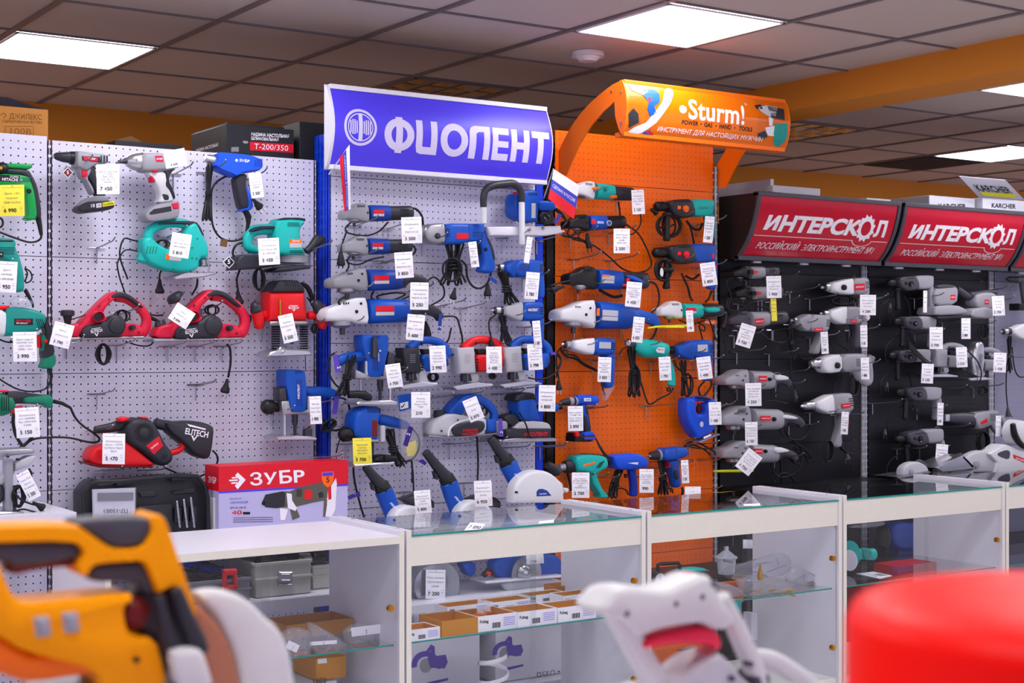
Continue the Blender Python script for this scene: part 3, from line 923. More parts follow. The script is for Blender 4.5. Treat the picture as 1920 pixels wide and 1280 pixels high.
# ================================================================ display counters
YC, DC = 4.15, .49
CX = [1.405, 2.388, 3.378, 4.371, 5.367, 6.36]
def counter(i, label, glass=True, door=None):
 X0, X1 = CX[i] + .004, CX[i + 1] - .004
 YB = YC + DC
 t = T('display_counter', label, 'display counter', at=Vector(((X0 + X1) / 2, YC + DC / 2, 0)))
 top = .904 if glass else .886
 s = .018
 for xx in (X0, X1 - s):
  p = part(t, 'side_panel', 'white', wb(xx, xx + s, YC, YB, .0, .904), bev=.001)
  part(p, 'edge_band', 'trimw', wb(xx, xx + s, YC - .0008, YC, .0, .904))
  if glass:
   for yy in (.07, .38):
    c = Vector((xx + s / 2, YC + yy, .904))
    part(p, 'cam_lock', 'silver', wcyl(c, c + Vector((0, 0, .0012)), .007, 14))
 a, b = X0 + s, X1 - s
 part(t, 'bottom_panel', 'trimw', wb(a, b, YC + .015, YB, .16, .185), wb(a, b, YC + .03, YC + .045, 0, .16), bev=.001)
 if glass:
  part(t, 'top_glass', 'topglass', wb(a, b, YC + .002, YB - .004, .882, .889), smooth=0)
  part(t, 'glass_edge', 'teal2', wb(a, b, YC - .0005, YC + .002, .8825, .8885), smooth=0)
  part(t, 'fascia', 'trimw', wb(a, b, YC + .004, YC + .022, .787, .882), bev=.001)
 else:
  part(t, 'top_board', 'white', wb(X0 - .0, a + 0, YC - .002, YB, .9041, .9045), wb(a, b, YC - .004, YB, .864, .889), bev=.001)
  part(t, 'edge_band', 'trimw', wb(a, b, YC - .0055, YC - .004, .8645, .8885))
 part(t, 'shelf_glass', 'glass', wb(a + .002, b - .002, YC + .035, YB - .03, .532, .538), smooth=0)
 part(t, 'shelf_edge', 'teal2', wb(a + .002, b - .002, YC + .033, YC + .035, .5325, .5375), smooth=0)
 zt = .785 if glass else .862
 m = (a + b) / 2
 lo, hi = door if door else (a, b)
 part(t, 'sliding_glass', 'door', wb(m, b, YC + .012, YC + .016, .187, zt), smooth=0)
 part(t, 'sliding_glass', 'door', wb(a, m + .03, YC + .022, YC + .026, .187, zt), smooth=0)
 for zz in ((.66, .31) if glass else (.66,)):
  c = Vector((b - .03, YC + .012, zz))
  part(t, 'lock', 'gold', wcyl(c, c + Vector((0, -.014, 0)), .011, 16), wcyl(c + Vector((0, -.014, 0)), c + Vector((0, -.017, 0)), .007, 16))
 return t
counter(0, 'white-topped display counter behind the orange saw', False)
counter(1, 'glass-topped display counter holding small cardboard trays')
counter(2, 'glass-topped display counter holding bags of brass fittings and a gas regulator')
counter(3, 'glass-topped display counter above the red foreground machine, holding a teal funnel')
counter(4, 'glass-topped display counter cut by the right edge of the picture')
# ================================================================ hooks, tags, plugs and tool builders
_YW = 5.12          # face of the pegboard in use
def wall(Y, k='P'):
 global _YW
 _YW = Y
 fr(k, Y - .10)
def hook(tip, lab, L=.2, mat='rod'):
 """double-wire peg hook: cross bar and stem on the board, long prong with an upturned tip"""
 e = W(tip, _YW - L)
 b = Vector((e.x, _YW - .006, e.z - .028))
 pr_ = [b, b + Vector((0, -.02, .0)), e + Vector((0, .03, -.014)), e + Vector((0, .012, -.008)), e]
 solo('peg_hook', lab, 'hook', mat, sweep(pr_, [.0027] * 5, 7, 1, 0, .3), sweep([b + Vector((-.032, 0, 0)), b + Vector((.032, 0, 0))], [.0024] * 2, 6, 1, 0, .3),
         sweep([b + Vector((0, -.003, 0)), b + Vector((0, -.003, -.055))], [.0024] * 2, 6, 1, 0, .3), group='peg hooks on the boards')
def hooks(lab, *tips, L=.2, mat='rod'):
 n = len(tips)
 if n == 1: return hook(tips[0], lab, L, mat)
 xs, ys = [t[0] for t in tips], [t[1] for t in tips]
 if max(xs) - min(xs) >= .6 * (max(ys) - min(ys)):
  order = sorted(tips, key=lambda t: t[0])
  nm = {2: ('left', 'right'), 3: ('leftmost', 'middle', 'rightmost')}.get(n, [f'{w}' for w in ('leftmost', 'second', 'third', 'fourth', 'fifth', 'sixth', 'seventh', 'rightmost')][:n])
 else:
  order = sorted(tips, key=lambda t: t[1])
  nm = {2: ('upper', 'lower'), 3: ('top', 'middle', 'bottom')}.get(n, ['topmost', 'second', 'third', 'fourth', 'fifth', 'sixth', 'seventh', 'eighth'][:n])
 for t, w_ in zip(order, nm): hook(t, w_ + ' ' + lab, L, mat)
ORD = {}
def tag(p, wd, hh, price, lines, where, a=0, col='paper', o=None, bendk=.006, small=False, ink='ink'):
 """paper price tag hanging from its top edge"""
 o = _YW - _Y + .185 if 0 else (.205 - (_YW - _Y) if o is None else o)
 o = (_Y - (_YW - .205)) if o is None else o
 r = math.radians(a)
 def mpx(s, t): # s -.5..5 across, t 0..1 down
  X, Yv = s * wd, t * hh
  return (p[0] + X * math.cos(r) - Yv * math.sin(r), p[1] + X * math.sin(r) + Yv * math.cos(r))
 def surf(s, t, lift=0.): return W(mpx(s, t), _Y - (o + bendk * math.sin(t * 2.6) + .004 * math.cos(s * 3) * t + lift))
 nx, ny = 4, 6
 V, F = [], []
 for side in (0, 1):
  for j in range(ny + 1):
   for i in range(nx + 1): V.append(surf(i / nx - .5, j / ny, -.0005 * side))
 n1 = (nx + 1) * (ny + 1)
 q = lambda i, j, s: s * n1 + j * (nx + 1) + i
 for j in range(ny):
  for i in range(nx):
   F += [(q(i, j, 0), q(i, j + 1, 0), q(i + 1, j + 1, 0), q(i + 1, j, 0)), (q(i, j, 1), q(i + 1, j, 1), q(i + 1, j + 1, 1), q(i, j + 1, 1))]
 for j in range(ny):
  for i in (0, nx): F.append((q(i, j, 0), q(i, j + 1, 0), q(i, j + 1, 1), q(i, j, 1)))
 for i in range(nx):
  for j in (0, ny): F.append((q(i, j, 0), q(i + 1, j, 0), q(i + 1, j, 1), q(i, j, 1)))
 kind = {'paper': 'white', 'ypaper': 'yellow'}[col]
 ob = solo('price_tag', (f'{kind} price tag {price} {where}' if price else f'{kind} price tag {where}'), 'price tag', col, (V, F))
 def ins(s, x, t, h, wmax, bold=0, al=0):
  v, f, w_ = flat(s, bold)
  k = min(h * hh / wd * 1.0, wmax / max(w_, .1))
  return [surf(x + (vx - (w_ / 2 if al == 0 else 0)) * k, t - (vy - .5) * h, .0008) for vx, vy in v], f
 gs = []
 if lines:
  n = len(lines)
  for i, s in enumerate(lines): gs.append(ins(s, 0, .2 + (i + .5) * .44 / n, min(.062, .3 / n), .86))
 rule = lambda t, x0=-.42, x1=.42: ([surf(x0, t, .0008), surf(x1, t, .0008), surf(x1, t + .008, .0008), surf(x0, t + .008, .0008)], [(0, 1, 2, 3)])
 gs += [rule(.09), rule(.70)]
 if not small: gs += [ins('руб', .36, .77, .035, .16), ins('шт', .38, .87, .03, .1)]
 part(ob, 'printed_text', 'ink2', *gs, smooth=0)
 if price: part(ob, 'printed_price', ink, ins(price, -.09, .82, .12, .6, 1), smooth=0)
 hole = W(mpx(0, .03), _Y - o)
 top = W((mpx(0, .03)[0], mpx(0, .03)[1] - .05 * hh), _Y - o + .012)
 part(ob, 'string', 'dark', sweep([hole + Vector((0, -.003, -.004)), (hole + top) / 2 + Vector((0, -.004, 0)), top], [.0009] * 3, 5, 1, 0, 0))
 return ob
def plug(par, p, a=0, k=1., o=-.02):
 global _l
 s = _l
 q = p
 _l2 = _l
 loc(p[0], p[1], k, a)
 pl = part(par, 'plug', 'rubber', tb([(0, -16, 4), (0, -4, 6), (0, 8, 10), (0, 14, 13), (0, 20, 13)], o, 10, .8))
 part(pl, 'prongs', 'silver', tb([(-6, 20, 2), (-6, 38, 2)], o, 6), tb([(6, 20, 2), (6, 38, 2)], o, 6)) if 0 else None
 for sx in (-6, 6): part(pl, 'prong', 'silver', tb([(sx, 20, 2), (sx, 38, 2)], o, 6))
 _l = s
 return pl
def cable(t, *g):
 return part(t, 'cable', 'rubber', *g)
def pplug(key, mat, *g):
 t = find(key)
 c = [o for o in t.children if o.name.startswith('cable')]
 return part(c[0] if c else t, 'plug', mat, mg(*g))
def pcord(key, *g):
 return part(find(key), 'cable', 'rubber', mg(*g))
def slots(x0, y0, x1, y1, n, o, wf=.5, vert=True, lean=0):
 """row of dark vent slots standing a hair proud"""
 out = []
 for i in range(n):
  f0, f1 = (i + .5 - wf / 2) / n, (i + .5 + wf / 2) / n
  if vert: out.append(pf([(x0 + (x1 - x0) * f0 + lean, y0), (x0 + (x1 - x0) * f1 + lean, y0), (x0 + (x1 - x0) * f1, y1), (x0 + (x1 - x0) * f0, y1)], o, .004, .0008))
  else: out.append(pf([(x0, y0 + (y1 - y0) * f0), (x1, y0 + (y1 - y0) * f0), (x1, y0 + (y1 - y0) * f1), (x0, y0 + (y1 - y0) * f1)], o, .004, .0008))
 return mg(*out)
def rm(r, p=(0, 0)): return r * mp(p)
def grinder(lab, x, y, L, a=0, head='grey', body='blue', tail='dark', hb=12.5, big=False, plate=('redbox', 'lgrey'), disc=None, txt=None, cord=None, flange='alu', hh=1., spindle=True, cap=True, sw=None):
 """angle grinder seen from the side, head on the left; local length runs 0..100"""
 k = L / 100
 loc(x, y, k, a)
 t = T('angle_grinder', lab, 'angle grinder', (50, 0))
 e = hb
 if not big:
  part(t, 'gear_head', head, pf([(0, 8), (0, -3 * hh), (2.5, -6 * hh), (12, -8.5 * hh), (20, -15 * hh), (26, -17 * hh), (36, -e * 1.12), (38, e * 1.05), (30, 13), (18, 9), (4, 8.4)], .035, .07, .012, 1))
  part(t, 'flange', flange, tb([(13, 8, 10), (13, 12, 10), (13, 14.5, 7)], 0, 16, cap=.2))
  part(t, 'vents', 'black', slots(18, -13, 30, -9, 3, .0362, .45, False), slots(33, -3, 35, 1, 1, .0362, .9, False))
  h = part(t, 'motor_housing', body, tb([(34, 0, e * .96), (37, 0, e * 1.03), (50, 0, e), (64, 0, e * .97)], 0, 16, 1, .35, .1))
  tl = part(t, 'rear_grip', tail, tb([(63, 0, e * .93), (70, 0, e * .9), (86, -.5, e * .88), (97, -1, e * .86), (100, -1, e * .7)], 0, 16, 1, .45, .2))
  fo = rm(e * .9)
  part(t, 'vents', 'black', slots(84, -7, 97, 3, 5, fo, .5, False))
 else:
  part(t, 'gear_head', head, pf([(0, 6.5), (0, -1), (2.5, -3.6 * hh), (12, -5.8 * hh), (22, -11 * hh), (30, -12.5 * hh), (36, -e * 1.12), (38, e * 1.0), (31, 11), (20, 8), (4, 8)], .05, .1, .016, 1))
  part(t, 'flange', flange, tb([(12, 8, 10), (12, 12, 10), (12, 13.5, 7)], 0, 16, cap=.2))
  part(t, 'vents', 'black', slots(14, -8.5, 20, -6.5, 3, .0512), lt((26, 0), [(1.6, .0525), (1.6, .045)], 12), lt((30, -7), [(1.2, .0525), (1.2, .045)], 12))
  h = part(t, 'motor_housing', body, tb([(34, 0, e * .98), (37, 0, e * 1.04), (52, 0, e), (67, 0, e * .96), (69, 0, e * .9)], 0, 18, 1, .3, .1))
  part(t, 'rear_grip', tail, tb([(68, 0, e * .88), (73, 0, e * .8), (78, -2, e * .55), (86, -1, e * .46), (93, 1, e * .44), (97, 4, e * .42), (99, 8, e * .36)], 0, 14, .8, .3, .2, sm=2))
  part(t, 'vents', 'black', slots(67.5, -7, 71, 7, 8, rm(e * .88), .55, False))
 if spindle: part(t, 'spindle', 'mech', tb([(13, 13, 2.6), (13, 20, 2.4)], 0, 10, cap=.1))
 if plate:
  fo = rm(e * 1.03) + .0022
  part(t, 'name_plate', plate[0], bx(43, -e * .42, 59, e * .02, fo, .006, .0008))
  part(t, 'name_plate', plate[1], bx(43, e * .06, 59, e * .36, fo, .006, .0008))
 if txt:
  part(t, 'lettering', txt[1], tx(txt[0], (51, -e * .18), e * .26, rm(e * 1.03) + .004, wpx=13), smooth=0)
 if sw: part(t, 'switch', sw, bx(40, -e * .5, 46, -e * .15, rm(e) + .004, .008, .002))
 if disc:
  part(t, 'grinding_disc', disc, sweep([W((13, 18)), W((13, 19.2)) ], [rm(1) * 36, rm(1) * 36], 36, 1, 0, 0))
 if cord:
  c = cable(t, *[cb(pp, rr, oo) for pp, rr, oo in cord])
 loc()
 return t
def rotary_hammer(lab, x, y, L, a=0, front='dark', rear='teal', knob='orange', kside=True, handle=True, letter=None):
 """rotary hammer: chuck at left, side handle hanging, D grip at right; local 0..100"""
 k = L / 100
 loc(x, y, k, a)
 t = T('rotary_hammer', lab, 'rotary hammer', (50, 20))
 part(t, 'chuck', 'black', tb([(-1, 0, 5), (2, 0, 8), (12, 0, 8.5), (18, 0, 6.5), (24, 0, 8.2), (30, 0, 9)], 0, 14, cap=.2))
 part(t, 'gear_housing', front, pf([(26, -8), (36, -12), (64, -13), (70, 10), (62, 18), (44, 19), (30, 10)], .036, .072, .014, 1))
 part(t, 'motor_housing', rear, pf([(60, -13), (98, -12), (100, -6), (98, 12), (92, 16), (68, 17), (64, 8)], .034, .068, .013, 1))
 part(t, 'rear_grip', rear, pf([(88, 10), (99, 8), (101, 30), (100, 52), (96, 60), (88, 58), (90, 40)], .022, .044, .012, 1))
 part(t, 'mode_knob', knob, lt((52, 4), [(2.2, .045), (5.5, .044), (6, .036), (6, .03)], 20), bx(48, 2.6, 56, 5.4, .048, .006, .001))
 if kside: part(t, 'switch', knob, bx(38, -1, 43, 5, .041, .008, .002))
 part(t, 'vents', 'black', slots(40, -8.5, 58, -7, 1, .0372, .9, False))
 part(t, 'side_handle', 'black', tb([(20, 11, 9), (20, 15, 9)], 0, 14, cap=.1), tb([(20, 14, 5.5), (20, 18, 4.8), (19.5, 22, 5.2), (19, 48, 5), (18.5, 54, 6.4), (18.5, 56, 6)], 0, 12))
 if letter: part(t, 'lettering', letter[1], tx(letter[0], (80, 3), 3.4, .0348, wpx=16), smooth=0)
 loc()
 return t
def pistol(lab, x, y, L, a=0, chuck='mech', gear='metalw', body='tool', grip=None, key='silver', plate='redbox', wd=.032, name='electric_drill', hang=60, collar=None, gearx=(26, 52), r=14, txt=None, trig='red', grey2=None, lean=6, cat_='drill', fat=1.):
 """pistol drill: chuck left, axis along x, grip hanging at the right end; local 0..100"""
 k = L / 100
 loc(x, y, k, a)
 t = T(name, lab, cat_, (60, hang))
 c = part(t, 'chuck', chuck, tb([(1, 0, 4), (4, 0, 7), (10, 0, 8), (20, 0, 8.2), (24, 0, 8.2)], 0, 16, cap=.15))
 part(c, 'chuck_jaws', key, tb([(-3, 0, 2.4), (2, 0, 3.4)], 0, 8), tb([(5, 0, 7.6), (12, 0, 8.4)], 0, 16, cap=.1))
 if collar: part(t, 'collar', collar, *[tb([(24 + i * 3.4, 0, 8.8), (25.6 + i * 3.4, 0, 8.8)], 0, 16, cap=.2) for i in range(3)])
 g0, g1 = gearx
 part(t, 'gear_housing', gear, pf([(g0 - 3, -7), (g0 + 4, -9), (g1 - 4, -r), (g1 + 2, -r), (g1 + 2, r + 2), (g1 - 6, r * 1.25), (g0 + 6, r * .8), (g0 - 3, 7)], wd, wd * 2, .014, 1))
 part(t, 'motor_housing', body, pf([(g1 - 1, -r), (95, -r - 1), (100, -r + 4), (101, 4), (99, r), (84, r + 4), (g1 - 1, r + 3)], wd + .001, wd * 2 + .002, .014, 1))
 part(t, 'grip', grip or body, pf([(80, r - 3), (100, r - 6), (100 + lean, hang * .6), (100 + lean, hang), (88 + lean, hang + 2), (86 + lean, hang - 6), (88 + min(0, lean) * .6, hang * .55), (83 + min(0, lean) * .15, r + 6)], wd * .72, wd * 1.44, .012, 1))
 part(t, 'trigger', trig, pf([(78, r + 2), (85, r + 2), (88, hang * .5), (84, hang * .52), (79, r + 8)], .01, .02, .004))
 if plate: part(t, 'name_plate', plate, bx(g1 + 8, -r * .5, g1 + 30, r * .35, wd + .002, .004, .0008))
 if txt: part(t, 'lettering', txt[1], tx(txt[0], (g1 + 19, -r * .08), r * .32, wd + .0028, wpx=19), smooth=0)
 part(t, 'vents', 'black', slots(90, -r * .5, 98, r * .5, 4, wd + .0018, .5, False))
 loc()
 return t
# ================================================================ far-left rack
wall(5.12, 'A1')
t = T('electric_drill', 'green and black electric drill cut by the left edge, on the top hook', 'drill', (200, 1080))
part(t, 'chuck', 'black', tb([(-60, 668, 40), (10, 664, 50), (48, 664, 42)], .02, 16))
part(t, 'chuck_jaws', 'brass', lt((8, 660), [(12, .062), (18, .05)], 12))
part(t, 'top_rim', 'green', pf([(20, 620), (262, 628), (264, 655), (236, 670), (20, 655)], .03, .06, .008))
part(t, 'rubber_back', 'dark', pf([(0, 655), (232, 668), (268, 730), (302, 800), (330, 940), (338, 1060), (285, 1075), (270, 900), (230, 720), (0, 705)], .026, .052, .01, 1))
part(t, 'motor_housing', 'green', pf([(-40, 700), (228, 716), (262, 790), (288, 900), (303, 1062), (245, 1082), (203, 1062), (232, 1040), (216, 930), (196, 800), (-40, 800)], .03, .06, .01, 1))
p = part(t, 'name_plate', 'black', pf([(-20, 712), (160, 722), (155, 772), (-20, 766)], .0315, .004, .001))
part(p, 'lettering', 'logow', tx('D13VG', (115, 731), 15, .0325, 4), tx('HITACHI', (80, 753), 22, .0325, 3, wpx=130), smooth=0)
part(t, 'vents', 'dgreen', slots(170, 735, 245, 775, 5, .0312, .5, False))
part(t, 'lock_button', 'black', lt((235, 845), [(14, .036), (19, .033), (19, .028)], 16))
cable(t, tb([(305, 1060, 24), (318, 1120, 20), (330, 1195, 14)], .0, 10), cb([(330, 1195), (325, 1225), (285, 1250), (220, 1252), (120, 1220), (-40, 1160)], 9, 0), cb([(-60, 1150), (10, 1130), (22, 1090), (0, 1060), (-60, 1050)], 9, -.02))
hooks('thin metal peg hook under the green drill at far left', (172, 755))
tag((95, 795), 196, 250, '6 990', ['Дрель (с б/з', 'патроном)', '720Вт D13VG'], 'on the green drill at far left', -1, 'ypaper')
fr('A3')
t = T('electric_drill', 'teal electric drill with white label cut by the left edge, second from top', 'drill', (150, 420))
part(t, 'motor_housing', 'teal2', pf([(-60, 22), (110, 26), (128, 60), (122, 95), (160, 180), (188, 300), (192, 420), (150, 432), (100, 425), (120, 300), (60, 190), (-60, 190)], .032, .064, .014, 1))
part(t, 'vents', 'black', slots(-20, 40, 100, 52, 1, .0335, .8, False), slots(-10, 90, 110, 150, 4, .0332, .3, False))
p = part(t, 'name_plate', 'black', bx(-20, 125, 26, 172, .034, .004, .001))
part(p, 'lettering', 'logow', tx('lt:e', (5, 143), 12, .0345), smooth=0)
cable(t, tb([(190, 415, 16), (215, 460, 14), (245, 520, 9), (248, 545, 7)], 0, 10), cb([(185, 250), (225, 275), (240, 320), (225, 350), (190, 362)], 6, -.02), cb([(188, 258), (205, 290), (190, 340), (170, 355)], 6, -.03))
hooks('thin metal peg hook carrying the second drill at far left', (95, 178))
tag((55, 200), 155, 232, '5 950', ['Дрель', 'HAMMER', 'FL-40Р/400Вт'], 'on the teal drill second from top at far left', 3)
solo('plastic_bag', 'crumpled clear plastic bag on the white-nosed drill at far left', 'bag', 'bag', pf([(85, 500), (130, 455), (190, 470), (262, 500), (240, 540), (160, 548), (100, 535)], .05, .05, .02, 1))
t = T('electric_drill', 'teal drill with white gear housing and dark grip at far left', 'drill', (360, 1000))
part(t, 'gear_housing', 'plastic', pf([(-80, 560), (50, 568), (62, 640), (52, 750), (20, 762), (-80, 740)], .036, .072, .016, 1))
part(t, 'front_cap', 'red', pf([(-60, 528), (75, 530), (80, 552), (60, 562), (-60, 562)], .02, .05, .008))
part(t, 'motor_housing', 'teal2', pf([(50, 560), (90, 540), (200, 545), (310, 575), (352, 602), (350, 650), (330, 700), (280, 730), (60, 765), (20, 750)], .036, .072, .016, 1))
part(t, 'rubber_back', 'dark', pf([(300, 590), (352, 606), (388, 700), (402, 800), (420, 900), (330, 940), (320, 870), (350, 760), (330, 640)], .028, .056, .012, 1))
part(t, 'grip', 'dgreen', pf([(310, 740), (350, 760), (358, 850), (420, 890), (428, 960), (400, 1000), (350, 1008), (305, 995), (330, 950), (322, 870)], .026, .052, .012, 1))
part(t, 'trigger', 'red', pf([(278, 745), (312, 765), (310, 850), (276, 838)], .016, .03, .006))
part(t, 'lock_button', 'red', lt((346, 797), [(8, .036), (13, .034), (13, .028)], 14))
p = part(t, 'name_plate', 'black', bx(108, 628, 248, 676, .0375, .004, .001))
part(p, 'lettering', 'redbox', tx('HAMMER', (175, 645), 20, .0385, 2, wpx=115), smooth=0)
part(p, 'lettering', 'logow', tx('600-1200-RVT', (165, 663), 10, .0385, 2), smooth=0)
part(t, 'vents', 'black', slots(285, 630, 345, 700, 4, .0372, .4, lean=-20))
cable(t, tb([(372, 1000, 14), (386, 1060, 12), (376, 1110, 8)], 0, 10), cb([(376, 1110), (330, 1160), (240, 1175), (140, 1160), (40, 1110), (-60, 1040)], 7, 0), cb([(-40, 760), (20, 795), (90, 805), (160, 770)], 7, -.03))
hooks('thin metal peg hook carrying the white-nosed drill at far left', (278, 705))
tag((185, 728), 178, 222, '3 990', ['Дрель ударная', 'HAMMER FIAV', 'UDD1200A', '1200Вт, 13мм'], 'on the white-nosed teal drill at far left', -1)
solo('plastic_bag', 'small clear bag with a chuck key hanging by the rack upright at far left', 'bag', 'bag', pf([(312, 1030), (350, 1010), (372, 1060), (350, 1110), (330, 1180), (315, 1120)], .02, .03, .012, 1))
fr('A5')
t = T('angle_grinder', 'green and black large angle grinder cut by the left edge', 'angle grinder', (200, 330))
part(t, 'motor_housing', 'dgreen', tb([(-120, 240, 98), (20, 250, 92), (90, 240, 74)], 0, 16, .8, .3))
part(t, 'vents', 'black', slots(-10, 180, 80, 300, 5, .05, .35))
part(t, 'rear_grip', 'dark', tb([(60, 205, 66), (130, 190, 52), (240, 200, 44), (380, 215, 42)], 0, 14, .8, .3))
part(t, 'grip', 'dgreen', pf([(205, 190), (340, 180), (400, 165), (432, 200), (430, 260), (400, 284), (370, 262), (345, 240), (190, 235)], .034, .068, .014, 1))
part(t, 'front_cap', 'pinkred', pf([(-40, 132), (70, 134), (75, 150), (-40, 152)], .02, .04, .006))
part(t, 'trigger', 'red', pf([(70, 275), (190, 258), (180, 280), (100, 322), (75, 310)], .02, .04, .008))
cable(t, tb([(430, 222, 17), (500, 240, 15), (565, 275, 11)], 0, 10), cb([(565, 275), (600, 350), (660, 415), (740, 470), (795, 520), (770, 550), (690, 545), (560, 515), (420, 510), (290, 520), (230, 545), (160, 590)], 9.5, 0), cb([(110, 320), (105, 400), (130, 500), (180, 580)], 14, .01), cb([(260, 500), (230, 540), (160, 600)], 14, 0))
hooks('thin metal peg hook under the green grinder at far left', (300, 245))
tag((212, 272), 190, 240, '5 150', ['Шлифмашина', 'угл. HAMMER', 'Flex USM2100A', '2100Вт'], 'below the green grinder at far left', -4)
# chop saw on the left shelf
plane(4.9)
t = T('chop_saw', 'bare aluminium chop saw standing on the far-left shelf', 'saw', (100, 1140))
part(t, 'guard', 'alu', pf([(-60, 612), (250, 600), (275, 615), (270, 638), (100, 655), (-60, 650)], .06, .10, .006))
part(t, 'saw_arm', 'lgrey', pf([(120, 720), (230, 665), (292, 655), (270, 705), (230, 745), (120, 785)], .06, .06, .006), pf([(-60, 880), (20, 820), (120, 720), (120, 800), (60, 860), (-60, 960)], .04, .05, .006))
part(t, 'post', 'greyp', bx(52, 690, 108, 1110, .07, .05, .004), bx(40, 665, 112, 700, .075, .06, .004))
part(t, 'bolt', 'black', lt((155, 690), [(8, .09), (10, .06)], 10), lt((70, 665), [(7, .09), (9, .07)], 10))
part(t, 'base', 'steel', pf([(-60, 1110), (180, 1105), (210, 1122), (150, 1142), (-60, 1150)], .12, .2, .004))
part(t, 'clamp', 'mech', pf([(-40, 900), (20, 880), (60, 960), (20, 1040), (-40, 1040)], .05, .05, .01, 1), tb([(110, 900, 20), (125, 1000, 16), (110, 1090, 20)], .02, 10))
c = cable(t, loops((150, 980), 55, 90, 4, 8, .06), cb([(110, 950), (170, 1010), (240, 1040), (280, 1050)], 9, .1), cb([(100, 1110), (180, 1085), (250, 1100), (290, 1110)], 8, .1), cb([(230, 760), (250, 800), (240, 860), (200, 900)], 9, .02))
plug(c, (300, 1050), -60, 2.6, .1)
_YW = 4.95
tag((175, 790), 110, 235, '5 300', ['Станок ПЛАТ', 'Орион', 'ТЭ-300/355'], 'hanging tilted from the chop saw', -27, o=.12)
# ================================================================ white rack with red planers
wall(5.12, 'A1')
# cordless drill
t = T('cordless_drill', 'grey and black cordless drill with yellow-striped battery, top left of the white rack', 'drill', (760, 1010))
c = part(t, 'chuck', 'dark', tb([(432, 566, 18), (450, 566, 30), (500, 573, 40), (560, 578, 46)], 0, 18, cap=.2))
part(c, 'chuck_jaws', 'silver', tb([(412, 562, 5), (440, 566, 15)], 0, 10))
part(t, 'torque_collar', 'black', tb([(558, 580, 52), (612, 584, 56)], 0, 18, cap=.1), *[tb([(566 + i * 9, 581, 54), (569 + i * 9, 581, 54)], 0, 18, cap=0) for i in range(6)])
part(t, 'motor_housing', 'grey', pf([(612, 522), (640, 520), (700, 528), (830, 545), (868, 560), (876, 600), (862, 625), (800, 630), (760, 640), (700, 690), (630, 655), (612, 640)], .036, .072, .016, 1))
part(t, 'name_plate', 'dark', pf([(655, 565), (800, 572), (812, 618), (660, 600)], .0375, .004, .001))
p = part(t, 'name_plate', 'crim', pf([(668, 568), (785, 578), (780, 608), (672, 598)], .0385, .004, .001))
part(p, 'lettering', 'logow', tx('ЗУБР', (735, 587), 12, .0395, 4, wpx=60), smooth=0)
part(t, 'rear_vents', 'dark', slots(800, 560, 870, 615, 3, .0375, .5))
part(t, 'grip', 'dark', pf([(700, 640), (770, 632), (770, 700), (790, 790), (870, 880), (780, 890), (755, 830), (735, 770), (700, 740)], .024, .048, .012, 1))
part(t, 'grip', 'grey', pf([(640, 640), (730, 650), (735, 690), (700, 742), (740, 800), (760, 850), (748, 880), (690, 760), (650, 735), (636, 680)], .027, .052, .01, 1), label='grey grip shell')
part(t, 'trigger', 'crim', pf([(648, 674), (702, 676), (706, 720), (690, 738), (660, 735)], .03, .03, .006))
part(t, 'direction_switch', 'crim', bx(685, 640, 726, 660, .031, .02, .004))
part(t, 'battery_mount', 'grey', pf([(640, 960), (700, 900), (780, 880), (870, 880), (876, 930), (700, 980), (650, 990)], .032, .064, .008, 1))
b = part(t, 'battery', 'dark', pf([(625, 975), (680, 935), (725, 925), (905, 918), (920, 935), (922, 972), (905, 985), (860, 1000), (720, 1015), (680, 1020), (635, 1005)], .04, .08, .012, 1))
part(b, 'battery_label', 'yellow', pf([(820, 938), (915, 924), (916, 956), (822, 972)], .0415, .003, .001))
part(b, 'battery_label', 'logow', pf([(770, 946), (812, 940), (814, 974), (772, 980)], .0415, .003, .001))
part(b, 'lettering', 'logow', tx('18', (740, 962), 26, .0415, -6), smooth=0)
part(b, 'lettering', 'ink', tx('LI-ION', (868, 948), 14, .0425, -9, wpx=80), tx('15', (792, 960), 16, .0425, -8), smooth=0)
hooks('metal peg hook through the cordless drill', (745, 545))
s = solo('sticker', 'red diamond warranty sticker with figure five under the cordless drill', 'sticker', 'logow', pf([(543, 655), (584, 698), (543, 740), (503, 698)], .02, .002, .0003))
part(s, 'print', 'maroon', pf([(543, 661), (578, 698), (543, 734), (509, 698)], .0205, .001, .0001))
part(s, 'lettering', 'logow', tx('5', (543, 696), 26, .021), smooth=0)
tag((862, 630), 182, 240, '7 450', ['Дрель-шурупове', 'рт ЗУБР', '"МАСТЕР"', 'ДА-18/2-Л2', 'К60М2'], 'beside the cordless drill', -1)
# impact wrench
t = T('impact_wrench', 'silver-nosed cordless impact wrench with grey battery', 'impact wrench', (1300, 1085))
part(t, 'anvil', 'mech', tb([(945, 612, 14), (980, 610, 15), (1000, 605, 24), (1030, 605, 26)], 0, 12, cap=.1))
part(t, 'hammer_case', 'silver', tb([(1010, 610, 36), (1050, 612, 62), (1090, 612, 72), (1140, 612, 78)], 0, 20, cap=.1))
part(t, 'motor_housing', 'grey', pf([(1135, 536), (1300, 535), (1400, 560), (1450, 600), (1440, 650), (1380, 680), (1260, 690), (1180, 692), (1135, 680)], .038, .076, .018, 1))
p = part(t, 'name_plate', 'crim', pf([(1240, 562), (1300, 562), (1310, 612), (1250, 610)], .0395, .004, .001))
part(p, 'lettering', 'logow', tx('ЗУБР', (1276, 588), 14, .0405), smooth=0)
part(t, 'lettering', 'ink', tx('T', (1095, 597), 22, .0405), smooth=0)
part(t, 'grip', 'plastic', pf([(1180, 685), (1330, 680), (1340, 760), (1380, 860), (1400, 930), (1260, 945), (1290, 880), (1260, 800), (1200, 720)], .027, .054, .012, 1))
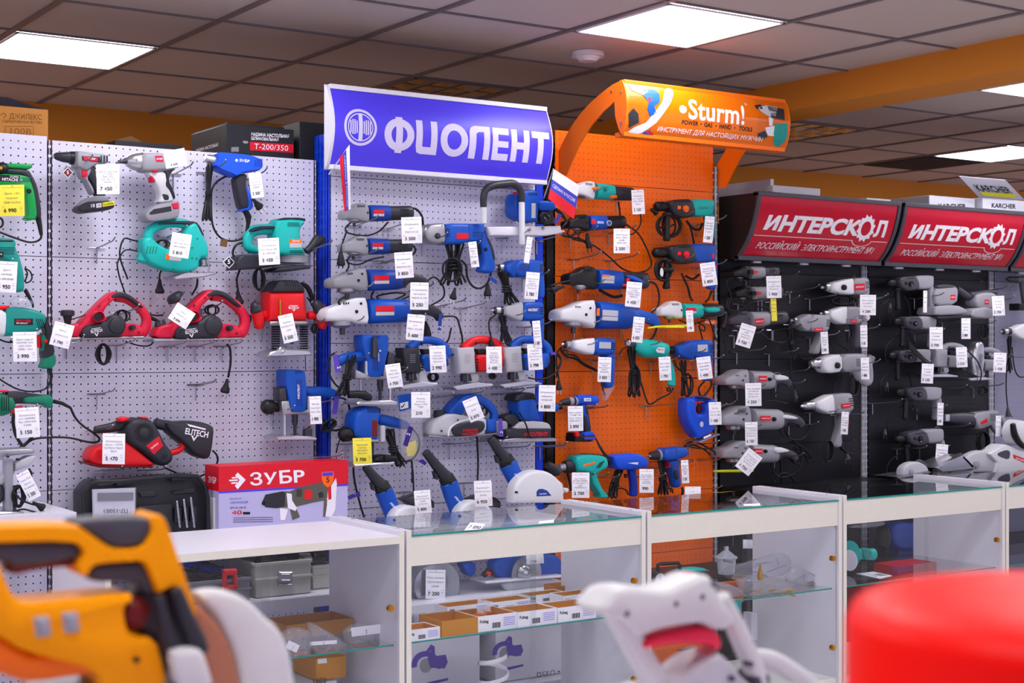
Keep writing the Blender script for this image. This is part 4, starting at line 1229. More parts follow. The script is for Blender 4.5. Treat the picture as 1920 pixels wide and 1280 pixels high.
part(t, 'rubber_back', 'dark', pf([(1310, 670), (1420, 660), (1370, 700), (1355, 760), (1400, 850), (1408, 910), (1385, 900), (1365, 850), (1320, 800), (1340, 740)], .03, .058, .01, 1))
part(t, 'rubber_back', 'dark', pf([(1290, 860), (1355, 870), (1360, 920), (1310, 925)], .0285, .03, .006, 1))
part(t, 'trigger', 'crim', pf([(1200, 706), (1250, 712), (1252, 772), (1216, 774), (1212, 745)], .026, .04, .006))
part(t, 'direction_switch', 'crim', bx(1226, 672, 1264, 694, .04, .02, .004))
b = part(t, 'battery', 'grey', pf([(1160, 1035), (1200, 985), (1270, 945), (1430, 922), (1446, 940), (1440, 1050), (1400, 1068), (1240, 1090), (1180, 1085)], .04, .08, .012, 1))
part(b, 'battery_band', 'dark', pf([(1195, 1020), (1230, 990), (1370, 965), (1375, 1005), (1240, 1030), (1200, 1035)], .0412, .004, .001))
part(b, 'battery_clip', 'crim', pf([(1372, 945), (1430, 935), (1434, 985), (1390, 992)], .043, .01, .003))
hooks('metal peg hook through the impact wrench', (972, 580), (1548, 604))
tag((1390, 515), 170, 140, '6 600', ['Гайковерт', 'аккумул. ЗУБР', 'Li-Ion 18.0В, 350', 'Н.м, 1.5Ач'], 'lying on the impact wrench', -10, o=.115)
# heat gun
fr('A2')
t = T('heat_gun', 'blue heat gun with black grip and silver nozzle, at the top of the white rack', 'heat gun', (590, 690))
part(t, 'nozzle', 'silver', tb([(302, 342, 24), (320, 350, 32), (385, 362, 38)], 0, 16, cap=.1))
part(t, 'motor_housing', 'blueb', pf([(380, 302), (430, 300), (610, 318), (680, 345), (693, 375), (690, 405), (670, 425), (620, 432), (560, 440), (515, 468), (480, 450), (360, 400), (392, 350)], .04, .08, .02, 1))
part(t, 'logo', 'logow', pf([(500, 357), (511, 346), (522, 357), (511, 369)], .0412, .001, .0002), tx('ЗУБР', (562, 360), 17, .0412, 6, wpx=70), smooth=0)
part(t, 'vents', 'black', slots(625, 350, 680, 400, 4, .041, .3, lean=10))
part(t, 'grip', 'dark', pf([(500, 455), (590, 440), (580, 520), (600, 610), (598, 675), (545, 690), (520, 580)], .028, .056, .014, 1))
part(t, 'grip_stripe', 'blueb', pf([(562, 520), (590, 540), (615, 600), (628, 685), (540, 698), (545, 680), (595, 670)], .026, .05, .008, 1))
c = cable(t, tb([(570, 695, 20), (590, 735, 22), (588, 780, 14), (578, 830, 10)], 0, 10), cb([(578, 830), (540, 880), (470, 895), (400, 870), (355, 800), (342, 700), (345, 560), (380, 500), (440, 465), (490, 455)], 7, -.02), bundle((330, 400), (312, 745), 26, 6, 7, .02))
plug(c, (640, 640), -40, 2.2, .03)
hooks('metal peg hook carrying the blue heat gun', (440, 352), (716, 402))
solo('warning_tag', 'tiny black and orange warning tag on the heat gun cord', 'tag', 'wood', bx(404, 884, 450, 932, .0, .003, .0005, 10))
tag((630, 440), 84, 168, '3 300', ['Фен ЗУБР', 'технический', '2 режима', '2000Вт'], 'on the blue heat gun', -8)
# teal jigsaw
t = T('jigsaw', 'teal jigsaw with dark top, in the white rack', 'jigsaw', (170, 1140))
part(t, 'motor_housing', 'teal', pf([(-118, 880), (-60, 860), (-10, 910), (60, 950), (130, 960), (150, 880), (190, 790), (245, 760), (290, 850), (330, 920), (328, 1010), (270, 1010), (268, 1080), (170, 1108), (40, 1090), (-60, 1050), (-110, 990)], .036, .072, .018, 1))
part(t, 'handle', 'teal', tb([(-80, 890, 34), (-70, 830, 34), (0, 790, 32), (90, 775, 30), (170, 785, 36), (220, 840, 44)], 0, 14, .9, .2, sm=3))
part(t, 'rubber_top', 'dark', pf([(-20, 782), (60, 762), (170, 758), (245, 764), (275, 800), (302, 868), (270, 850), (225, 792), (150, 780), (60, 782)], .03, .06, .008, 1))
part(t, 'dust_port', 'teal', tb([(-106, 975, 40), (-118, 1030, 42)], 0, 12))
part(t, 'blade_holder', 'steel', bx(278, 1010, 326, 1065, .02, .04, .004), tb([(318, 1000, 5), (328, 1070, 5), (320, 1110, 5)], .03, 8))
part(t, 'base_plate', 'silver', pf([(90, 1135), (180, 1108), (360, 1100), (372, 1115), (300, 1135), (110, 1152)], .05, .10, .003))
p = part(t, 'name_plate', 'orange', pf([(45, 975), (70, 985), (62, 1022), (38, 1014)], .0372, .003, .001))
part(t, 'name_plate', 'lgrey', pf([(70, 985), (145, 1000), (138, 1032), (62, 1022)], .0372, .003, .001))
for q in ((140, 905), (215, 940), (250, 880), (245, 1012), (92, 1082), (215, 1010)): part(t, 'screw', 'dgreen', lt(q, [(7, .0372), (7, .03)], 10))
part(t, 'vents', 'dgreen', slots(-100, 930, -20, 980, 4, .0372, .4, lean=10))
c = cable(t, loops((15, 915), 50, 30, 3, 5, .0), cb([(-110, 900), (-180, 890), (-240, 880), (-268, 960), (-260, 1030), (-230, 1110), (-215, 1150)], 6, -.02), cb([(250, 1150), (245, 1200), (210, 1255)], 6, -.04))
hooks('metal peg hook carrying the teal jigsaw', (182, 790), (-298, 865))
tag((148, 845), 132, 160, '2 810', ['Лобзик', '550Вт/плав., Sturm', '80мм JS4085D'], 'on the teal jigsaw', 9)
c = part(t, 'cord', 'rubber', cb([(20, 1080), (0, 1110), (-4, 1160)], 6, -.03))
plug(c, (-2, 1190), 0, 2.4, -.03)
# orbital sander
t = T('orbital_sander', 'teal round-pad orbital sander with dark dust box', 'sander', (850, 1100))
part(t, 'motor_housing', 'teal', pf([(775, 770), (800, 742), (900, 738), (968, 745), (976, 775), (945, 808), (940, 850), (965, 960), (985, 985), (800, 990), (775, 960), (770, 850)], .045, .09, .02, 1))
part(t, 'top_cap', 'dark', pf([(792, 750), (830, 738), (930, 738), (970, 744), (974, 760), (880, 748), (820, 752)], .046, .09, .006))
part(t, 'handle', 'teal', tb([(775, 820, 40), (690, 818, 36), (620, 830, 38), (585, 880, 34), (590, 935, 34), (640, 955, 26), (690, 950, 24)], 0, 14, .9, .2, sm=3))
part(t, 'rubber_top', 'dark', pf([(600, 825), (650, 795), (770, 792), (775, 815), (690, 815), (630, 835)], .034, .06, .008, 1))
part(t, 'trigger', 'orange', bx(770, 888, 796, 920, .036, .03, .004))
part(t, 'skirt', 'greyp', tb([(892, 992, 100), (892, 1040, 100)], 0, 28, .6, cap=.1))
part(t, 'sanding_pad', 'dark', pf([(762, 1098), (790, 1072), (960, 1048), (1018, 1062), (1000, 1080), (860, 1098)], .06, .13, .008))
part(t, 'dust_box', 'dark', pf([(504, 1088), (525, 1000), (560, 982), (680, 984), (760, 1000), (805, 1030), (805, 1055), (690, 1076)], .05, .1, .012))
p = part(t, 'name_plate', 'orange', bx(862, 882, 944, 908, .047, .004, .001))
part(p, 'lettering', 'logow', tx('•Sturm!', (905, 894), 14, .048, wpx=58), smooth=0)
part(t, 'name_plate', 'lgrey', bx(866, 908, 946, 940, .047, .004, .001))
part(t, 'vents', 'black', slots(865, 955, 955, 975, 2, .0462, .4, False), slots(850, 770, 930, 800, 3, .0462, .4, False))
c = cable(t, cb([(560, 905), (510, 920), (485, 970), (500, 1020)], 8, 0), cb([(535, 1080), (512, 1150), (520, 1220)], 7, -.02), loops((660, 1150), 45, 80, 4, 6, .0))
plug(c, (523, 1262), -8, 2.4, -.02)
part(t, 'swivel_cord_guard', 'dark', tb([(975, 965, 22), (1010, 935, 26), (1050, 890, 40), (1085, 885, 30)], 0, 10))
hooks('metal peg hook beside the orbital sander', (1152, 886))
s = solo('sticker', 'black and red diamond warranty sticker with figure five left of the orbital sander', 'sticker', 'logow', pf([(461, 996), (500, 1038), (461, 1078), (420, 1036)], .02, .002, .0003))
part(s, 'print', 'ink', pf([(461, 1002), (493, 1037), (461, 1071), (427, 1035)], .0205, .001, .0001))
part(s, 'lettering', 'logow', tx('5', (460, 1033), 28, .021), smooth=0)
tag((722, 876), 140, 178, '3 450', ['Шлифмашина', 'эксц. Sturm 450', 'Вт OS8125R'], 'on the orbital sander', -3)
# planers
def planer(k, lab, x, y, sc, a, second=False):
 loc(x, y, sc, a)
 t = T('electric_planer', lab, 'planer', (300, 400))
 part(t, 'motor_housing', 'crim', pf([(100, 345), (165, 235), (230, 170), (330, 70), (400, 8), (445, 2), (470, 30), (400, 80), (350, 130), (330, 180), (400, 215), (480, 240), (600, 250), (640, 290), (640, 355)], .04, .08, .016, 1))
 part(t, 'handle', 'crim', tb([(420, 45, 40), (500, 60, 36), (580, 110, 36), (640, 180, 36), (650, 250, 40), (620, 310, 44), (560, 330, 30)], 0, 14, .95, .25, sm=3))
 part(t, 'rubber_top', 'dark', pf([(380, 40), (440, 2), (520, 22), (590, 75), (640, 130), (600, 120), (540, 70), (470, 40), (400, 60)], .042, .07, .006, 1))
 part(t, 'belt_cover', 'dark', pf([(165, 340), (175, 285), (215, 258), (345, 230), (380, 190), (440, 178), (490, 205), (510, 260), (480, 325), (440, 345), (380, 342), (210, 360)], .056, .05, .012, 1), lt((435, 262), [(52, .0625), (60, .06), (64, .056)], 24))
 n = part(t, 'lettering', 'logow', tx('ELITECH', (278, 300), 22, .058, -8, wpx=88), pf([(240, 284), (310, 274), (310, 278), (242, 288)], .058, .001, .0002), pf([(262, 320), (272, 318), (280, 332), (286, 316), (294, 314), (282, 342)], .058, .001, .0002), smooth=0)
 part(t, 'chip_port', 'crim', lt((288, 195), [(26, .052), (38, .07), (43, .066), (44, .02)], 22))
 part(t, 'port_mouth', 'black', lt((288, 195), [(30, .0705), (30, .066)], 22))
 if not second: kn = part(t, 'depth_knob', 'dark', tb([(60, 150, 52), (60, 185, 52)], .0, 18, cap=.25), tb([(60, 190, 34), (62, 250, 22)], .0, 14))
 else: kn = part(t, 'depth_knob', 'dark', tb([(182, 80, 30), (170, 70, 66), (158, 50, 62)], .02, 18), tb([(60, 230, 36), (60, 262, 42)], .0, 14))
 part(t, 'front_shoe', 'crim', pf([(20, 345), (45, 270), (100, 250), (165, 240), (175, 350)], .038, .076, .01, 1))
 part(t, 'sole_plate', 'alu', pf([(10, 352), (640, 340), (640, 358), (20, 374)], .046, .09, .003))
 part(t, 'side_knob', 'dark', lt((560, 275), [(16, .07), (20, .062), (20, .04)], 14))
 part(t, 'screw', 'maroon', lt((600, 312), [(7, .047), (7, .04)], 10), lt((300, 115), [(7, .047), (7, .04)], 10), lt((375, 62), [(6, .047), (6, .04)], 10))
 return t
fr('A3')
t = planer(0, 'crimson electric planer with mushroom knob, left of the two', 446, 420, 1.0, 0)
loc()
c = cable(t, loops((775, 895), 68, 85, 7, 6, .01), cb([(880, 240), (885, 200), (940, 115), (1060, 130)], 6, -.03), cb([(950, 470), (900, 330), (880, 240)], 6, -.03), cb([(1090, 600), (1150, 625), (1200, 655), (1220, 680)], 9, -.03), loops((915, 610), 60, 50, 3, 6, .0), cb([(535, 635), (600, 615), (640, 600)], 5, .02), cb([(940, 800), (1040, 830), (1120, 830), (1160, 790)], 6, -.02))
hooks('metal peg hook under the left crimson planer', (632, 748), (1018, 770), (1045, 520))
tag((487, 665), 150, 180, '3 790', ['Рубанок', 'ELITECH Р 82'], 'below the left crimson planer', 15)
fr('A4')
t = planer(1, 'crimson electric planer with tilted knob, right of the two', 20, 262, 1.14, 0, True)
loc()
c = cable(t, cb([(385, 190), (375, 250), (340, 310)], 8, -.03), cb([(0, 465), (60, 475), (110, 470)], 8, -.03), cb([(0, 500), (60, 515), (90, 530)], 12, -.03), cb([(620, 705), (645, 740), (650, 850), (630, 970)], 9, -.03), cb([(770, 485), (810, 480), (800, 540), (740, 605)], 8, -.03), loops((500, 430), 70, 45, 3, 7, .0))
plug(c, (615, 1030), 12, 2.9, -.03)
hooks('metal peg hook under the right crimson planer', (308, 662), (532, 662), (585, 355), (752, 662))
tag((300, 415), 170, 150, '3 690', ['Рубанок', 'ELITECH Р 110'], 'lying askew on the right crimson planer', 33, o=.1)
hooks('empty metal peg hook below the right crimson planer', (540, 972))
fr('A5')
hooks('empty metal peg hook on the white board above the belt sander', (922, 110))
# red router
fr('A4')
t = T('plunge_router', 'red and black plunge router with two side handles on silver base', 'router', (1120, 795))
part(t, 'top_cap', 'dark', pf([(972, 285), (1000, 250), (1030, 200), (1070, 190), (1190, 190), (1225, 215), (1250, 270), (1252, 290), (972, 292)], .05, .1, .016, 1))
part(t, 'vents', 'black', slots(1085, 195, 1205, 245, 6, .0512, .35, lean=-14))
part(t, 'motor_housing', 'red', pf([(968, 285), (1255, 285), (1262, 380), (1275, 470), (1270, 520), (968, 520), (965, 380)], .052, .104, .022))
part(t, 'lettering', 'logow', tx('ELITECH', (1155, 412), 20, .053, wpx=82), pf([(1120, 393), (1190, 393), (1184, 397), (1124, 397)], .053, .001, .0002), pf([(1142, 424), (1150, 424), (1157, 434), (1163, 424), (1171, 424), (1157, 442)], .053, .001, .0002), smooth=0)
for sgn, cx in ((-1, 868), (1, 1372)):
 h = part(t, 'side_handle', 'red', tb([(cx - sgn * -8 - 18 * sgn * 0 - 14, 420, 46), (cx, 470, 50), (cx + 12, 550, 42), (cx + 18, 575, 30)], .02, 16) if sgn < 0 else tb([(cx - 18, 400, 46), (cx + 2, 470, 50), (cx + 14, 550, 46), (cx + 10, 575, 30)], .02, 16), tb([((cx + 40 * -sgn), 470, 36), (cx + 100 * -sgn, 475, 34)], .01, 12))
 part(h, 'handle_top', 'dark', tb([(cx - 40, 390, 34), (cx - 22, 400, 46), (cx - 10, 440, 48)], .03, 14) if sgn < 0 else tb([(cx - 50, 375, 34), (cx - 30, 390, 46), (cx - 8, 440, 48)], .03, 14))
part(t, 'depth_scale', 'gold', tb([(1046, 345, 9), (1048, 480, 9)], .06, 10))
part(t, 'collar', 'alu', pf([(965, 520), (1275, 516), (1270, 552), (970, 556)], .052, .104, .01))
for cx in (1010, 1235): part(t, 'bellows', 'rubber', *[tb([(cx, 560 + i * 19, 32), (cx, 566 + i * 19, 36), (cx, 574 + i * 19, 32)], 0, 16, cap=0) for i in range(10)])
part(t, 'chip_shield', 'door', bx(1090, 640, 1225, 760, .04, .003, .001))
part(t, 'collet', 'mech', tb([(1140, 560, 40), (1140, 640, 26), (1140, 700, 18)], 0, 12))
part(t, 'base_plate', 'silver', pf([(955, 790), (980, 766), (1080, 740), (1280, 752), (1302, 780), (1300, 794), (955, 806)], .06, .12, .004), tb([(1040, 735, 28), (1060, 760, 40)], .05, 12))
c = cable(t, tb([(1215, 220, 14), (1265, 250, 20), (1300, 330, 18), (1290, 350, 14)], -.01, 10, sm=3), cb([(1262, 330), (1290, 370), (1300, 400)], 6, -.02), loops((1320, 580), 30, 35, 3, 7, .0), cb([(1248, 800), (1250, 900), (1250, 910)], 3, -.06))
hooks('metal peg hook carrying the red router', (1075, 485), (1410, 492))
tag((1085, 468), 118, 225, '5 500', ['Фрезер', 'ELITECH Ф', '1200'], 'tilted on the red router', -13)
# belt sander
fr('A5')
t = T('belt_sander', 'red and black belt sander with black cloth dust bag', 'sander', (1000, 745))
part(t, 'belt_frame', 'red', pf([(722, 660), (760, 595), (830, 580), (1000, 545), (1060, 575), (1200, 690), (1260, 745), (900, 750), (780, 740), (725, 712)], .05, .10, .012, 1))
part(t, 'sanding_belt', 'maroon', tb([(745, 690, 52), (860, 705, 46)], -.0, 16, 1.2), pf([(698, 710), (800, 735), (1230, 742), (1225, 752), (800, 752), (705, 728)], .054, .10, .003))
part(t, 'motor_housing', 'dark', pf([(1010, 430), (1050, 375), (1120, 358), (1210, 365), (1260, 420), (1330, 560), (1395, 640), (1390, 700), (1340, 742), (1290, 740), (1230, 690), (1120, 610), (1060, 580), (1015, 520)], .062, .11, .018, 1))
part(t, 'fan_grille', 'black', *[pf([(1155 + 42 * math.cos(q), 475 + 42 * math.sin(q)), (1155 + 78 * math.cos(q + .1), 475 + 78 * math.sin(q + .1)), (1155 + 78 * math.cos(q + .24), 475 + 78 * math.sin(q + .24)), (1155 + 42 * math.cos(q + .16), 475 + 42 * math.sin(q + .16))], .0635, .004, .0005) for q in [2 * PI * i / 24 for i in range(24)]])
part(t, 'hub_cap', 'dark', lt((1155, 475), [(30, .066), (40, .064), (40, .058)], 20))
part(t, 'rear_handle', 'dark', tb([(760, 450, 30), (800, 446, 34), (900, 430, 40), (1010, 400, 50), (1080, 395, 46)], .01, 14, .9, .2, sm=2))
part(t, 'trim', 'red', pf([(960, 360), (1000, 345), (1040, 352), (1030, 375), (970, 390)], .06, .05, .006), pf([(1130, 350), (1180, 348), (1200, 362), (1140, 366)], .05, .05, .004))
part(t, 'front_grip', 'red', tb([(1340, 640, 24), (1420, 620, 26), (1465, 585, 22), (1440, 560, 18)], .03, 12, sm=2))
part(t, 'dust_neck', 'dark', tb([(1240, 395, 40), (1290, 410, 42), (1350, 420, 46)], .02, 14))
b = part(t, 'dust_bag', 'dark', pf([(1330, 385), (1420, 385), (1540, 378), (1640, 390), (1700, 412), (1728, 438), (1712, 600), (1690, 680), (1650, 690), (1560, 660), (1500, 590), (1440, 540), (1380, 490), (1340, 440)], .06, .09, .03, 1), label='black cloth dust bag')
part(b, 'lettering', 'logow', tx('ELITECH', (1575, 475), 46, .0615, 10, wpx=190), pf([(1495, 402), (1650, 442), (1640, 452), (1530, 425), (1520, 425)], .0615, .001, .0002), pf([(1530, 495), (1546, 498), (1552, 522), (1570, 500), (1580, 502), (1550, 542)], .0615, .001, .0002), smooth=0)
p = part(t, 'name_plate', 'redbox', pf([(1170, 580), (1275, 502), (1305, 580), (1232, 648)], .0632, .003, .001))
part(p, 'lettering', 'logow', tx('ELITECH', (1238, 578), 12, .0642, -38, wpx=70), smooth=0)
part(t, 'vents', 'black', slots(1285, 650, 1335, 690, 4, .0632, .4, lean=10))
cable(t, cb([(1320, 755), (1400, 790), (1480, 825), (1590, 825), (1680, 780), (1735, 720), (1738, 660), (1700, 615)], 8, .0))
hooks('metal peg hook under the belt sander', (905, 410), (978, 740), (1328, 738))
tag((912, 480), 180, 245, '5 470', ['Шлифмашина', 'ленточ. ЭЛПМ', 'ELITECH МШЛ', '900 Р'], 'in front of the belt sander', 1)
hooks('empty metal peg hook at the right of the white board above the dust bag', (1735, 40))
# blue milling trimmer
fr('A6')
def router(lab, x, y, sc, fx=1, knob=True, col='blue'):
 loc(x, y, sc, 0, fx)
 t = T('plunge_router', lab, 'router', (75, 485))
 part(t, 'motor_housing', col, pf([(0, 10), (10, 2), (118, 4), (132, 20), (142, 130), (140, 270), (120, 288), (36, 285), (20, 190), (0, 100)], .045, .09, .014, 1))
 part(t, 'vents', 'black', slots(60, 8, 110, 28, 5, .0462, .4))
 part(t, 'name_strip', 'blued', bx(70, 70, 110, 240, .0462, .003, .0008))
 h = part(t, 'handle', col, tb([(130, 145, 30), (180, 150, 38), (260, 155, 36), (320, 170, 34), (335, 200, 24)], 0, 14, .9, .2, sm=2))
 part(t, 'gear_housing', 'alu', pf([(-30, 210), (30, 205), (40, 280), (140, 270), (225, 230), (225, 300), (-20, 305)], .04, .08, .01))
 part(t, 'clamp_block', 'mech', pf([(-42, 130), (0, 115), (15, 210), (-42, 215)], .04, .06, .006))
 part(t, 'guide_rod', 'silver', tb([(-8, 300, 11), (-8, 455, 11)], .02, 12), tb([(190, 300, 8), (190, 455, 8)], -.03, 12))
 part(t, 'rod_sleeve', 'silver', tb([(150, 180, 16), (150, 300, 16)], .03, 12))
 part(t, 'collet', 'mech', tb([(60, 300, 22), (60, 370, 18)], 0, 12), tb([(60, 370, 11), (60, 450, 11)], 0, 10))
 part(t, 'base_plate', 'silver', pf([(-62, 455), (-20, 442), (200, 448), (212, 462), (205, 474), (-55, 476)], .06, .12, .004))
 if knob: part(t, 'depth_knob', 'black', tb([(-150, 250, 40), (-135, 250, 50), (-95, 252, 50), (-75, 252, 34), (-45, 255, 32)], .0, 16))
 return t
t = router('blue plunge router with grey base and black knob, bottom of the white rack', 626, 185, 1.0)
part(t, 'lettering', 'logow', tx('ФИОЛЕНТ', (85, 150), 14, .047, -90, wpx=100), smooth=0)
part(t, 'dust_stop', 'mech', pf([(132, 450), (134, 400), (160, 395), (178, 380), (180, 450)], .03, .03, .003))
loc()
c = cable(t, cb([(960, 375), (1020, 385), (1050, 450), (1030, 550), (970, 590), (910, 580), (870, 510)], 7, .0), loops((910, 560), 50, 45, 4, 7, .01, .6), cb([(755, 90), (758, 190)], 3, -.06))
part(c, 'cord_tag', 'purple', bx(942, 368, 974, 485, .02, .002, .0005, 9))
hooks('metal peg hook carrying the blue router in the white rack', (685, 425), (937, 372))
tag((820, 365), 78, 185, '4 990', ['Фрезер', 'Фиолент', 'МФ3-1100Э'], 'behind the handle of the blue router in the white rack', -3, o=.10)
# open tool case on the rack shelf
fr('A5')
plane(4.92)
t = T('tool_case', 'open black plastic tool case with drill bits standing behind the counter', 'tool case', (1180, 1200))
part(t, 'case_shell', 'case', pf([(650, 960), (700, 890), (740, 858), (800, 850), (805, 885), (950, 860), (1370, 815), (1380, 840), (1500, 805), (1590, 812), (1650, 880), (1680, 1000), (1690, 1300), (660, 1330)], .0, .10, .012))
rimp = [(668, 1320), (660, 965), (710, 895), (760, 868), (960, 862), (1380, 818), (1580, 822), (1632, 885), (1662, 1000), (1672, 1300)]
part(t, 'case_rim', 'case', tb([(p[0], p[1], 17) for p in rimp], .03, 8, 1.2, .4))
part(t, 'tray', 'dark', pf([(1105, 1060), (1380, 1040), (1385, 1330), (1105, 1330)], .012, .02, .006), pf([(1110, 950), (1260, 942), (1250, 985), (1130, 995)], .008, .01, .004), pf([(1370, 940), (1560, 920), (1560, 960), (1390, 968)], .008, .01, .004))
part(t, 'bit_holder', 'dark', bx(1405, 1078, 1460, 1190, .02, .02, .004), bx(1470, 1070, 1515, 1190, .02, .02, .004), bx(1525, 1066, 1580, 1190, .02, .02, .004))
part(t, 'latch_tab', 'case', pf([(930, 850), (1080, 830), (1085, 880), (935, 900)], .03, .03, .005), pf([(1370, 822), (1500, 808), (1505, 855), (1375, 862)], .03, .03, .005))
for i, (a0, a1) in enumerate((((1415, 1020), (1440, 1230)), ((1470, 1005), (1498, 1230)), ((1526, 990), (1556, 1230)))):
 f = lambda u: (a0[0] + (a1[0] - a0[0]) * u, a0[1] + (a1[1] - a0[1]) * u, 8 + (2.5 if int(u * 22) % 2 else 0))
 solo('drill_bit', ('leftmost', 'middle', 'rightmost')[i] + ' of the three steel masonry drill bits in the open case', 'drill bit', 'steel', tb([f(u / 22) for u in range(23)], .035, 8, cap=.6), group='masonry drill bits in the case')
b = solo('plastic_bag', 'clear zip bag with a printed leaflet in the open tool case', 'bag', 'paper', pf([(742, 930), (1082, 915), (1078, 1330), (752, 1330)], .03, .012, .004))
part(b, 'film', 'bag', pf([(736, 925), (1090, 910), (1086, 1332), (748, 1332)], .034, .003, .001))
part(b, 'dark_print', 'toold', pf([(780, 955), (1068, 950), (1066, 1015), (782, 1022)], .0345, .001, .0001))
part(b, 'lettering', 'ink', tx('П7-1500Э', (925, 1100), 32, .0345, 179, wpx=200, bold=0), tx('П6-1200Э', (925, 1147), 32, .0345, 179, wpx=200, bold=0), smooth=0)
# carton with a rotary hammer picture
fr('A6')
plane(4.84)
Yb = 4.84
v0, v1, v2, v3 = W((178, 835)), W((1040, 770)), W((1045, 1300)), W((178, 1300))
zt, zb = v0.z, .8455
t = T('carton', 'red and grey carton with printed rotary hammer, behind the white counter', 'box', at=Vector(((v0.x + v1.x) / 2, Yb, zb)))
xa, xb = v0.x, v1.x
part(t, 'box_body', 'lilac', wb(xa, xb, Yb, Yb + .12, zb, zt), bev=.002)
part(t, 'red_panel', 'redbox', wb(xa - .0006, xb + .0006, Yb - .0008, Yb + .1206, zt - .137 * .62, zt + .0006))
part(t, 'blue_line', 'violet', wb(xa - .0005, xb + .0005, Yb - .0007, Yb, zt - .092, zt - .085))
lo = .0012
part(t, 'lettering', 'logow', tx('ЗУБР', (565, 908), 78, lo, -4, wpx=370), smooth=0)
part(t, 'logo', 'logow', pf([(305, 873), (358, 922), (305, 985), (286, 962), (318, 924), (288, 893)], lo, .0005, .0001), *[bx(x, y, x2, y + 10, lo, .0005, .0001, -3) for x, y, x2 in ((266, 903, 300), (248, 920, 306), (262, 938, 300))], smooth=0)
part(t, 'shield_print', 'orange', pf([(865, 870), (944, 866), (946, 920), (928, 955), (907, 974), (880, 955), (866, 920)], lo + .0012, .0005, .0001), smooth=0)
part(t, 'shield_print', 'violet', pf([(870, 874), (940, 870), (940, 894), (870, 898)], lo + .0018, .0005, .0001), smooth=0)
part(t, 'lettering', 'maroon', tx('5', (906, 922), 34, lo + .002), smooth=0)
part(t, 'lettering', 'ink2', tx('ПЕРФОРАТОР', (290, 1048), 10, lo, -2, wpx=80, bold=0), tx('ЗПМ-40-1100 ЭК', (306, 1108), 12, lo, -2, wpx=108), smooth=0)
part(t, 'lettering', 'violet', tx('ЭЛЕКТРИЧЕСКИЙ', (315, 1073), 14, lo, -2, wpx=118, bold=0), smooth=0)
part(t, 'lettering', 'redbox', tx('40', (298, 1140), 26, lo, -2, wpx=70), smooth=0)
part(t, 'lettering', 'ink', bx(340, 1136, 388, 1152, lo, .0005, .0001), *[bx(275, 1172 + i * 14, 540, 1175 + i * 14, lo, .0004, .0001, -1) for i in range(3)], smooth=0)
pc = part(t, 'printed_picture', 'picgrey', pf([(468, 1070), (490, 1020), (600, 998), (650, 1000), (720, 970), (850, 940), (930, 930), (945, 970), (905, 1040), (880, 1060), (800, 1075), (700, 1100), (560, 1112), (490, 1105)], lo, .0005, .0001), smooth=0, label='grey rotary hammer picture')
part(t, 'printed_picture', 'logow', pf([(630, 1010), (665, 1015), (668, 1060), (700, 1110), (690, 1130), (640, 1110)], lo + .0006, .0005, .0001), pf([(585, 1110), (640, 1120), (620, 1190), (590, 1190)], lo + .0006, .0005, .0001), smooth=0, label='pale clamp picture')
part(t, 'printed_picture', 'logow', pf([(905, 1000), (960, 910), (966, 950), (955, 1120), (930, 1170), (890, 1165), (900, 1090)], lo + .0006, .0005, .0001), smooth=0, label='pale grip picture')
part(t, 'printed_picture', 'dark', pf([(468, 1070), (490, 1022), (600, 1000), (622, 1010), (618, 1098), (560, 1110), (490, 1104)], lo + .0005, .0005, .0001), pf([(840, 1010), (870, 1000), (880, 1035), (850, 1045)], lo + .0005, .0005, .0001), smooth=0, label='dark printed chuck')
part(t, 'printed_picture', 'redbox', pf([(905, 985), (928, 960), (930, 1050), (910, 1055)], lo + .0012, .0005, .0001), smooth=0, label='red printed grip inlay')
part(t, 'printed_picture', 'picgrey', pf([(880, 1050), (900, 1050), (900, 1165), (875, 1170)], lo + .0004, .0005, .0001), pf([(650, 1100), (690, 1095), (720, 1170), (670, 1190)], lo + .0003, .0005, .0001), smooth=0, label='grey printed handle')
part(t, 'printed_picture', 'red', bx(750, 990, 800, 1050, lo + .0008, .0005, .0001), smooth=0, label='red switch picture')
part(t, 'printed_picture', 'ink', lt((478, 1078), [(14, lo + .001), (14, lo + .0004)], 14), *[bx(700 + i * 12, 985, 705 + i * 12, 1035, lo + .0008, .0005, .0001) for i in range(3)], smooth=0, label='black chuck and vent print')
# printing on the carton's side
def sidetext(s, X, y0, z0, h, wd, bold=1, o=.001):
 V, F, w_ = flat(s, bold)
 k = wd / w_
 return [Vector((X - o, y0 - vx * k, z0 + vy * h)) for vx, vy in V], F
part(t, 'lettering', 'logow', sidetext('ЗУБР', xa, Yb + .09, zt - .06, .02, .07), smooth=0)
part(t, 'printed_table', 'paper', wb(xa - .001, xa - .0004, Yb + .03, Yb + .09, zb + .01, zt - .11))
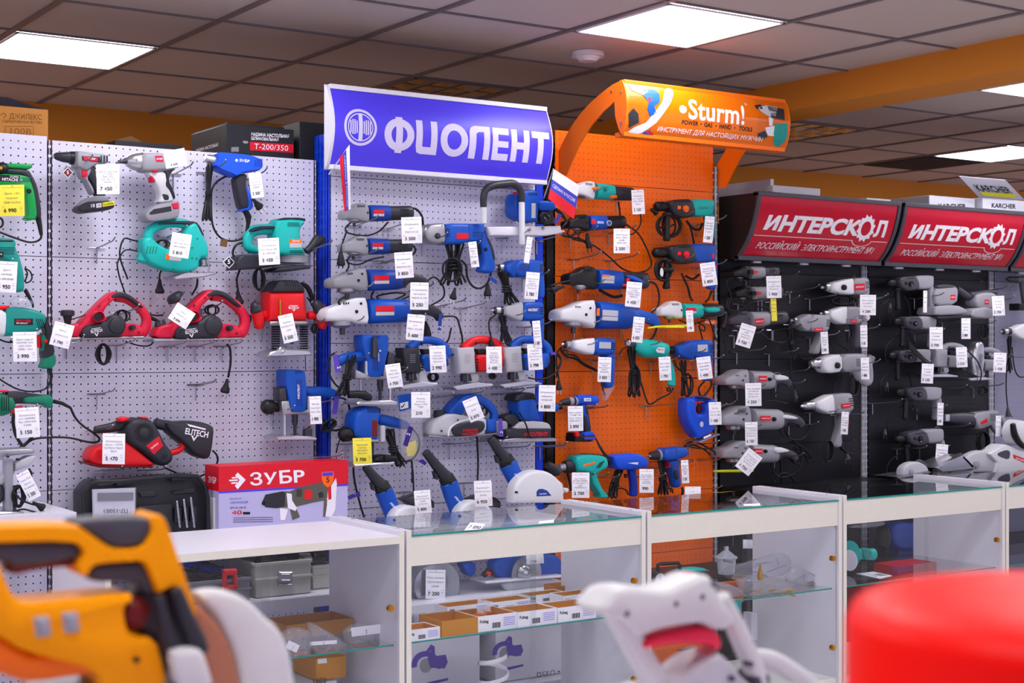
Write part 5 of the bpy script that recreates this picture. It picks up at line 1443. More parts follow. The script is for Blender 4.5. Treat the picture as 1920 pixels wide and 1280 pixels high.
# ================================================================ boxes standing on top of the racks
def carton(name, label, xa, xb, Yf, dep, z0, z1, mat, cat_='box', open_=False, at=None):
 t = T(name, label, cat_, at=Vector(((xa + xb) / 2, Yf + dep / 2, z0)))
 part(t, 'box_body', mat, wb(xa, xb, Yf, Yf + dep, z0, z1), bev=.002)
 return t
fr('A1', 5.16)
zs1 = Z1 - .05
a, b = W((-300, 170)), W((386, 195))
t = carton('carton', 'orange-brown cardboard carton on top of the far-left rack', a.x, b.x, 5.16, .35, zs1, b.z, 'kraft')
part(t, 'lid_flap', 'backing', pf([(-300, 70), (60, 95), (300, 172), (386, 195), (-300, 165)], -.02, .004, .001))
part(t, 'lettering', 'kraftd', tx('ДЖИЛЕКС', (205, 250), 42, .001, 2, wpx=265), tx('ГАРАНТИЯ КАЧЕСТВА', (180, 292), 20, .001, 2, wpx=320), tx('100В', (160, 368), 50, .001, 2, wpx=190, bold=0), ring := tb([(0, 240, 3, .001), (30, 220, 3, .001), (50, 240, 3, .001), (30, 258, 3, .001)], .001, 6), smooth=0)
part(t, 'printed_frame', 'kraftd', bx(40, 325, 270, 329, .001, .001, .0002), bx(40, 325, 44, 400, .001, .001, .0002), bx(266, 325, 270, 400, .001, .001, .0002), smooth=0)
fr('A2', 5.18)
a, b = W((440, 112)), W((893, 155))
zt = (a.z + b.z) / 2
t = carton('carton', 'black carton with white lettering and red strip on top of the white rack', a.x, b.x, 5.18, .34, zs1, zt, 'case')
part(t, 'lid_flap', 'case', wb(a.x + .01, a.x + .24, 5.19, 5.5, zt, zt + .008))
part(t, 'red_strip', 'redbox', pf([(600, 234), (890, 252), (890, 308), (600, 290)], .0012, .0006, .0001), smooth=0)
part(t, 'lettering', 'logow', tx('МАШИНА НАСТОЛЬНАЯ', (735, 190), 22, .0012, 3.4, wpx=255), tx('ШЛИФОВАЛЬНАЯ', (700, 215), 20, .0012, 3.4, wpx=185), tx('Т-200/350', (742, 270), 36, .002, 3.4, wpx=230, bold=0), smooth=0)
part(t, 'lettering', 'logow', sidetext('МАШИНА НАСТОЛЬНАЯ', a.x, 5.47, zt - .075, .012, .22), smooth=0)
part(t, 'tape', 'bag', pf([(475, 270), (525, 268), (525, 300), (475, 300)], .0012, .0006, .0001), lt((570, 236), [(20, .0012), (20, .0006)], 14, .5))
a, b = W((938, 95)), W((1150, 100))
t = carton('carton', 'plain black carton half hidden behind the blue sign', a.x, a.x + .36, 5.19, .34, zs1, a.z, 'case')
fr('A1', 5.2)
a, b = W((850, 450)), W((1480, 470))
solo('flat_carton', 'low black flat carton lying on the white rack above the impact wrench', 'box', 'case', wb(a.x + .04, b.x, 5.22, 5.5, zs1, W((1100, 445)).z))
part(find('low black flat carton'), 'lid_flap', 'wood', pf([(860, 452), (1050, 402), (1140, 450), (1140, 480), (860, 470)], -.1, .02, .002))
# pale cartons over the nearer red canopy
fr('C5', 5.16)
zc = secR[0][1] + .013
a, b = W((240, 92)), W((528, 125))
t = carton('carton', 'pale grey carton on the nearer red canopy, next to the orange arm', a.x, b.x, 5.0, .42, zc, a.z - .01, 'boxgrey')
fr('C5', 5.0)
part(t, 'lettering', 'ink', tx('KARCHER', (385, 135), 14, .001, 6, wpx=140), smooth=0)
part(t, 'lid_flap', 'boxgrey', wb(b.x - .30, b.x - .28, 5.02, 5.4, a.z - .01, a.z + .02))
a2, b2 = W((960, 182)), W((1108, 176))
t = carton('carton', 'pale grey flat carton on the right end of the nearer red canopy', a2.x, b2.x, 5.0, .2, zc, b2.z, 'boxgrey')
a3, b3 = W((1320, 200)), W((1640, 175))
t = carton('carton', 'white carton with black lettering behind the raised box flap', a3.x + .05, W((1640, 170)).x, 5.02, .3, zc, W((1640, 170)).z, 'boxgrey')
part(t, 'lettering', 'ink', tx('KARCHER', (1480, 218), 30, -.018, 1, wpx=170), smooth=0)
a4 = W((1648, 165))
t = carton('carton', 'white carton with raised flap on the farther red canopy', a4.x, a4.x + .36, 4.98, .34, zc, a4.z, 'boxgrey')
fl = [W((1525, 35), 4.9), W((1808, 58), 4.9), W((1925, 180), 4.98), W((1648, 165), 4.98)]
def quad(p, th=.004):
 n = (p[1] - p[0]).cross(p[3] - p[0]).normalized() * th
 return p + [q + n for q in p], [(0, 1, 2, 3), (7, 6, 5, 4), (0, 4, 5, 1), (1, 5, 6, 2), (2, 6, 7, 3), (3, 7, 4, 0)]
part(t, 'lid_flap', 'boxgrey', quad(fl))
def onquad(p, s, x, y, h, w, bold=1, off=.0015):
 n = (p[1] - p[0]).cross(p[3] - p[0]).normalized()
 if n.y > 0: n = -n
 V, F, w_ = flat(s, bold)
 return [p[0] + (p[1] - p[0]) * (x + vx * w / w_) + (p[3] - p[0]) * (y - vy * h) + n * off for vx, vy in V], F
n_ = (fl[1] - fl[0]).cross(fl[3] - fl[0]).normalized()
part(t, 'lettering', 'ink', onquad(fl, 'KARCHER', .13, .62, .30, .76, 1, .006), smooth=0)
q = lambda x, y, o: fl[0] + (fl[1] - fl[0]) * x + (fl[3] - fl[0]) * y + (-n_ if n_.y > 0 else n_) * o
part(t, 'yellow_bar', 'yellow', ([q(.14, .66, .006), q(.9, .66, .006), q(.9, .84, .006), q(.14, .84, .006)], [(0, 1, 2, 3)]), smooth=0)
plane(4.98)
part(t, 'lettering', 'ink', tx('KARCHER', (1795, 214), 26, .0012, 3, wpx=148), smooth=0)
# ================================================================ rack under the blue sign
wall(5.05, 'B2')
grinder('small angle grinder, grey head, topmost of four in the rack under the blue sign', 205, 255, 525, 0, 'grey', 'blued', 'dark', cord=[([(98, -8), (108, -6), (116, 4), (118, 18)], 1.8, 0), ([(8, 14), (0, 22), (4, 30), (30, 34), (50, 28), (64, 14)], 1.4, .02), ([(2, 26), (-6, 50), (-7, 62)], 1.4, .01)], plate=('redbox', 'lgrey'))
pplug('topmost of four in the rack under', 'rubber', tb([(165, 565, 14), (168, 610, 26), (168, 660, 36), (168, 668, 34)], .02, 12), tb([(150, 668, 5), (150, 695, 5)], .02, 6), tb([(182, 668, 5), (182, 695, 5)], .02, 6))
grinder('small angle grinder, grey head, second from the top under the blue sign', 200, 520, 520, 0, 'grey', 'blued', 'dark', cord=[([(8, 14), (4, 24), (20, 28), (40, 20), (60, 16)], 1.4, .02), ([(98, -2), (106, 0), (108, 8), (100, 16)], 1.6, 0), ([(2, 20), (6, 30), (2, 38)], 1.4, .02)], plate=('redbox', 'lgrey'))
grinder('grey-headed blue angle grinder with long dark tail, third under the blue sign', 118, 795, 740, -1, 'grey', 'blued', 'dark', hb=11.5, big=True, cord=[([(100, 2), (108, -2), (117, 8), (117, 20), (104, 28)], 1., 0), ([(42, 12), (40, 20), (60, 22), (76, 16), (64, 14), (45, 18), (60, 25), (80, 18)], 1.1, .0), ([(10, 18), (4, 22), (6, 28)], 1.4, .03)], plate=('redbox', 'lgrey'))
grinder('large blue angle grinder with pale head, lowest of four under the blue sign', 58, 1045, 910, -1, 'plastic', 'blue', 'dark', hb=10.8, big=True, plate=('redbox', 'lgrey'), cord=[([(99, 6), (112, 6), (116, 14), (118, 30), (108, 40), (100, 36)], .9, 0)])
c = part(find('lowest of four under the blue sign'), 'cord_tag', 'blued', bx(948, 1060, 975, 1190, .03, .002, .0004, 5))
part(c, 'lettering', 'logow', tx('2', (955, 1165), 24, .0305, -80), smooth=0)
pplug('lowest of four under the blue sign', 'rubber', tb([(842, 1120, 12), (852, 1170, 26), (855, 1220, 38), (856, 1240, 36)], -.03, 12))
hooks('metal peg hook carrying a small grinder under the blue sign', (470, 266), (472, 525), (425, 806))
hooks('metal peg hook carrying the large blue grinder under the blue sign', (355, 1075), (845, 1056))
hooks('metal peg hook sticking out left of the small grinders', (98, 465))
hooks('metal peg hook holding a white tag beside the four grinders', (740, 290), (690, 572), (915, 805))
tag((730, 285), 162, 210, '3 500', ['Шлифмашина', 'угл.', 'МШУ2-9-125'], 'below the topmost grinder under the blue sign', -2)
tag((665, 565), 145, 208, '3 850', ['Шлифмашина', 'угл.', 'МШУ5-8-125/1'], 'below the second grinder under the blue sign', -4)
tag((797, 808), 146, 218, '5 250', ['Углошлифоваль', 'ная машина', 'МШУ9-12-150'], 'below the third grinder under the blue sign', 1)
tag((772, 1065), 140, 205, '5 600', ['Шлифмашина', 'угл.', 'МШУ 1-23-230Б'], 'below the large blue grinder', 5)
# mixer drill
fr('B3')
t = T('electric_drill', 'large blue drill with silver gear case and long rear grip, centre top of its rack', 'drill', (400, 800))
part(t, 'gear_case', 'alu', tb([(-40, 490, 48), (30, 490, 54), (75, 488, 58)], 0, 18), pf([(70, 460), (110, 425), (180, 418), (245, 420), (250, 585), (190, 585), (120, 575), (80, 530)], .04, .08, .014, 1))
part(t, 'vent_knob', 'mech', lt((182, 520), [(18, .05), (24, .046), (24, .036)], 18))
part(t, 'screw', 'black', lt((210, 438), [(5, .041), (5, .03)], 8), lt((215, 572), [(5, .041), (5, .03)], 8))
part(t, 'motor_housing', 'blue', pf([(242, 425), (300, 420), (555, 422), (560, 470), (540, 560), (400, 575), (380, 585), (245, 588)], .042, .084, .014))
part(t, 'seam', 'blued', bx(424, 428, 430, 575, .0425, .002, .0004))
part(t, 'vents', 'black', slots(455, 485, 540, 535, 4, .0428, .35, False), slots(245, 460, 275, 530, 4, .0428, .4, False))
part(t, 'name_plate', 'redbox', bx(325, 498, 420, 545, .0432, .003, .0006))
part(t, 'grip', 'blue', pf([(480, 550), (555, 470), (590, 540), (620, 620), (640, 720), (640, 790), (620, 822), (525, 810), (545, 760), (545, 680), (530, 600)], .03, .06, .014, 1))
part(t, 'rubber_back', 'dark', pf([(560, 520), (590, 545), (622, 620), (640, 715), (618, 720), (600, 630), (570, 560)], .031, .05, .006, 1))
part(t, 'trigger', 'black', pf([(488, 590), (520, 575), (532, 665), (505, 670), (492, 640)], .012, .024, .005))
part(t, 'lock_button', 'black', lt((565, 628), [(12, .036), (16, .032), (16, .028)], 14))
c = cable(t, bundle((310, 590), (300, 900), 95, 9, 9, .0), cb([(600, 820), (570, 900), (510, 940), (450, 920), (410, 850), (400, 760), (365, 720)], 9, .0), loops((290, 790), 80, 100, 3, 9, .01))
plug(c, (305, 975), 12, 2.4, .03)
part(c, 'cord_tag', 'blued', pf([(580, 830), (650, 880), (640, 905), (590, 870)], .02, .002, .0003))
pplug('large blue drill with silver gear case', 'rubber', tb([(578, 905, 12), (574, 945, 22), (572, 985, 32), (572, 996, 32)], .02, 12), tb([(555, 996, 4), (553, 1024, 4)], .02, 6), tb([(588, 996, 4), (590, 1024, 4)], .02, 6))
hooks('metal peg hook carrying the large blue drill', (252, 490), (515, 560))
hooks('empty metal peg hook below the large blue drill', (405, 1010), (570, 1035))
tag((450, 568), 65, 205, '4 735', ['Фрезер', 'МД1-', '11Э', 'Фиолент'], 'on the large blue drill', -7)
# core drilling stand
t = T('drill_press', 'blue magnetic drill on a pale bracket with tall dark U-shaped handle', 'drill', (830, 590))
part(t, 'handle_tube', 'plastic', tb([(540, 420, 24), (540, 290, 24)], .06, 14), tb([(848, 590, 24), (846, 240, 24)], .06, 14))
part(t, 'handle_grip', 'dark', tb([(540, 290, 27), (540, 215, 28), (560, 150, 30), (620, 118, 32), (720, 105, 32), (780, 105, 32), (830, 145, 30), (845, 200, 28), (846, 250, 27)], .06, 14, sm=3))
part(t, 'bracket', 'white', pf([(570, 448), (800, 445), (1160, 440), (1165, 470), (1190, 480), (1165, 500), (1050, 520), (600, 518)], .045, .09, .006))
part(t, 'motor_housing', 'blue', pf([(795, 190), (860, 160), (975, 150), (982, 230), (985, 400), (970, 412), (870, 405), (790, 350)], .04, .08, .012, 1))
part(t, 'vents', 'black', slots(900, 175, 975, 200, 8, .0412, .4))
part(t, 'name_plate', 'lgrey', bx(925, 260, 958, 378, .0412, .003, .0006))
part(t, 'rear_handle', 'blue', pf([(980, 235), (1090, 240), (1120, 265), (1128, 300), (1100, 325), (985, 320)], .036, .07, .012, 1))
part(t, 'motor_base', 'mech', pf([(990, 320), (1090, 325), (1125, 400), (1110, 425), (1000, 420)], .03, .06, .01, 1), tb([(1020, 400, 36), (1060, 375, 30)], .04, 12))
part(t, 'bolt', 'steel', lt((918, 468), [(10, .056), (15, .05), (15, .044)], 12), lt((1025, 460), [(8, .056), (13, .05), (13, .044)], 12), lt((806, 412), [(8, .056), (11, .05), (11, .04)], 12))
part(t, 'button', 'red', lt((797, 180), [(10, .044), (14, .042), (14, .034)], 14))
c = cable(t, tb([(1120, 310, 16), (1160, 340, 14), (1190, 380, 12)], .03, 10), cb([(1190, 380), (1205, 410), (1180, 440), (1165, 460)], 9, .02), loops((1035, 385), 30, 30, 3, 7, .04))
part(c, 'cord_tag', 'purple', bx(1122, 340, 1150, 430, .05, .002, .0004, 28))
hooks('metal peg hook under the pale bracket of the magnetic drill', (1185, 485), (905, 462))
tag((912, 530), 44, 210, '', ['Станок', 'сверл.', 'МС3'], 'turned edge-on, hanging from the pale bracket of the magnetic drill', 8, small=True)
# drills at the right of the rack
t = pistol('plain blue pistol drill with dark chuck, under the pale bracket', 645, 775, 385, 0, 'mech', 'blue', 'blue', plate='blued', gearx=(24, 40), r=16, hang=62, lean=2, wd=.034)
fr('B3')
c = cable(t, bundle((690, 820), (760, 1060), 60, 7, 8, .02))
hooks('metal peg hook carrying the plain blue pistol drill', (900, 738), (1065, 792))
tag((938, 812), 108, 215, '2 780', ['Сверлильная', 'машина с', 'ударом', 'МСУ10-13РЭ', 'Фиолент'], 'on the plain blue pistol drill', 5)
t = pistol('silver-nosed blue pistol drill with red selector, lower right under the blue sign', 612, 1118, 420, 0, 'mech', 'lgrey', 'blue', plate='blued', gearx=(30, 58), r=16, hang=62, lean=0, txt=('ФИОЛЕНТ', 'logow'), wd=.036)
fr('B3')
part(t, 'selector', 'red', bx(800, 1062, 840, 1078, .03, .04, .005))
c = cable(t, cb([(640, 1150), (590, 1190), (585, 1260), (600, 1330)], 7, .02), bundle((690, 1160), (720, 1360), 45, 6, 8, .01))
hooks('metal peg hook carrying the silver-nosed blue drill', (875, 1118), (1085, 1192))
tag((960, 1200), 62, 218, '3 180', ['Сверл.', 'машина', 'МСУ', 'Фиолент'], 'narrow, on the silver-nosed blue drill', -5)
pplug('silver-nosed blue pistol drill', 'rubber', tb([(600, 1330, 8), (602, 1360, 16), (604, 1395, 26), (606, 1405, 26)], .02, 12))
# routers
fr('B4')
t = router('blue plunge router with chrome columns, upper left under the blue sign', 552, 115, 1.19, -1, False)
loc()
part(t, 'front_housing', 'blue', pf([(345, 122), (365, 115), (440, 117), (440, 345), (400, 350), (370, 300), (345, 180)], .044, .085, .012, 1))
part(t, 'column_grip', 'mech', tb([(436, 140, 22), (436, 300, 24)], .06, 14))
part(t, 'logo', 'logow', lt((482, 245), [(8, .0475), (8, .046)], 14), tx('ФИОЛЕНТ', (470, 295), 10, .047, -90, wpx=70), smooth=0)
part(t, 'depth_knob', 'black', tb([(570, 330, 30), (600, 320, 40), (650, 330, 44)], .0, 16), tb([(640, 380, 7), (700, 378, 7)], .04, 8))
part(t, 'dust_pipe', 'black', tb([(232, 595, 30), (300, 592, 32), (350, 600, 34), (400, 625, 30)], .03, 14))
c = cable(t, bundle((250, 300), (180, 590), 50, 8, 8, .02), cb([(120, 262), (80, 290), (60, 350), (75, 430), (120, 510), (170, 550)], 8, .0))
ct = part(c, 'cord_tag', 'purple', bx(115, 275, 155, 420, .02, .002, .0004, -9))
part(ct, 'lettering', 'logow', tx('2', (152, 378), 26, .0205, 80), smooth=0)
hooks('metal peg hook carrying the upper blue router under the blue sign', (392, 262), (700, 378))
tag((580, 350), 120, 190, '4 700', ['Фрезер', 'МФ3-1100Э', 'Фиолент'], 'on the upper blue router under the blue sign', -8)
t = T('plunge_router', 'blue plunge router with round body behind the yellow price tag', 'router', (430, 1160))
part(t, 'motor_housing', 'blue', pf([(285, 800), (300, 740), (350, 700), (420, 690), (490, 695), (500, 740), (495, 770), (470, 850), (475, 950), (440, 965), (285, 945), (282, 860)], .05, .10, .018, 1))
part(t, 'handle', 'blue', tb([(470, 790, 40), (520, 800, 44), (600, 820, 42), (680, 840, 36), (695, 850, 26)], 0, 14, .9, .2, sm=2))
part(t, 'vents', 'black', slots(380, 705, 490, 740, 8, .0515, .4))
part(t, 'name_strip', 'maroon', bx(418, 798, 460, 930, .0512, .003, .0006))
part(t, 'sleeve', 'lgrey', tb([(500, 850, 24), (500, 970, 24)], .04, 14), tb([(335, 910, 40), (335, 960, 42)], .02, 12))
part(t, 'collar', 'alu', pf([(275, 940), (470, 955), (475, 980), (280, 975)], .05, .1, .006))
part(t, 'collet', 'mech', tb([(415, 980, 18), (418, 1060, 12), (418, 1120, 10)], 0, 12))
part(t, 'dust_stop', 'black', pf([(430, 1130), (470, 1085), (520, 1075), (600, 1085), (605, 1120), (540, 1140)], .05, .06, .012, 1), tb([(515, 1100, 28), (600, 1105, 22)], .05, 12))
part(t, 'base_plate', 'silver', pf([(275, 1155), (600, 1130), (592, 1158), (275, 1178)], .06, .12, .004))
part(t, 'depth_knob', 'black', tb([(165, 915, 44), (180, 915, 60), (225, 912, 60), (250, 910, 42), (290, 908, 40)], .02, 16))
c = cable(t, tb([(690, 850, 20), (740, 865, 12)], 0, 8), cb([(740, 870), (780, 920), (795, 1000), (760, 1090), (690, 1130), (620, 1110), (580, 1060)], 8, .01), bundle((545, 890), (630, 1160), 60, 9, 8, .02), cb([(160, 950), (140, 1010), (130, 1060)], 6, .02), cb([(735, 1130), (738, 1200), (736, 1300)], 7, -.04))
ct = part(c, 'cord_tag', 'purple', bx(685, 850, 725, 1010, .03, .002, .0004, 17))
part(ct, 'lettering', 'logow', tx('2', (708, 912), 26, .0305, -70), smooth=0)
hooks('metal peg hook carrying the blue router with yellow tag', (180, 1060), (395, 955))
tag((335, 942), 150, 210, '3 700', ['Фрезерная', 'машина', 'МФ2-620Э', 'Фиолент'], 'on the round blue router', -2, 'ypaper')
# accessory bag
solo('accessory_bag', 'clear hanging bag with blue header card left of the grey planer', 'bag', 'bag', pf([(625, 590), (735, 585), (760, 760), (830, 780), (835, 1090), (790, 1125), (660, 1110), (650, 900), (640, 740)], .03, .03, .01, 0))
bg = C.objects[-1] if False else bpy.data.objects['accessory_bag']
part(bg, 'header_card', 'blue', pf([(620, 600), (740, 585), (742, 700), (640, 732)], .033, .003, .0006))
part(bg, 'picture', 'paper', pf([(640, 665), (705, 650), (708, 700), (645, 715)], .0342, .001, .0002))
part(bg, 'printed_picture', 'ink', pf([(648, 685), (660, 690), (672, 670), (680, 662), (678, 675), (665, 695), (652, 702)], .0350, .0006, .0001), smooth=0)
part(bg, 'paper_slip', 'ypaper', pf([(680, 990), (770, 960), (780, 1080), (700, 1090)], .01, .004, .001))
hooks('metal peg hook carrying the accessory bag', (880, 572))
tag((806, 575), 152, 205, '210', ['Линейка', 'угольник', 'сборе к ПМ3', 'ПМ4'], 'on the accessory bag with blue header card', 0)
# jigsaws
def jigsaw(lab, x, y, sc, col, front, toe='silver', lever='orange', a=0):
 loc(x, y, sc, a)
 t = T('jigsaw', lab, 'jigsaw', (50, 100))
 part(t, 'motor_housing', col, pf([(40, 36), (62, 36), (82, 36), (94, 34), (99, 44), (99, 58), (92, 66), (84, 71), (40, 73)], .036, .072, .014, 1))
 part(t, 'handle', col, tb([(12, 24, 11), (30, 9, 9), (52, 5, 8.5), (74, 10, 9), (88, 22, 10), (92, 38, 11)], 0, 14, 1., .2, sm=4))
 part(t, 'front_cover', front, pf([(0, 22), (36, 20), (38, 50), (40, 72), (36, 76), (6, 76), (3, 50)], .038, .076, .014))
 part(t, 'grille', 'black', slots(38, 43, 43, 72, 5, .0385, .5, False))
 part(t, 'trigger', 'black', pf([(40, 24), (62, 24), (60, 34), (44, 36)], .014, .028, .004))
 part(t, 'screw', 'black', lt((39, 12), [(2.4, .031), (2.4, .025)], 10))
 part(t, 'vents', 'black', slots(88, 46, 96, 60, 5, .0365, .4, False))
 part(t, 'blade_holder', 'mech', bx(12, 76, 20, 92, .014, .028, .003), tb([(24, 76, 2), (26, 90, 4)], .02, 8), tb([(13, 90, 1), (13, 106, .8)], 0, 6))
 part(t, 'support_leg', 'lgrey', pf([(22, 76), (42, 74), (46, 86), (40, 94), (24, 94)], .02, .04, .005))
 part(t, 'base_plate', toe, pf([(-10, 103), (40, 94), (74, 97), (75, 102), (0, 110)], .05, .10, .003))
 part(t, 'lettering', 'grey', *[bx(14, 36 + i * 4, 26, 37 + i * 4, .0386, .0006, .0001) for i in range(5)], smooth=0)
 loc()
 return t
fr('B5')
t = jigsaw('red jigsaw with pale grey front cover, in the rack under the blue sign', 205, 172, 4.8, 'red', 'lgrey')
cable(t, loops((450, 320), 45, 30, 4, 8, .0), loops((550, 560), 30, 25, 3, 12, -.01))
hooks('metal peg hook under the red jigsaw', (470, 690), (160, 720))
tag((565, 265), 155, 262, '4 400', ['Лобзик', 'электрич.', 'ПМ5-750Э', 'Мастер', 'Фиолент'], 'on the red jigsaw', -1)
t = jigsaw('blue jigsaw with pale grey front cover, right edge of the rack under the blue sign', 680, 168, 4.65, 'blue', 'lgrey')
c = cable(t, loops((700, 200), 25, 50, 2, 8, .02), cb([(1130, 330), (1190, 330), (1235, 380), (1230, 450), (1180, 530), (1090, 580), (990, 590), (910, 575)], 9, .03), cb([(1195, 350), (1190, 430), (1205, 530), (1215, 600)], 9, .03), loops((870, 340), 40, 25, 3, 8, .0))
part(c, 'cord_tag', 'purple', pf([(1130, 318), (1185, 320), (1190, 350), (1140, 345)], .05, .002, .0004))
plug(c, (1218, 640), 0, 2.6, .03)
hooks('metal peg hook under the pale-fronted blue jigsaw', (880, 680), (1035, 632))
tag((968, 240), 145, 258, '3 798', ['Лобзик', 'электрич.', 'ПМ3-700 мастер', 'Фиолент'], 'on the pale-fronted blue jigsaw', -4)
fr('B4')
t = jigsaw('blue jigsaw with large black front cover, right of the upper router', 668, 140, 3.75, 'blue', 'dark')
part(t, 'gear_front', 'lgrey', pf([(790, 345), (850, 340), (858, 440), (880, 510), (800, 520)], .03, .06, .008))
c = cable(t, loops((905, 455), 45, 35, 4, 7, -.01), cb([(1000, 190), (1030, 150), (1050, 60)], 7, -.04))
hooks('metal peg hook holding the tag of the black-fronted jigsaw', (930, 245))
tag((938, 205), 130, 215, '2 990', ['Лобзик', 'электрич.', 'ПМ3-600Э', 'Фиолент'], 'on the black-fronted blue jigsaw', -3)
# planer and sander
fr('B5')
t = T('electric_planer', 'silver and blue electric planer with black oval side cover', 'planer', (200, 1160))
part(t, 'body', 'lgrey', pf([(-60, 1110), (-20, 1020), (60, 960), (150, 930), (260, 945), (380, 985), (500, 975), (505, 1060), (495, 1140), (420, 1165), (130, 1165), (-50, 1160)], .045, .09, .016, 1))
part(t, 'front_housing', 'blue', pf([(112, 940), (170, 850), (230, 790), (290, 745), (340, 740), (345, 800), (300, 860), (260, 960), (180, 940)], .038, .076, .012, 1))
part(t, 'handle', 'blue', tb([(290, 775, 34), (350, 772, 40), (440, 800, 44), (520, 860, 44), (565, 930, 42), (560, 1010, 44), (545, 1080, 40)], 0, 14, .9, .25, sm=3))
part(t, 'rear_housing', 'blue', pf([(500, 990), (600, 990), (600, 1118), (500, 1122)], .038, .076, .01))
part(t, 'side_cover', 'dark', pf([(145, 1090), (160, 1060), (230, 1035), (400, 1005), (470, 1010), (490, 1050), (470, 1110), (400, 1145), (230, 1165), (165, 1150)], .054, .04, .01, 1))
part(t, 'lettering', 'redbox', tx('РУБАНОК', (330, 1100), 26, .055, -4, wpx=150), tx('ФИОЛЕНТ', (325, 1135), 24, .055, -4, wpx=165), smooth=0)
part(t, 'trim_rim', 'plastic', tb([(110, 1160, 10), (115, 1110, 10), (150, 1060, 10), (230, 1015, 10), (400, 975, 10)], .046, 8, sm=3))
part(t, 'depth_knob', 'dark', tb([(20, 905, 60), (20, 980, 62)], .0, 18, cap=.25), tb([(20, 985, 44), (20, 1010, 40)], 0, 14))
part(t, 'sole_plate', 'alu', pf([(-80, 1150), (120, 1166), (600, 1130), (600, 1142), (120, 1182), (-80, 1168)], .05, .10, .003))
part(t, 'screw', 'mech', lt((48, 1108), [(8, .05), (12, .047), (12, .04)], 10), lt((210, 998), [(7, .05), (9, .047), (9, .04)], 10), lt((488, 1110), [(7, .05), (9, .047), (9, .04)], 10))
part(t, 'rear_plate', 'greyp', pf([(555, 1060), (600, 1010), (690, 1005), (712, 1040), (700, 1110), (680, 1170), (610, 1160)], .03, .03, .006, 1))
c = cable(t, cb([(395, 1165), (398, 1220), (400, 1290)], 9, -.04), loops((470, 910), 40, 40, 3, 9, .0))
ct = part(c, 'cord_tag', 'purple', bx(615, 985, 655, 1165, .05, .002, .0004, -3))
part(ct, 'lettering', 'logow', tx('2', (642, 1120), 26, .0505, -80), smooth=0)
hooks('metal peg hook under the silver and blue planer', (380, 1192), (700, 1165))
tag((318, 785), 150, 230, '5 870', ['Электрорубанок', 'Р3-82'], 'on the silver and blue planer', -22)
t = T('orbital_sander', 'blue and silver flat sander with dark lettered skirt, right end of the rack', 'sander', (930, 1225))
part(t, 'motor_housing', 'blue', pf([(810, 800), (860, 765), (940, 760), (1000, 800), (1005, 880), (1035, 990), (1040, 1008), (860, 1005), (830, 960), (815, 880)], .045, .09, .018, 1))
part(t, 'top_cap', 'dark', pf([(782, 800), (800, 750), (860, 725), (960, 722), (1000, 750), (1005, 800), (930, 800), (850, 812), (800, 815)], .048, .094, .014, 1))
part(t, 'vents', 'black', slots(870, 735, 970, 780, 8, .0492, .4))
part(t, 'skirt', 'lgrey', pf([(775, 1100), (800, 1060), (850, 1010), (1035, 1010), (1120, 1030), (1142, 1080), (1140, 1105), (775, 1110)], .05, .10, .014, 1))
part(t, 'lower_skirt', 'dark', pf([(692, 1095), (780, 1080), (1140, 1080), (1142, 1170), (1130, 1185), (700, 1180)], .056, .11, .008))
part(t, 'lettering', 'redbox', tx('ФИОЛЕНТ', (985, 1140), 38, .0565, -1, wpx=240), smooth=0)
part(t, 'base_plate', 'alu', pf([(620, 1200), (780, 1180), (1180, 1178), (1210, 1195), (1190, 1215), (780, 1225), (630, 1222)], .06, .12, .003))
part(t, 'front_knob', 'dark', pf([(668, 975), (690, 945), (760, 930), (810, 950), (830, 1000), (800, 1060), (720, 1060), (680, 1010)], .03, .06, .016, 1))
c = cable(t, cb([(800, 890), (750, 900), (720, 935)], 8, -.02), cb([(820, 920), (880, 1030), (905, 1100), (930, 1180)], 8, .07), tb([(1100, 850, 28), (1180, 860, 36), (1240, 870, 26)], 0, 12))
part(t, 'rear_grip', 'blue', pf([(1040, 830), (1170, 815), (1235, 850), (1225, 910), (1180, 920), (1040, 900)], .03, .06, .014, 1))
hooks('metal peg hook under the flat blue and silver sander', (1300, 1215), (935, 1232))
tag((1100, 650), 168, 262, '4 800', ['Шлифмашина', 'вибрацион.', 'МПШ4-28Э'], 'on the flat blue and silver sander', 1)
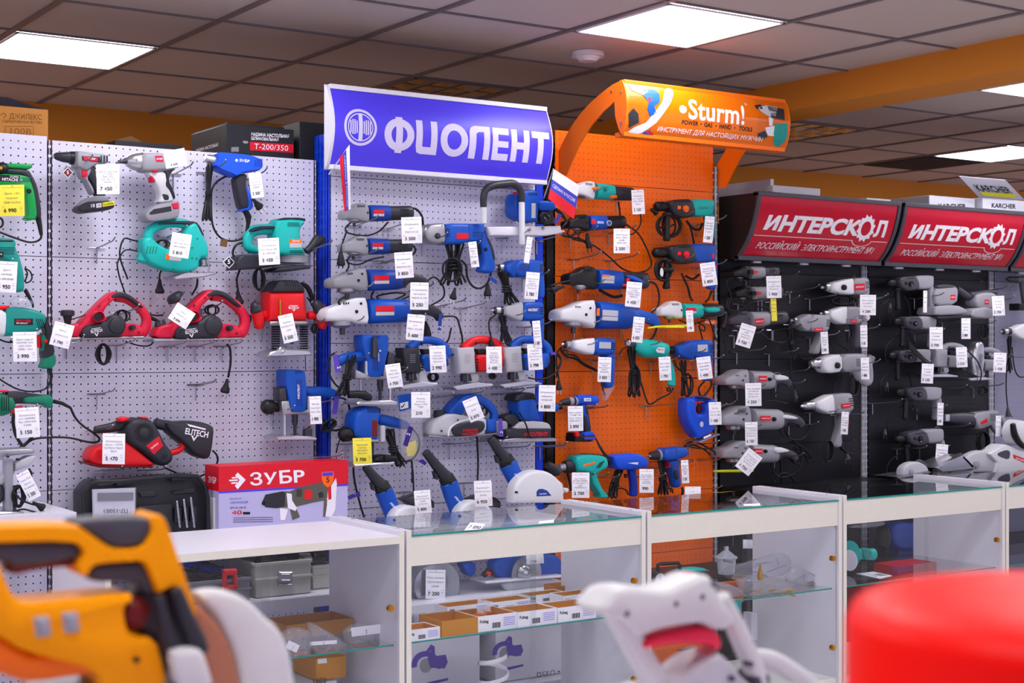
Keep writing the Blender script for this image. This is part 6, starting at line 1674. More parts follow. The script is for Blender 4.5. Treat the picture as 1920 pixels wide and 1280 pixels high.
# three cut-off saws on the hidden shelf
fr('B6')
plane(4.90)
_YW = 5.05
def cutoff(lab, tail, top, bot, guard, full=False):
 (x0, y0), (x1, y1), (x2, y2) = tail, top, bot
 t = T('cutoff_saw', lab, 'saw', (x2, y2))
 mx, my = (x0 + x1) / 2, (y0 + y1) / 2
 part(t, 'rear_grip', 'dark', tb([(x0, y0, 34), (mx, my, 42), (x1 - 6, y1 - 14, 56)], 0, 14, .8, .3, sm=3))
 part(t, 'motor_cap', 'black', tb([(x1 - 14, y1 - 26, 62), (x1 + 14, y1 + 26, 68)], 0, 16, .8, .3))
 part(t, 'motor_housing', 'blue', tb([(x1 + 10, y1 + 22, 72), ((x1 + x2) / 2, (y1 + y2) / 2, 70), (x2, y2, 66)], 0, 16, .8, .4))
 dx, dy = x2 - x1, y2 - y1
 l = math.hypot(dx, dy)
 an = math.degrees(math.atan2(dy, dx)) - 90
 part(t, 'vents', 'black', *[bx(x1 - 6 + i * 16 - 30, y1 + 4, x1 + 2 + i * 16 - 30, y1 + 34, .066, .006, .001, an) for i in range(5)])
 part(t, 'lettering', 'logow', tx('ФИОЛЕНТ', ((x1 * .35 + x2 * .65) + 26, y1 * .4 + y2 * .6), 15, .064, an + 90 + 160, wpx=80), smooth=0)
 part(t, 'trigger', 'mech', pf([(mx - 20, my + 40), (mx + 10, my + 60), (mx + 20, my + 110), (mx - 4, my + 100)], .012, .024, .004))
 gx_, gy_, gr_ = guard
 n = 24
 arc = [(gx_ - gr_ * math.cos(PI * i / n), gy_ - gr_ * math.sin(PI * i / n)) for i in range(n + 1)] + [(gx_ + gr_, gy_ + 60), (gx_ - gr_, gy_ + 60)]
 g = part(t, 'blade_guard', 'plastic', pf(arc, .085, .07, .014))
 part(g, 'screw', 'mech', lt((gx_ - gr_ * .88, gy_ - gr_ * .12), [(6, .094), (9, .092), (9, .08)], 12))
 return t
t = cutoff('blue cut-off saw with price tag 5 800, leftmost behind the glass counter', (190, 395), (320, 560), (420, 800), (540, 830, 130))
t2 = cutoff('blue cut-off saw with price tag 6 950, middle one behind the glass counter', (660, 280), (830, 500), (920, 760), (1060, 800, 140))
for q, x in ((t, 660), (t2, 1180)): part(q, 'base_plate', 'mech', pf([(x - 180, 650), (x - 60, 610), (x + 40, 640), (x + 74, 670), (x + 74, 720), (x - 100, 700)], -.02, .06, .01))
t3 = cutoff('blue cut-off saw with large round pale guard, rightmost behind the glass counter', (1170, 180), (1290, 350), (1400, 560), (1552, 620, 196))
part(t3, 'label', 'blued', pf([(1528, 628), (1528, 590), (1545, 570), (1575, 568), (1612, 582), (1645, 622)], .0856, .0008, .0002), smooth=0)
part(t3, 'lettering', 'logow', tx('ФИОЛЕНТ', (1578, 608), 10, .087, -4, wpx=60), smooth=0)
part(t3, 'guard_lug', 'plastic', lt((1768, 580), [(8, .06), (17, .058), (17, .03)], 14), pf([(1700, 500), (1735, 530), (1750, 600), (1700, 640)], .05, .02, .004))
part(t3, 'dust_pipe', 'dark', tb([(1615, 380, 30), (1650, 400, 34), (1700, 440, 36)], .0, 14))
part(t3, 'pipe_mouth', 'black', lt((1612, 385), [(22, .034), (22, .03)], 16))
c = cable(t2, cb([(548, 350), (560, 450), (566, 600)], 7, -.05), cb([(1062, 170), (1070, 350), (1066, 500)], 8, -.05))
fr('B6', 4.95)
c = pcord('leftmost behind the glass counter', cb([(100, 340), (95, 430), (110, 540), (150, 700), (178, 790)], 8, -.06))
ct = part(c, 'cord_tag', 'purple', pf([(52, 625), (140, 585), (152, 625), (125, 628), (60, 655)], -.05, .002, .0004))
part(ct, 'lettering', 'logow', tx('2', (105, 606), 20, -.0495, -70), smooth=0)
fr('B6', 4.9)
tag((630, 580), 128, 180, '5 800', ['Бороздодел', 'Б1-30 Фиолент', '1100Вт', 'по бетону'], 'on the leftmost cut-off saw', -5, o=.11)
tag((1105, 505), 138, 200, '6 950', ['Бороздодел', 'Б2-30 Фиолент', 'Б30/62'], 'on the middle cut-off saw', -3, o=.11)
hooks('metal peg hook above the cut-off saws', (685, 568), (1165, 495))
solo('plastic_strip', 'clear purple accessory sleeve peeking under the round blue router', 'bag', 'purple', pf([(600, 350), (640, 335), (672, 365), (655, 385)], -.03, .004, .001))
# flags
fr('B1', 4.88)
def flag(lab, pole, quadpts, s, a):
 t = T('small_flag', lab, 'flag', pole[0])
 part(t, 'pole', 'white', tb([(*pole[0], 5, -.1), (*pole[1], 4, .02)], 0, 8))
 A, B, Cc, D = quadpts           # top at the pole, top free, bottom free, bottom at the pole
 def sf(u, v, lift=0):
  x = (A[0] * (1 - u) + B[0] * u) * (1 - v) + (D[0] * (1 - u) + Cc[0] * u) * v
  y = (A[1] * (1 - u) + B[1] * u) * (1 - v) + (D[1] * (1 - u) + Cc[1] * u) * v
  return W((x, y), _Y - .02 - .02 * math.sin(u * 4 + v) - lift)
 for k, (m, nm) in enumerate((('flagw', 'white'), ('flagb', 'blue'), ('flagr', 'red'))):
  V, F = [], []
  N = 10
  for s_ in (0, 1):
   for j in (0, 1):
    for i in range(N + 1): V.append(sf(i / N, (k + j) / 3, -.0006 * s_))
  for i in range(N): F += [(i, N + 1 + i, N + 2 + i, i + 1), (2 * (N + 1) + i, 2 * (N + 1) + i + 1, 3 * (N + 1) + i + 1, 3 * (N + 1) + i)]
  part(t, 'stripe', m, (V, F), label=nm + ' flag stripe')
 v, f, w_ = flat(s, 0)
 h = .10
 part(t, 'lettering', 'logow', ([sf(.06 + vx / w_ * .88, .5 - (vy - .5) * h, .0012) for vx, vy in v], f), smooth=0)
 return t
flag('narrow tricolour flag hanging at the lower left corner of the blue sign', ((70, 780), (230, 552)), [(232, 555), (240, 1050), (190, 1075), (152, 650)], 'СДЕЛАНО В РОССИИ', 85)
fr('C1', 4.85)
flag('tricolour flag with white lettering between the blue sign and orange rack', ((0, 925), (68, 715)), [(70, 718), (255, 835), (215, 1078), (30, 930)], 'СДЕЛАНО В РОССИИ', 30)
# ================================================================ orange rack
wall(5.08, 'C2')
grinder('teal angle grinder with white nose, topmost in the orange rack', 245, 145, 460, 6, 'plastic', 'teal', 'dark', hb=14, plate=None, spindle=False, cord=[([(98, 4), (108, 10), (118, 30), (120, 50), (108, 68), (92, 66)], 1.3, 0), ([(78, 14), (82, 30), (86, 50), (98, 66)], 1.6, .0)])
t = bpy.data.objects['angle_grinder.006'] if 'angle_grinder.006' in bpy.data.objects else None
t = [o for o in bpy.data.objects if o.name.startswith('angle_grinder') and 'topmost in the orange' in o.get('label', '')][0]
loc()
part(t, 'power_dial', 'teal2', lt((508, 145), [(8, .052), (18, .05), (20, .04)], 18))
part(t, 'switch', 'orange', bx(540, 195, 590, 220, .04, .02, .004))
part(t, 'name_plate', 'orange', pf([(385, 135), (440, 125), (440, 142), (388, 152)], .048, .003, .0006))
hooks('metal peg hook carrying the teal grinder at the top of the orange rack', (480, 118), (805, 145))
tag((748, 152), 100, 195, '2 150', ['Шлифмаш', 'угл. орбит.', '125мм 950Вт', 'Sturm'], 'on the teal grinder at the top of the orange rack', -3)
fr('C2')
t = grinder('blue angle grinder with black nose and round logo, second in the orange rack', 205, 420, 430, -1, 'black', 'blue', 'black', hb=14, plate=None, cord=[([(100, 0), (108, 6), (130, 25), (150, 70), (145, 88), (120, 94), (95, 85), (75, 66), (50, 46), (20, 30), (-15, 22), (-14, 8)], 1.5, -.02), ([(0, 10), (-4, 20), (10, 30), (24, 34), (34, 40)], 1.5, .01), ([(10, 16), (4, 28), (22, 34)], 1.5, .01), ([(20, 16), (16, 26), (30, 38)], 1.5, .01)])
part(t, 'lettering', 'logow', tx('BISON', (452, 413), 18, .05, 4, wpx=52), smooth=0)
part(t, 'switch', 'redbox', bx(380, 392, 418, 428, .05, .006, .002))
part(t, 'round_logo', 'lgrey', lt((525, 418), [(22, .0525), (22, .045)], 22))
part(t, 'round_logo', 'blue', lt((525, 418), [(13, .0535), (16, .053), (16, .05)], 20), label='blue round logo centre')
c = pplug('second in the orange rack', 'rubber', tb([(345, 500, 12), (350, 560, 20), (362, 600, 28), (364, 612, 28)], .03, 12), tb([(346, 612, 4), (352, 652, 4)], .03, 6), tb([(376, 610, 4), (382, 650, 4)], .03, 6))
hooks('metal peg hook carrying the blue grinder with round logo', (430, 440), (742, 425))
hooks('empty metal peg hook between the blue grinders of the orange rack', (460, 640), (760, 650))
tag((622, 463), 130, 196, '2 500', ['УШМ Профи', 'Bison 125мм', '1200Вт', 'BWS1250'], 'below the blue grinder with round logo', 0)
fr('C2')
t = grinder('blue angle grinder with black head, third in the orange rack', 205, 855, 610, 3, 'black', 'blue', 'dark', hb=13, plate=('lgrey', 'lgrey'), cord=[([(100, 0), (112, 2), (118, 14), (118, 30), (110, 40)], 1.3, 0), ([(40, 14), (58, 22), (70, 20)], 2, .0), ([(0, 4), (-14, 8), (-24, 12)], 1.3, .03)])
part(t, 'rear_trim', 'blue', pf([(660, 830), (740, 840), (812, 885), (810, 905), (720, 880), (670, 860)], .05, .05, .01, 1))
part(t, 'switch', 'pinkred', bx(664, 860, 690, 884, .056, .01, .003), bx(638, 905, 664, 925, .056, .01, .003))
p = part(t, 'name_plate', 'orange', bx(470, 832, 526, 846, .056, .003, .0006))
pplug('third in the orange rack', 'rubber', tb([(160, 925, 10), (110, 940, 20), (75, 955, 28), (62, 960, 28)], .05, 12), tb([(60, 945, 4), (15, 950, 4)], .05, 6), tb([(66, 975, 4), (28, 980, 4)], .05, 6))
hooks('metal peg hook carrying the black-headed blue grinder', (490, 865), (838, 878))
tag((725, 890), 122, 200, '4 450', ['Шлифмашин', 'угловая', 'Профи 150мм', '1400Вт BWS', '1050125'], 'below the black-headed blue grinder', 5)
fr('C2')
t = grinder('largest blue angle grinder with pale grey head, fourth in the orange rack', 140, 1140, 770, 3, 'plastic', 'blue', 'blue', hb=14, hh=1.2, big=True, plate=('lgrey', 'lgrey'), cord=[([(100, 8), (96, 20), (84, 28), (70, 24)], 1.2, 0)])
part(t, 'name_plate', 'orange', bx(424, 1100, 446, 1160, .066, .003, .0008, 3))
part(t, 'switch', 'pinkred', bx(695, 1170, 745, 1196, .05, .02, .004))
hooks('metal peg hook carrying the largest blue grinder of the orange rack', (462, 1180), (838, 1185))
fr('C3')
tag((1010, 80), 118, 270, '6 050', ['Шлифмашина', 'угл. 230мм', '2300Вт', 'BWS'], 'below the largest blue grinder of the orange rack', 6)
fr('C2')
t = rotary_hammer('black and teal rotary hammer, upper right of the orange rack', 892, 285, 480, 0, 'dark', 'teal', 'orange', letter=('STURM', 'teal2'))
fr('C2')
part(t, 'sds_tip', 'black', tb([(855, 310, 12), (880, 320, 20), (900, 340, 24)], .0, 12))
cable(t, loops((1000, 440), 110, 100, 3, 9, -.01), cb([(1140, 400), (1190, 460), (1240, 470), (1270, 420)], 10, -.02), cb([(1160, 420), (1185, 500), (1200, 590)], 8, -.02), cb([(940, 380), (900, 430), (960, 460), (1040, 430)], 8, .0))
hooks('metal peg hook carrying the teal rotary hammer', (1192, 322), (1460, 355))
tag((1328, 365), 76, 210, '4 500', ['Перфорат', 'SDS+ 850Вт', 'RH2592', '3 реж.'], 'on the teal rotary hammer', 5)
fr('C2')
t = rotary_hammer('black and blue rotary hammer with red knob, below the teal one in the orange rack', 880, 655, 510, -1, 'dark', 'blue', 'red', letter=None)
fr('C2')
part(t, 'trim', 'red', bx(1345, 660, 1365, 705, .036, .01, .003), bx(1360, 755, 1385, 785, .03, .01, .003))
part(t, 'depth_stop', 'black', bx(960, 770, 1050, 806, .04, .07, .012))
c = cable(t, loops((955, 790), 65, 90, 3, 12, .0), cb([(1100, 820), (1150, 930), (1170, 1010), (1190, 1040)], 9, -.02), cb([(1130, 840), (1190, 865), (1240, 830)], 9, -.02), cb([(1340, 960), (1320, 1020), (1290, 1050)], 9, -.01))
part(t, 'name_sticker', 'plastic', lt((944, 812), [(16, .04), (18, .038)], 16, 2.))
hooks('metal peg hook carrying the blue rotary hammer', (1198, 668), (1460, 712))
tag((1305, 735), 120, 185, '5 850', ['Перфоратор', 'Бретам 790р', 'SMART', 'BHD-820'], 'on the blue rotary hammer', -8)
fr('C2')
t = grinder('teal angle grinder with grey head and yellow disc, right side of the orange rack', 940, 1120, 475, 0, 'plastic', 'teal', 'dark', hb=12, plate=('redbox', 'lgrey'), cord=[([(60, 20), (72, 26), (72, 34), (64, 30)], 1.3, 0), ([(80, 14), (86, 30), (92, 50)], 1.3, 0), ([(30, 16), (50, 22), (74, 16)], 1.3, 0)])
part(t, 'grip_inlay', 'teal', pf([(1290, 1095), (1410, 1085), (1420, 1130), (1320, 1135)], .05, .05, .008, 1))
part(t, 'grinding_disc', 'lime', sweep([W((1005, 1245)), W((1005, 1256))], [.062, .066], 36, 1, 0, 0), tb([(830, 1258, 6), (900, 1248, 10), (1150, 1238, 10), (1160, 1240, 6)], .03, 8))
br = T('wire_brush', 'wire brush with orange handle hanging behind the teal grinder, right edge of the orange rack', 'brush', (1335, 1220))
part(br, 'handle', 'orange', pf([(1262, 1185), (1385, 1190), (1380, 1235), (1275, 1215)], -.02, .03, .006))
part(br, 'bristles', 'wood', pf([(1290, 1135), (1385, 1140), (1380, 1192), (1285, 1190)], -.02, .03, .003))
part(br, 'lettering', 'logow', tx('Sturm!', (1325, 1212), 20, -.019, 5, wpx=80), smooth=0)
br = T('wire_brush', 'wire brush with orange back above the teal grinder, right edge of the orange rack', 'brush', (1350, 1060))
part(br, 'handle', 'orange', bx(1290, 1042, 1400, 1062, -.02, .03, .004))
part(br, 'bristles', 'wood', pf([(1295, 1062), (1400, 1062), (1410, 1100), (1300, 1095)], -.02, .03, .003))
hooks('metal peg hook at the right edge of the orange rack beside the teal grinder', (1455, 1130))
tag((1162, 1118), 56, 170, '1 450', ['УШМ', 'Эл', 'Sturm', 'AG9012', 'Е'], 'narrow, on the teal grinder with yellow disc', -4, small=True)
# pistol drills
fr('C3')
t = pistol('silver and blue hammer drill on the left of the orange rack', 198, 370, 570, 2, 'mech', 'metalw', 'blue', plate='lgrey', gearx=(26, 60), r=14, hang=76, lean=0, wd=.04)
fr('C3')
part(t, 'selector', 'red', bx(470, 298, 530, 314, .03, .04, .005))
c = cable(t, cb([(190, 400), (180, 430), (240, 500), (330, 520), (430, 590), (560, 650)], 12, -.01), cb([(215, 420), (210, 470), (330, 490), (420, 570), (540, 630)], 10, .0), cb([(620, 770), (625, 850), (650, 900)], 9, .0), cb([(170, 410), (140, 470), (180, 540), (150, 620), (130, 720)], 8, .0))
plug(c, (150, 790), -5, 2.2, .0)
solo('plastic_bag', 'small clear bag tied to the grip of the silver and blue hammer drill', 'bag', 'bag', pf([(640, 860), (690, 820), (755, 800), (740, 850), (690, 930), (660, 980), (650, 920)], .02, .03, .01, 1))
hooks('metal peg hook carrying the silver and blue hammer drill', (558, 328), (815, 475))
tag((645, 505), 140, 262, '3 050', ['Дрель Диоконо', 'Профи', 'Bison/Sturm', '550/П', 'BAQ/D90'], 'on the silver and blue hammer drill', 2)
fr('C3')
t = T('electric_drill', 'rounded teal drill with silver chuck in the middle of the orange rack', 'drill', (1340, 810))
ch = part(t, 'chuck', 'mech', tb([(885, 375, 30), (900, 372, 42), (950, 370, 44)], .0, 16, cap=.2))
part(ch, 'chuck_jaws', 'silver', lt((905, 355), [(10, .05), (30, .045), (34, .03)], 14))
part(t, 'motor_housing', 'teal', tb([(965, 395, 40), (1000, 400, 78), (1060, 410, 100), (1150, 420, 98), (1240, 425, 84), (1295, 425, 68)], 0, 18, .8, .2))
part(t, 'name_plate', 'plastic', pf([(1185, 430), (1215, 400), (1280, 405), (1275, 465), (1200, 455)], .052, .003, .0006))
part(t, 'lettering', 'redbox', tx('Sturm!', (1235, 422), 16, .053, 4, wpx=62), smooth=0)
part(t, 'grip', 'teal', tb([(1240, 460, 58), (1300, 540, 44), (1340, 640, 42), (1350, 740, 44), (1345, 800, 46)], 0, 14, .8, .2, sm=3))
c = cable(t, bundle((930, 420), (960, 900), 60, 6, 10, .0), loops((960, 740), 60, 170, 3, 10, .0), cb([(1000, 680), (1050, 850), (1090, 970), (1130, 1000), (1230, 940), (1330, 890), (1370, 830)], 9, .0), loops((1320, 845), 22, 20, 2, 8, .0), cb([(870, 400), (830, 420), (795, 480)], 7, .02))
part(t, 'bit_wire', 'copper', cb([(810, 200), (835, 270), (865, 370)], 5, .02))
hooks('metal peg hook carrying the rounded teal drill', (1238, 328), (1432, 490))
tag((1275, 502), 125, 248, '1 790', ['Дрель ударная', 'Sturm 680Вт', 'ID2172'], 'on the rounded teal drill', -3)
fr('C3')
t = pistol('plain blue drill with black chuck at the right of the orange rack', 1322, 430, 480, -2, 'black', 'blue', 'blue', plate='lgrey', gearx=(24, 56), r=19, hang=70, lean=-4, key='black', wd=.036)
fr('C3')
c = cable(t, cb([(1370, 500), (1400, 600), (1450, 650), (1500, 720), (1620, 725)], 8, .0), bundle((1470, 560), (1500, 900), 50, 5, 9, .0), loops((1520, 800), 60, 130, 2, 9, .0), cb([(1700, 760), (1640, 830), (1650, 900), (1690, 915), (1760, 830), (1770, 760), (1720, 740)], 10, .0), cb([(1640, 170), (1660, 240), (1680, 320)], 8, -.02))
hooks('metal peg hook carrying the plain blue drill of the orange rack', (1718, 412), (1905, 480))
tag((1685, 502), 150, 236, '1 400', ['Дрель ударная', '550Вт/800Вт', 'BSU-750U'], 'on the plain blue drill of the orange rack', -7)
# cordless
t = T('cordless_drill', 'blue cordless drill with red battery button, lower left of the orange rack', 'drill', (440, 1390))
ch = part(t, 'chuck', 'dark', tb([(170, 985, 14), (200, 985, 32), (260, 978, 40)], 0, 16))
part(ch, 'chuck_jaws', 'silver', lt((182, 990), [(6, .03), (10, .02)], 10))
part(t, 'torque_collar', 'greyp', tb([(262, 975, 42), (300, 970, 44)], 0, 18, cap=.1), tb([(318, 968, 46), (345, 966, 48)], 0, 18, cap=.1))
part(t, 'collar_band', 'black', tb([(300, 970, 44), (320, 968, 45)], 0, 18, cap=0))
part(t, 'motor_housing', 'blueb', tb([(340, 962, 54), (380, 958, 58), (480, 955, 56), (545, 962, 50), (562, 965, 40)], 0, 18, .9, .25))
part(t, 'name_plate', 'logow', bx(430, 938, 500, 972, .05, .006, .001))
part(t, 'lettering', 'blueb', tx('СТАВР', (465, 955), 16, .0508, wpx=50), smooth=0)
part(t, 'grip', 'dark', pf([(400, 1010), (475, 1005), (480, 1080), (500, 1180), (515, 1300), (440, 1310), (425, 1180)], .026, .052, .012, 1))
part(t, 'grip_inlay', 'blueb', pf([(415, 1010), (440, 1010), (445, 1090), (470, 1130), (490, 1240), (478, 1250), (455, 1150), (425, 1120)], .028, .03, .004, 1))
part(t, 'battery_mount', 'blueb', pf([(420, 1310), (500, 1280), (545, 1310), (540, 1340), (430, 1350)], .034, .068, .008, 1))
b = part(t, 'battery', 'black', pf([(330, 1390), (340, 1310), (400, 1300), (420, 1340), (545, 1330), (548, 1375), (500, 1400), (330, 1400)], .036, .072, .008))
part(b, 'battery_clip', 'red', pf([(330, 1300), (375, 1298), (385, 1345), (345, 1350)], .04, .02, .004))
part(b, 'battery_label', 'violet', bx(430, 1352, 540, 1376, .0368, .002, .0005))
part(t, 'wrist_strap', 'black', tb([(545, 1360, 10), (590, 1450, 14), (640, 1530, 18), (690, 1580, 16)], .02, 8, .4))
hooks('metal peg hook carrying the blue cordless drill', (562, 998), (688, 998))
tag((332, 1022), 160, 264, '2 890', ['Дрель аккумул', 'СТАВР 12В', '2скор, 2 аккумул', 'ДАШ-2023 Л'], 'on the blue cordless drill', -1)
hooks('empty metal peg hook in the bare middle of the orange rack', (1382, 972))
# blue jigsaw
t = T('jigsaw', 'all-blue jigsaw with round emblem at the right edge of the orange rack', 'jigsaw', (1700, 1390))
part(t, 'motor_housing', 'blueb', pf([(1525, 960), (1560, 930), (1625, 960), (1625, 1110), (1720, 1100), (1730, 990), (1800, 980), (1850, 1060), (1850, 1200), (1800, 1300), (1700, 1345), (1650, 1370), (1600, 1310), (1545, 1200), (1525, 1100)], .04, .08, .016, 1))
part(t, 'handle', 'blueb', tb([(1560, 960, 36), (1620, 940, 30), (1700, 945, 30), (1770, 975, 34), (1810, 1020, 36)], 0, 12, .95, .2, sm=2))
part(t, 'rubber_top', 'dark', pf([(1620, 930), (1680, 915), (1760, 935), (1790, 960), (1700, 945)], .034, .05, .006, 1))
part(t, 'trigger', 'maroon', pf([(1630, 1030), (1700, 1020), (1690, 1090), (1640, 1100)], .01, .02, .004))
part(t, 'lock_button', 'red', lt((1648, 985), [(10, .042), (15, .04), (15, .03)], 14))
part(t, 'emblem', 'plastic', lt((1672, 1215), [(22, .0415), (24, .041), (24, .035)], 20, 1.25))
part(t, 'blade_holder', 'steel', pf([(1590, 1310), (1625, 1330), (1615, 1370), (1600, 1360)], .01, .02, .002))
part(t, 'base_plate', 'silver', pf([(1630, 1405), (1850, 1310), (1858, 1322), (1660, 1415)], .05, .10, .003))
part(t, 'scale_plate', 'paper', pf([(1690, 1350), (1770, 1318), (1772, 1336), (1695, 1370)], .052, .002, .0004))
hooks('metal peg hook carrying the all-blue jigsaw', (1935, 995))
_l = None
tag((1808, 980), 130, 240, '1 400', ['Лобзик', 'электро Град', 'ЭЛС 55, 400В'], 'on the all-blue jigsaw', -2)
fr('C4')
t = T('heat_gun', 'teal heat gun with dark collar and orange stripes, bottom left of the orange rack', 'heat gun', (600, 1090))
part(t, 'nozzle', 'silver', tb([(162, 768, 36), (200, 765, 40), (225, 765, 46)], 0, 16, cap=.1))
part(t, 'heat_shield', 'dark', tb([(215, 762, 62), (240, 760, 72), (320, 750, 76), (365, 745, 74)], 0, 18, cap=.15))
part(t, 'motor_housing', 'teal', pf([(340, 665), (420, 640), (480, 630), (620, 640), (680, 668), (695, 720), (690, 770), (640, 800), (560, 850), (480, 830), (420, 815), (360, 818)], .042, .084, .018, 1))
part(t, 'top_spine', 'dark', pf([(410, 640), (460, 625), (560, 627), (640, 636), (700, 680), (706, 745), (690, 700), (630, 655), (520, 645)], .03, .06, .008, 1))
part(t, 'orange_stripe', 'orange', pf([(415, 760), (430, 735), (540, 708), (552, 712), (540, 732), (440, 760)], .0432, .003, .001))
part(t, 'vents', 'black', *[pf([(548 + i * 14, 778 - i * 2), (556 + i * 14, 778 - i * 2), (600 + i * 14, 715 - i * 6), (592 + i * 14, 715 - i * 6)], .0432, .003, .0006) for i in range(4)])
part(t, 'grip', 'teal', pf([(480, 830), (575, 810), (570, 860), (600, 950), (640, 1020), (690, 1065), (690, 1090), (590, 1095), (600, 1060), (560, 1000), (520, 940), (510, 880)], .028, .056, .014, 1))
part(t, 'trigger', 'orange', pf([(495, 880), (520, 890), (540, 950), (520, 960)], .012, .024, .004))
cable(t, cb([(250, 830), (270, 910), (290, 1010)], 14, -.01), cb([(690, 1070), (700, 980), (740, 860), (760, 800)], 12, -.01), cb([(720, 1060), (790, 990), (870, 1010), (890, 1060)], 8, -.01))
hooks('metal peg hook carrying the teal heat gun', (540, 828), (800, 840))
tag((388, 822), 186, 268, '2 700', ['Фен технич.', 'STURM 2000Вт,', '2 темп.режи., 9', 'реж.', 'HG2003LCD'], 'below the teal heat gun', 0)
t = T('heat_gun', 'dark blue heat gun with steel nozzle, next to the teal one', 'heat gun', (950, 1070))
part(t, 'nozzle', 'silver', tb([(706, 705, 34), (740, 705, 40), (790, 705, 44)], 0, 16, cap=.1), *[tb([(712 + i * 16, 705, 41), (718 + i * 16, 705, 41)], 0, 16, cap=.1) for i in range(3)])
part(t, 'motor_housing', 'blueb', pf([(740, 660), (780, 640), (940, 622), (1030, 625), (1115, 680), (1120, 760), (1060, 780), (960, 800), (790, 795), (760, 740)], .042, .084, .018, 1))
part(t, 'logo', 'logow', pf([(885, 722), (1000, 712), (995, 740)], .0432, .001, .0002), lt((945, 632), [(20, .02), (26, .0)], 14, .35), smooth=0)
part(t, 'grip', 'deepblue', tb([(925, 790, 50), (935, 850, 46), (945, 960, 46), (945, 1060, 50)], 0, 14, .8, .25))
part(t, 'trigger', 'maroon', bx(872, 838, 896, 880, .01, .02, .004))
cable(t, bundle((800, 790), (720, 1080), 50, 6, 10, -.01))
hooks('metal peg hook carrying the dark blue heat gun', (685, 820), (1285, 830))
tag((1086, 786), 152, 250, '990', ['Фен промыш', 'СТАРТ 2000Вт,', '2 скорости, 2', 'насадки', 'ТРУ-2000'], 'below the dark blue heat gun', 0)
t = T('electric_drill', 'blue corded drill driver with keyless chuck, bottom right of the orange rack', 'drill', (1430, 985))
ch = part(t, 'chuck', 'dark', tb([(1112, 650, 18), (1130, 645, 42), (1200, 638, 54)], 0, 18))
part(ch, 'chuck_jaws', 'silver', lt((1128, 650), [(8, .04), (14, .03), (14, .02)], 10))
part(t, 'torque_collar', 'greyp', *[tb([(1205 + i * 24, 637 - i, 56), (1222 + i * 24, 636 - i, 57)], 0, 18, cap=.15) for i in range(3)])
part(t, 'collar_band', 'black', tb([(1275, 632, 60), (1300, 630, 62)], 0, 18, cap=.1))
part(t, 'motor_housing', 'blue', pf([(1290, 570), (1400, 560), (1500, 548), (1545, 580), (1548, 630), (1500, 670), (1420, 690), (1380, 700), (1290, 700)], .042, .084, .018, 1))
part(t, 'seam', 'blued', bx(1404, 562, 1410, 690, .0425, .002, .0004))
part(t, 'grip', 'blue', pf([(1335, 690), (1450, 680), (1450, 760), (1460, 880), (1468, 960), (1440, 985), (1400, 985), (1385, 880), (1350, 770)], .028, .056, .014, 1))
part(t, 'rubber_grip', 'dark', pf([(1370, 790), (1420, 780), (1440, 880), (1400, 910)], .03, .02, .006, 1))
part(t, 'trigger', 'crim', pf([(1325, 700), (1380, 690), (1380, 740), (1345, 780), (1330, 775)], .02, .04, .006))
cable(t, bundle((1250, 700), (1270, 1040), 70, 9, 9, .0), cb([(1460, 980), (1470, 1020), (1460, 1060)], 14, .0), cb([(1300, 1000), (1350, 990), (1365, 1040)], 8, .0))
hooks('metal peg hook carrying the blue corded drill driver', (1445, 735), (1592, 685))
tag((1488, 690), 76, 245, '3 350', ['Дрель', 'шур.', 'Бретон', 'DEN', '450'], 'narrow, on the blue corded drill driver', -3)
pcord('all-blue jigsaw', cb([(1480, 560), (1520, 510), (1600, 500), (1700, 540), (1800, 600), (1810, 640)], 10, .0), cb([(1500, 540), (1580, 530), (1700, 580), (1760, 640)], 10, .02), cb([(1490, 530), (1600, 560), (1720, 570), (1800, 560)], 9, .03))
hooks('metal peg hook at the bottom right corner of the orange rack', (1850, 482), (1882, 962))
tag((1576, 970), 168, 130, '', ['Набор'], 'lying low at the bottom right of the orange rack', 0, small=True)
hooks('metal peg hook left over at the blue upright, left of the orange rack', (240, 508))
# ================================================================ black racks under the red canopies
wall(5.12, 'C6')
def g2(lab, x, y, L, a, **k):
 d = dict(head='tool', body='tool', tail='frame', hb=13, plate=None, big=True)
 d.update(k)
 t = grinder(lab, x, y, L, a, **d)
 return t
def redplate(t, x0, y0, x1, y1, o, s='ИНТЕРСКОЛ', a=0):
 p = part(t, 'name_plate', 'redbox', bx(x0, y0, x1, y1, o, .003, .0006, a))
 part(p, 'lettering', 'logow', tx(s, ((x0 + x1) / 2, (y0 + y1) / 2), (y1 - y0) * .22, o + .0008, a, wpx=(x1 - x0) * .8), smooth=0)
t = grinder('small grey angle grinder with black head, topmost in the black rack', 200, 222, 340, -2, 'black', 'tool', 'frame', hb=15, plate=None, cord=[([(0, 10), (-20, 20), (-10, 50), (-14, 70), (-20, 90)], 1.8, .02), ([(100, -4), (112, 4), (108, 18)], 2, 0)])
part(t, 'switch', 'black', bx(328, 193, 356, 228, .046, .012, .003))
part(t, 'logo_flash', 'red', pf([(358, 195), (402, 212), (358, 230)], .046, .004, .001))
hooks('metal peg hook carrying the topmost grey grinder', (528, 216), (720, 210))
tag((514, 245), 118, 176, '1 950', ['Шлифмашина', 'угл.', '115/900 УШМ', 'Интерскол'], 'below the topmost grey grinder', -2)
fr('C6')
t = grinder('small grey angle grinder with black head, second in the black rack', 220, 385, 350, -2, 'black', 'tool', 'frame', hb=14, plate=None, cord=[([(0, 10), (-20, 20), (-26, 60), (-30, 80)], 1.8, .02), ([(10, 30), (40, 30), (70, 36)], 1.8, -.01), ([(-20, 10), (-24, 30), (-4, 40), (30, 26)], 1.8, .03)])
part(t, 'switch', 'black', bx(352, 365, 380, 398, .046, .012, .003))
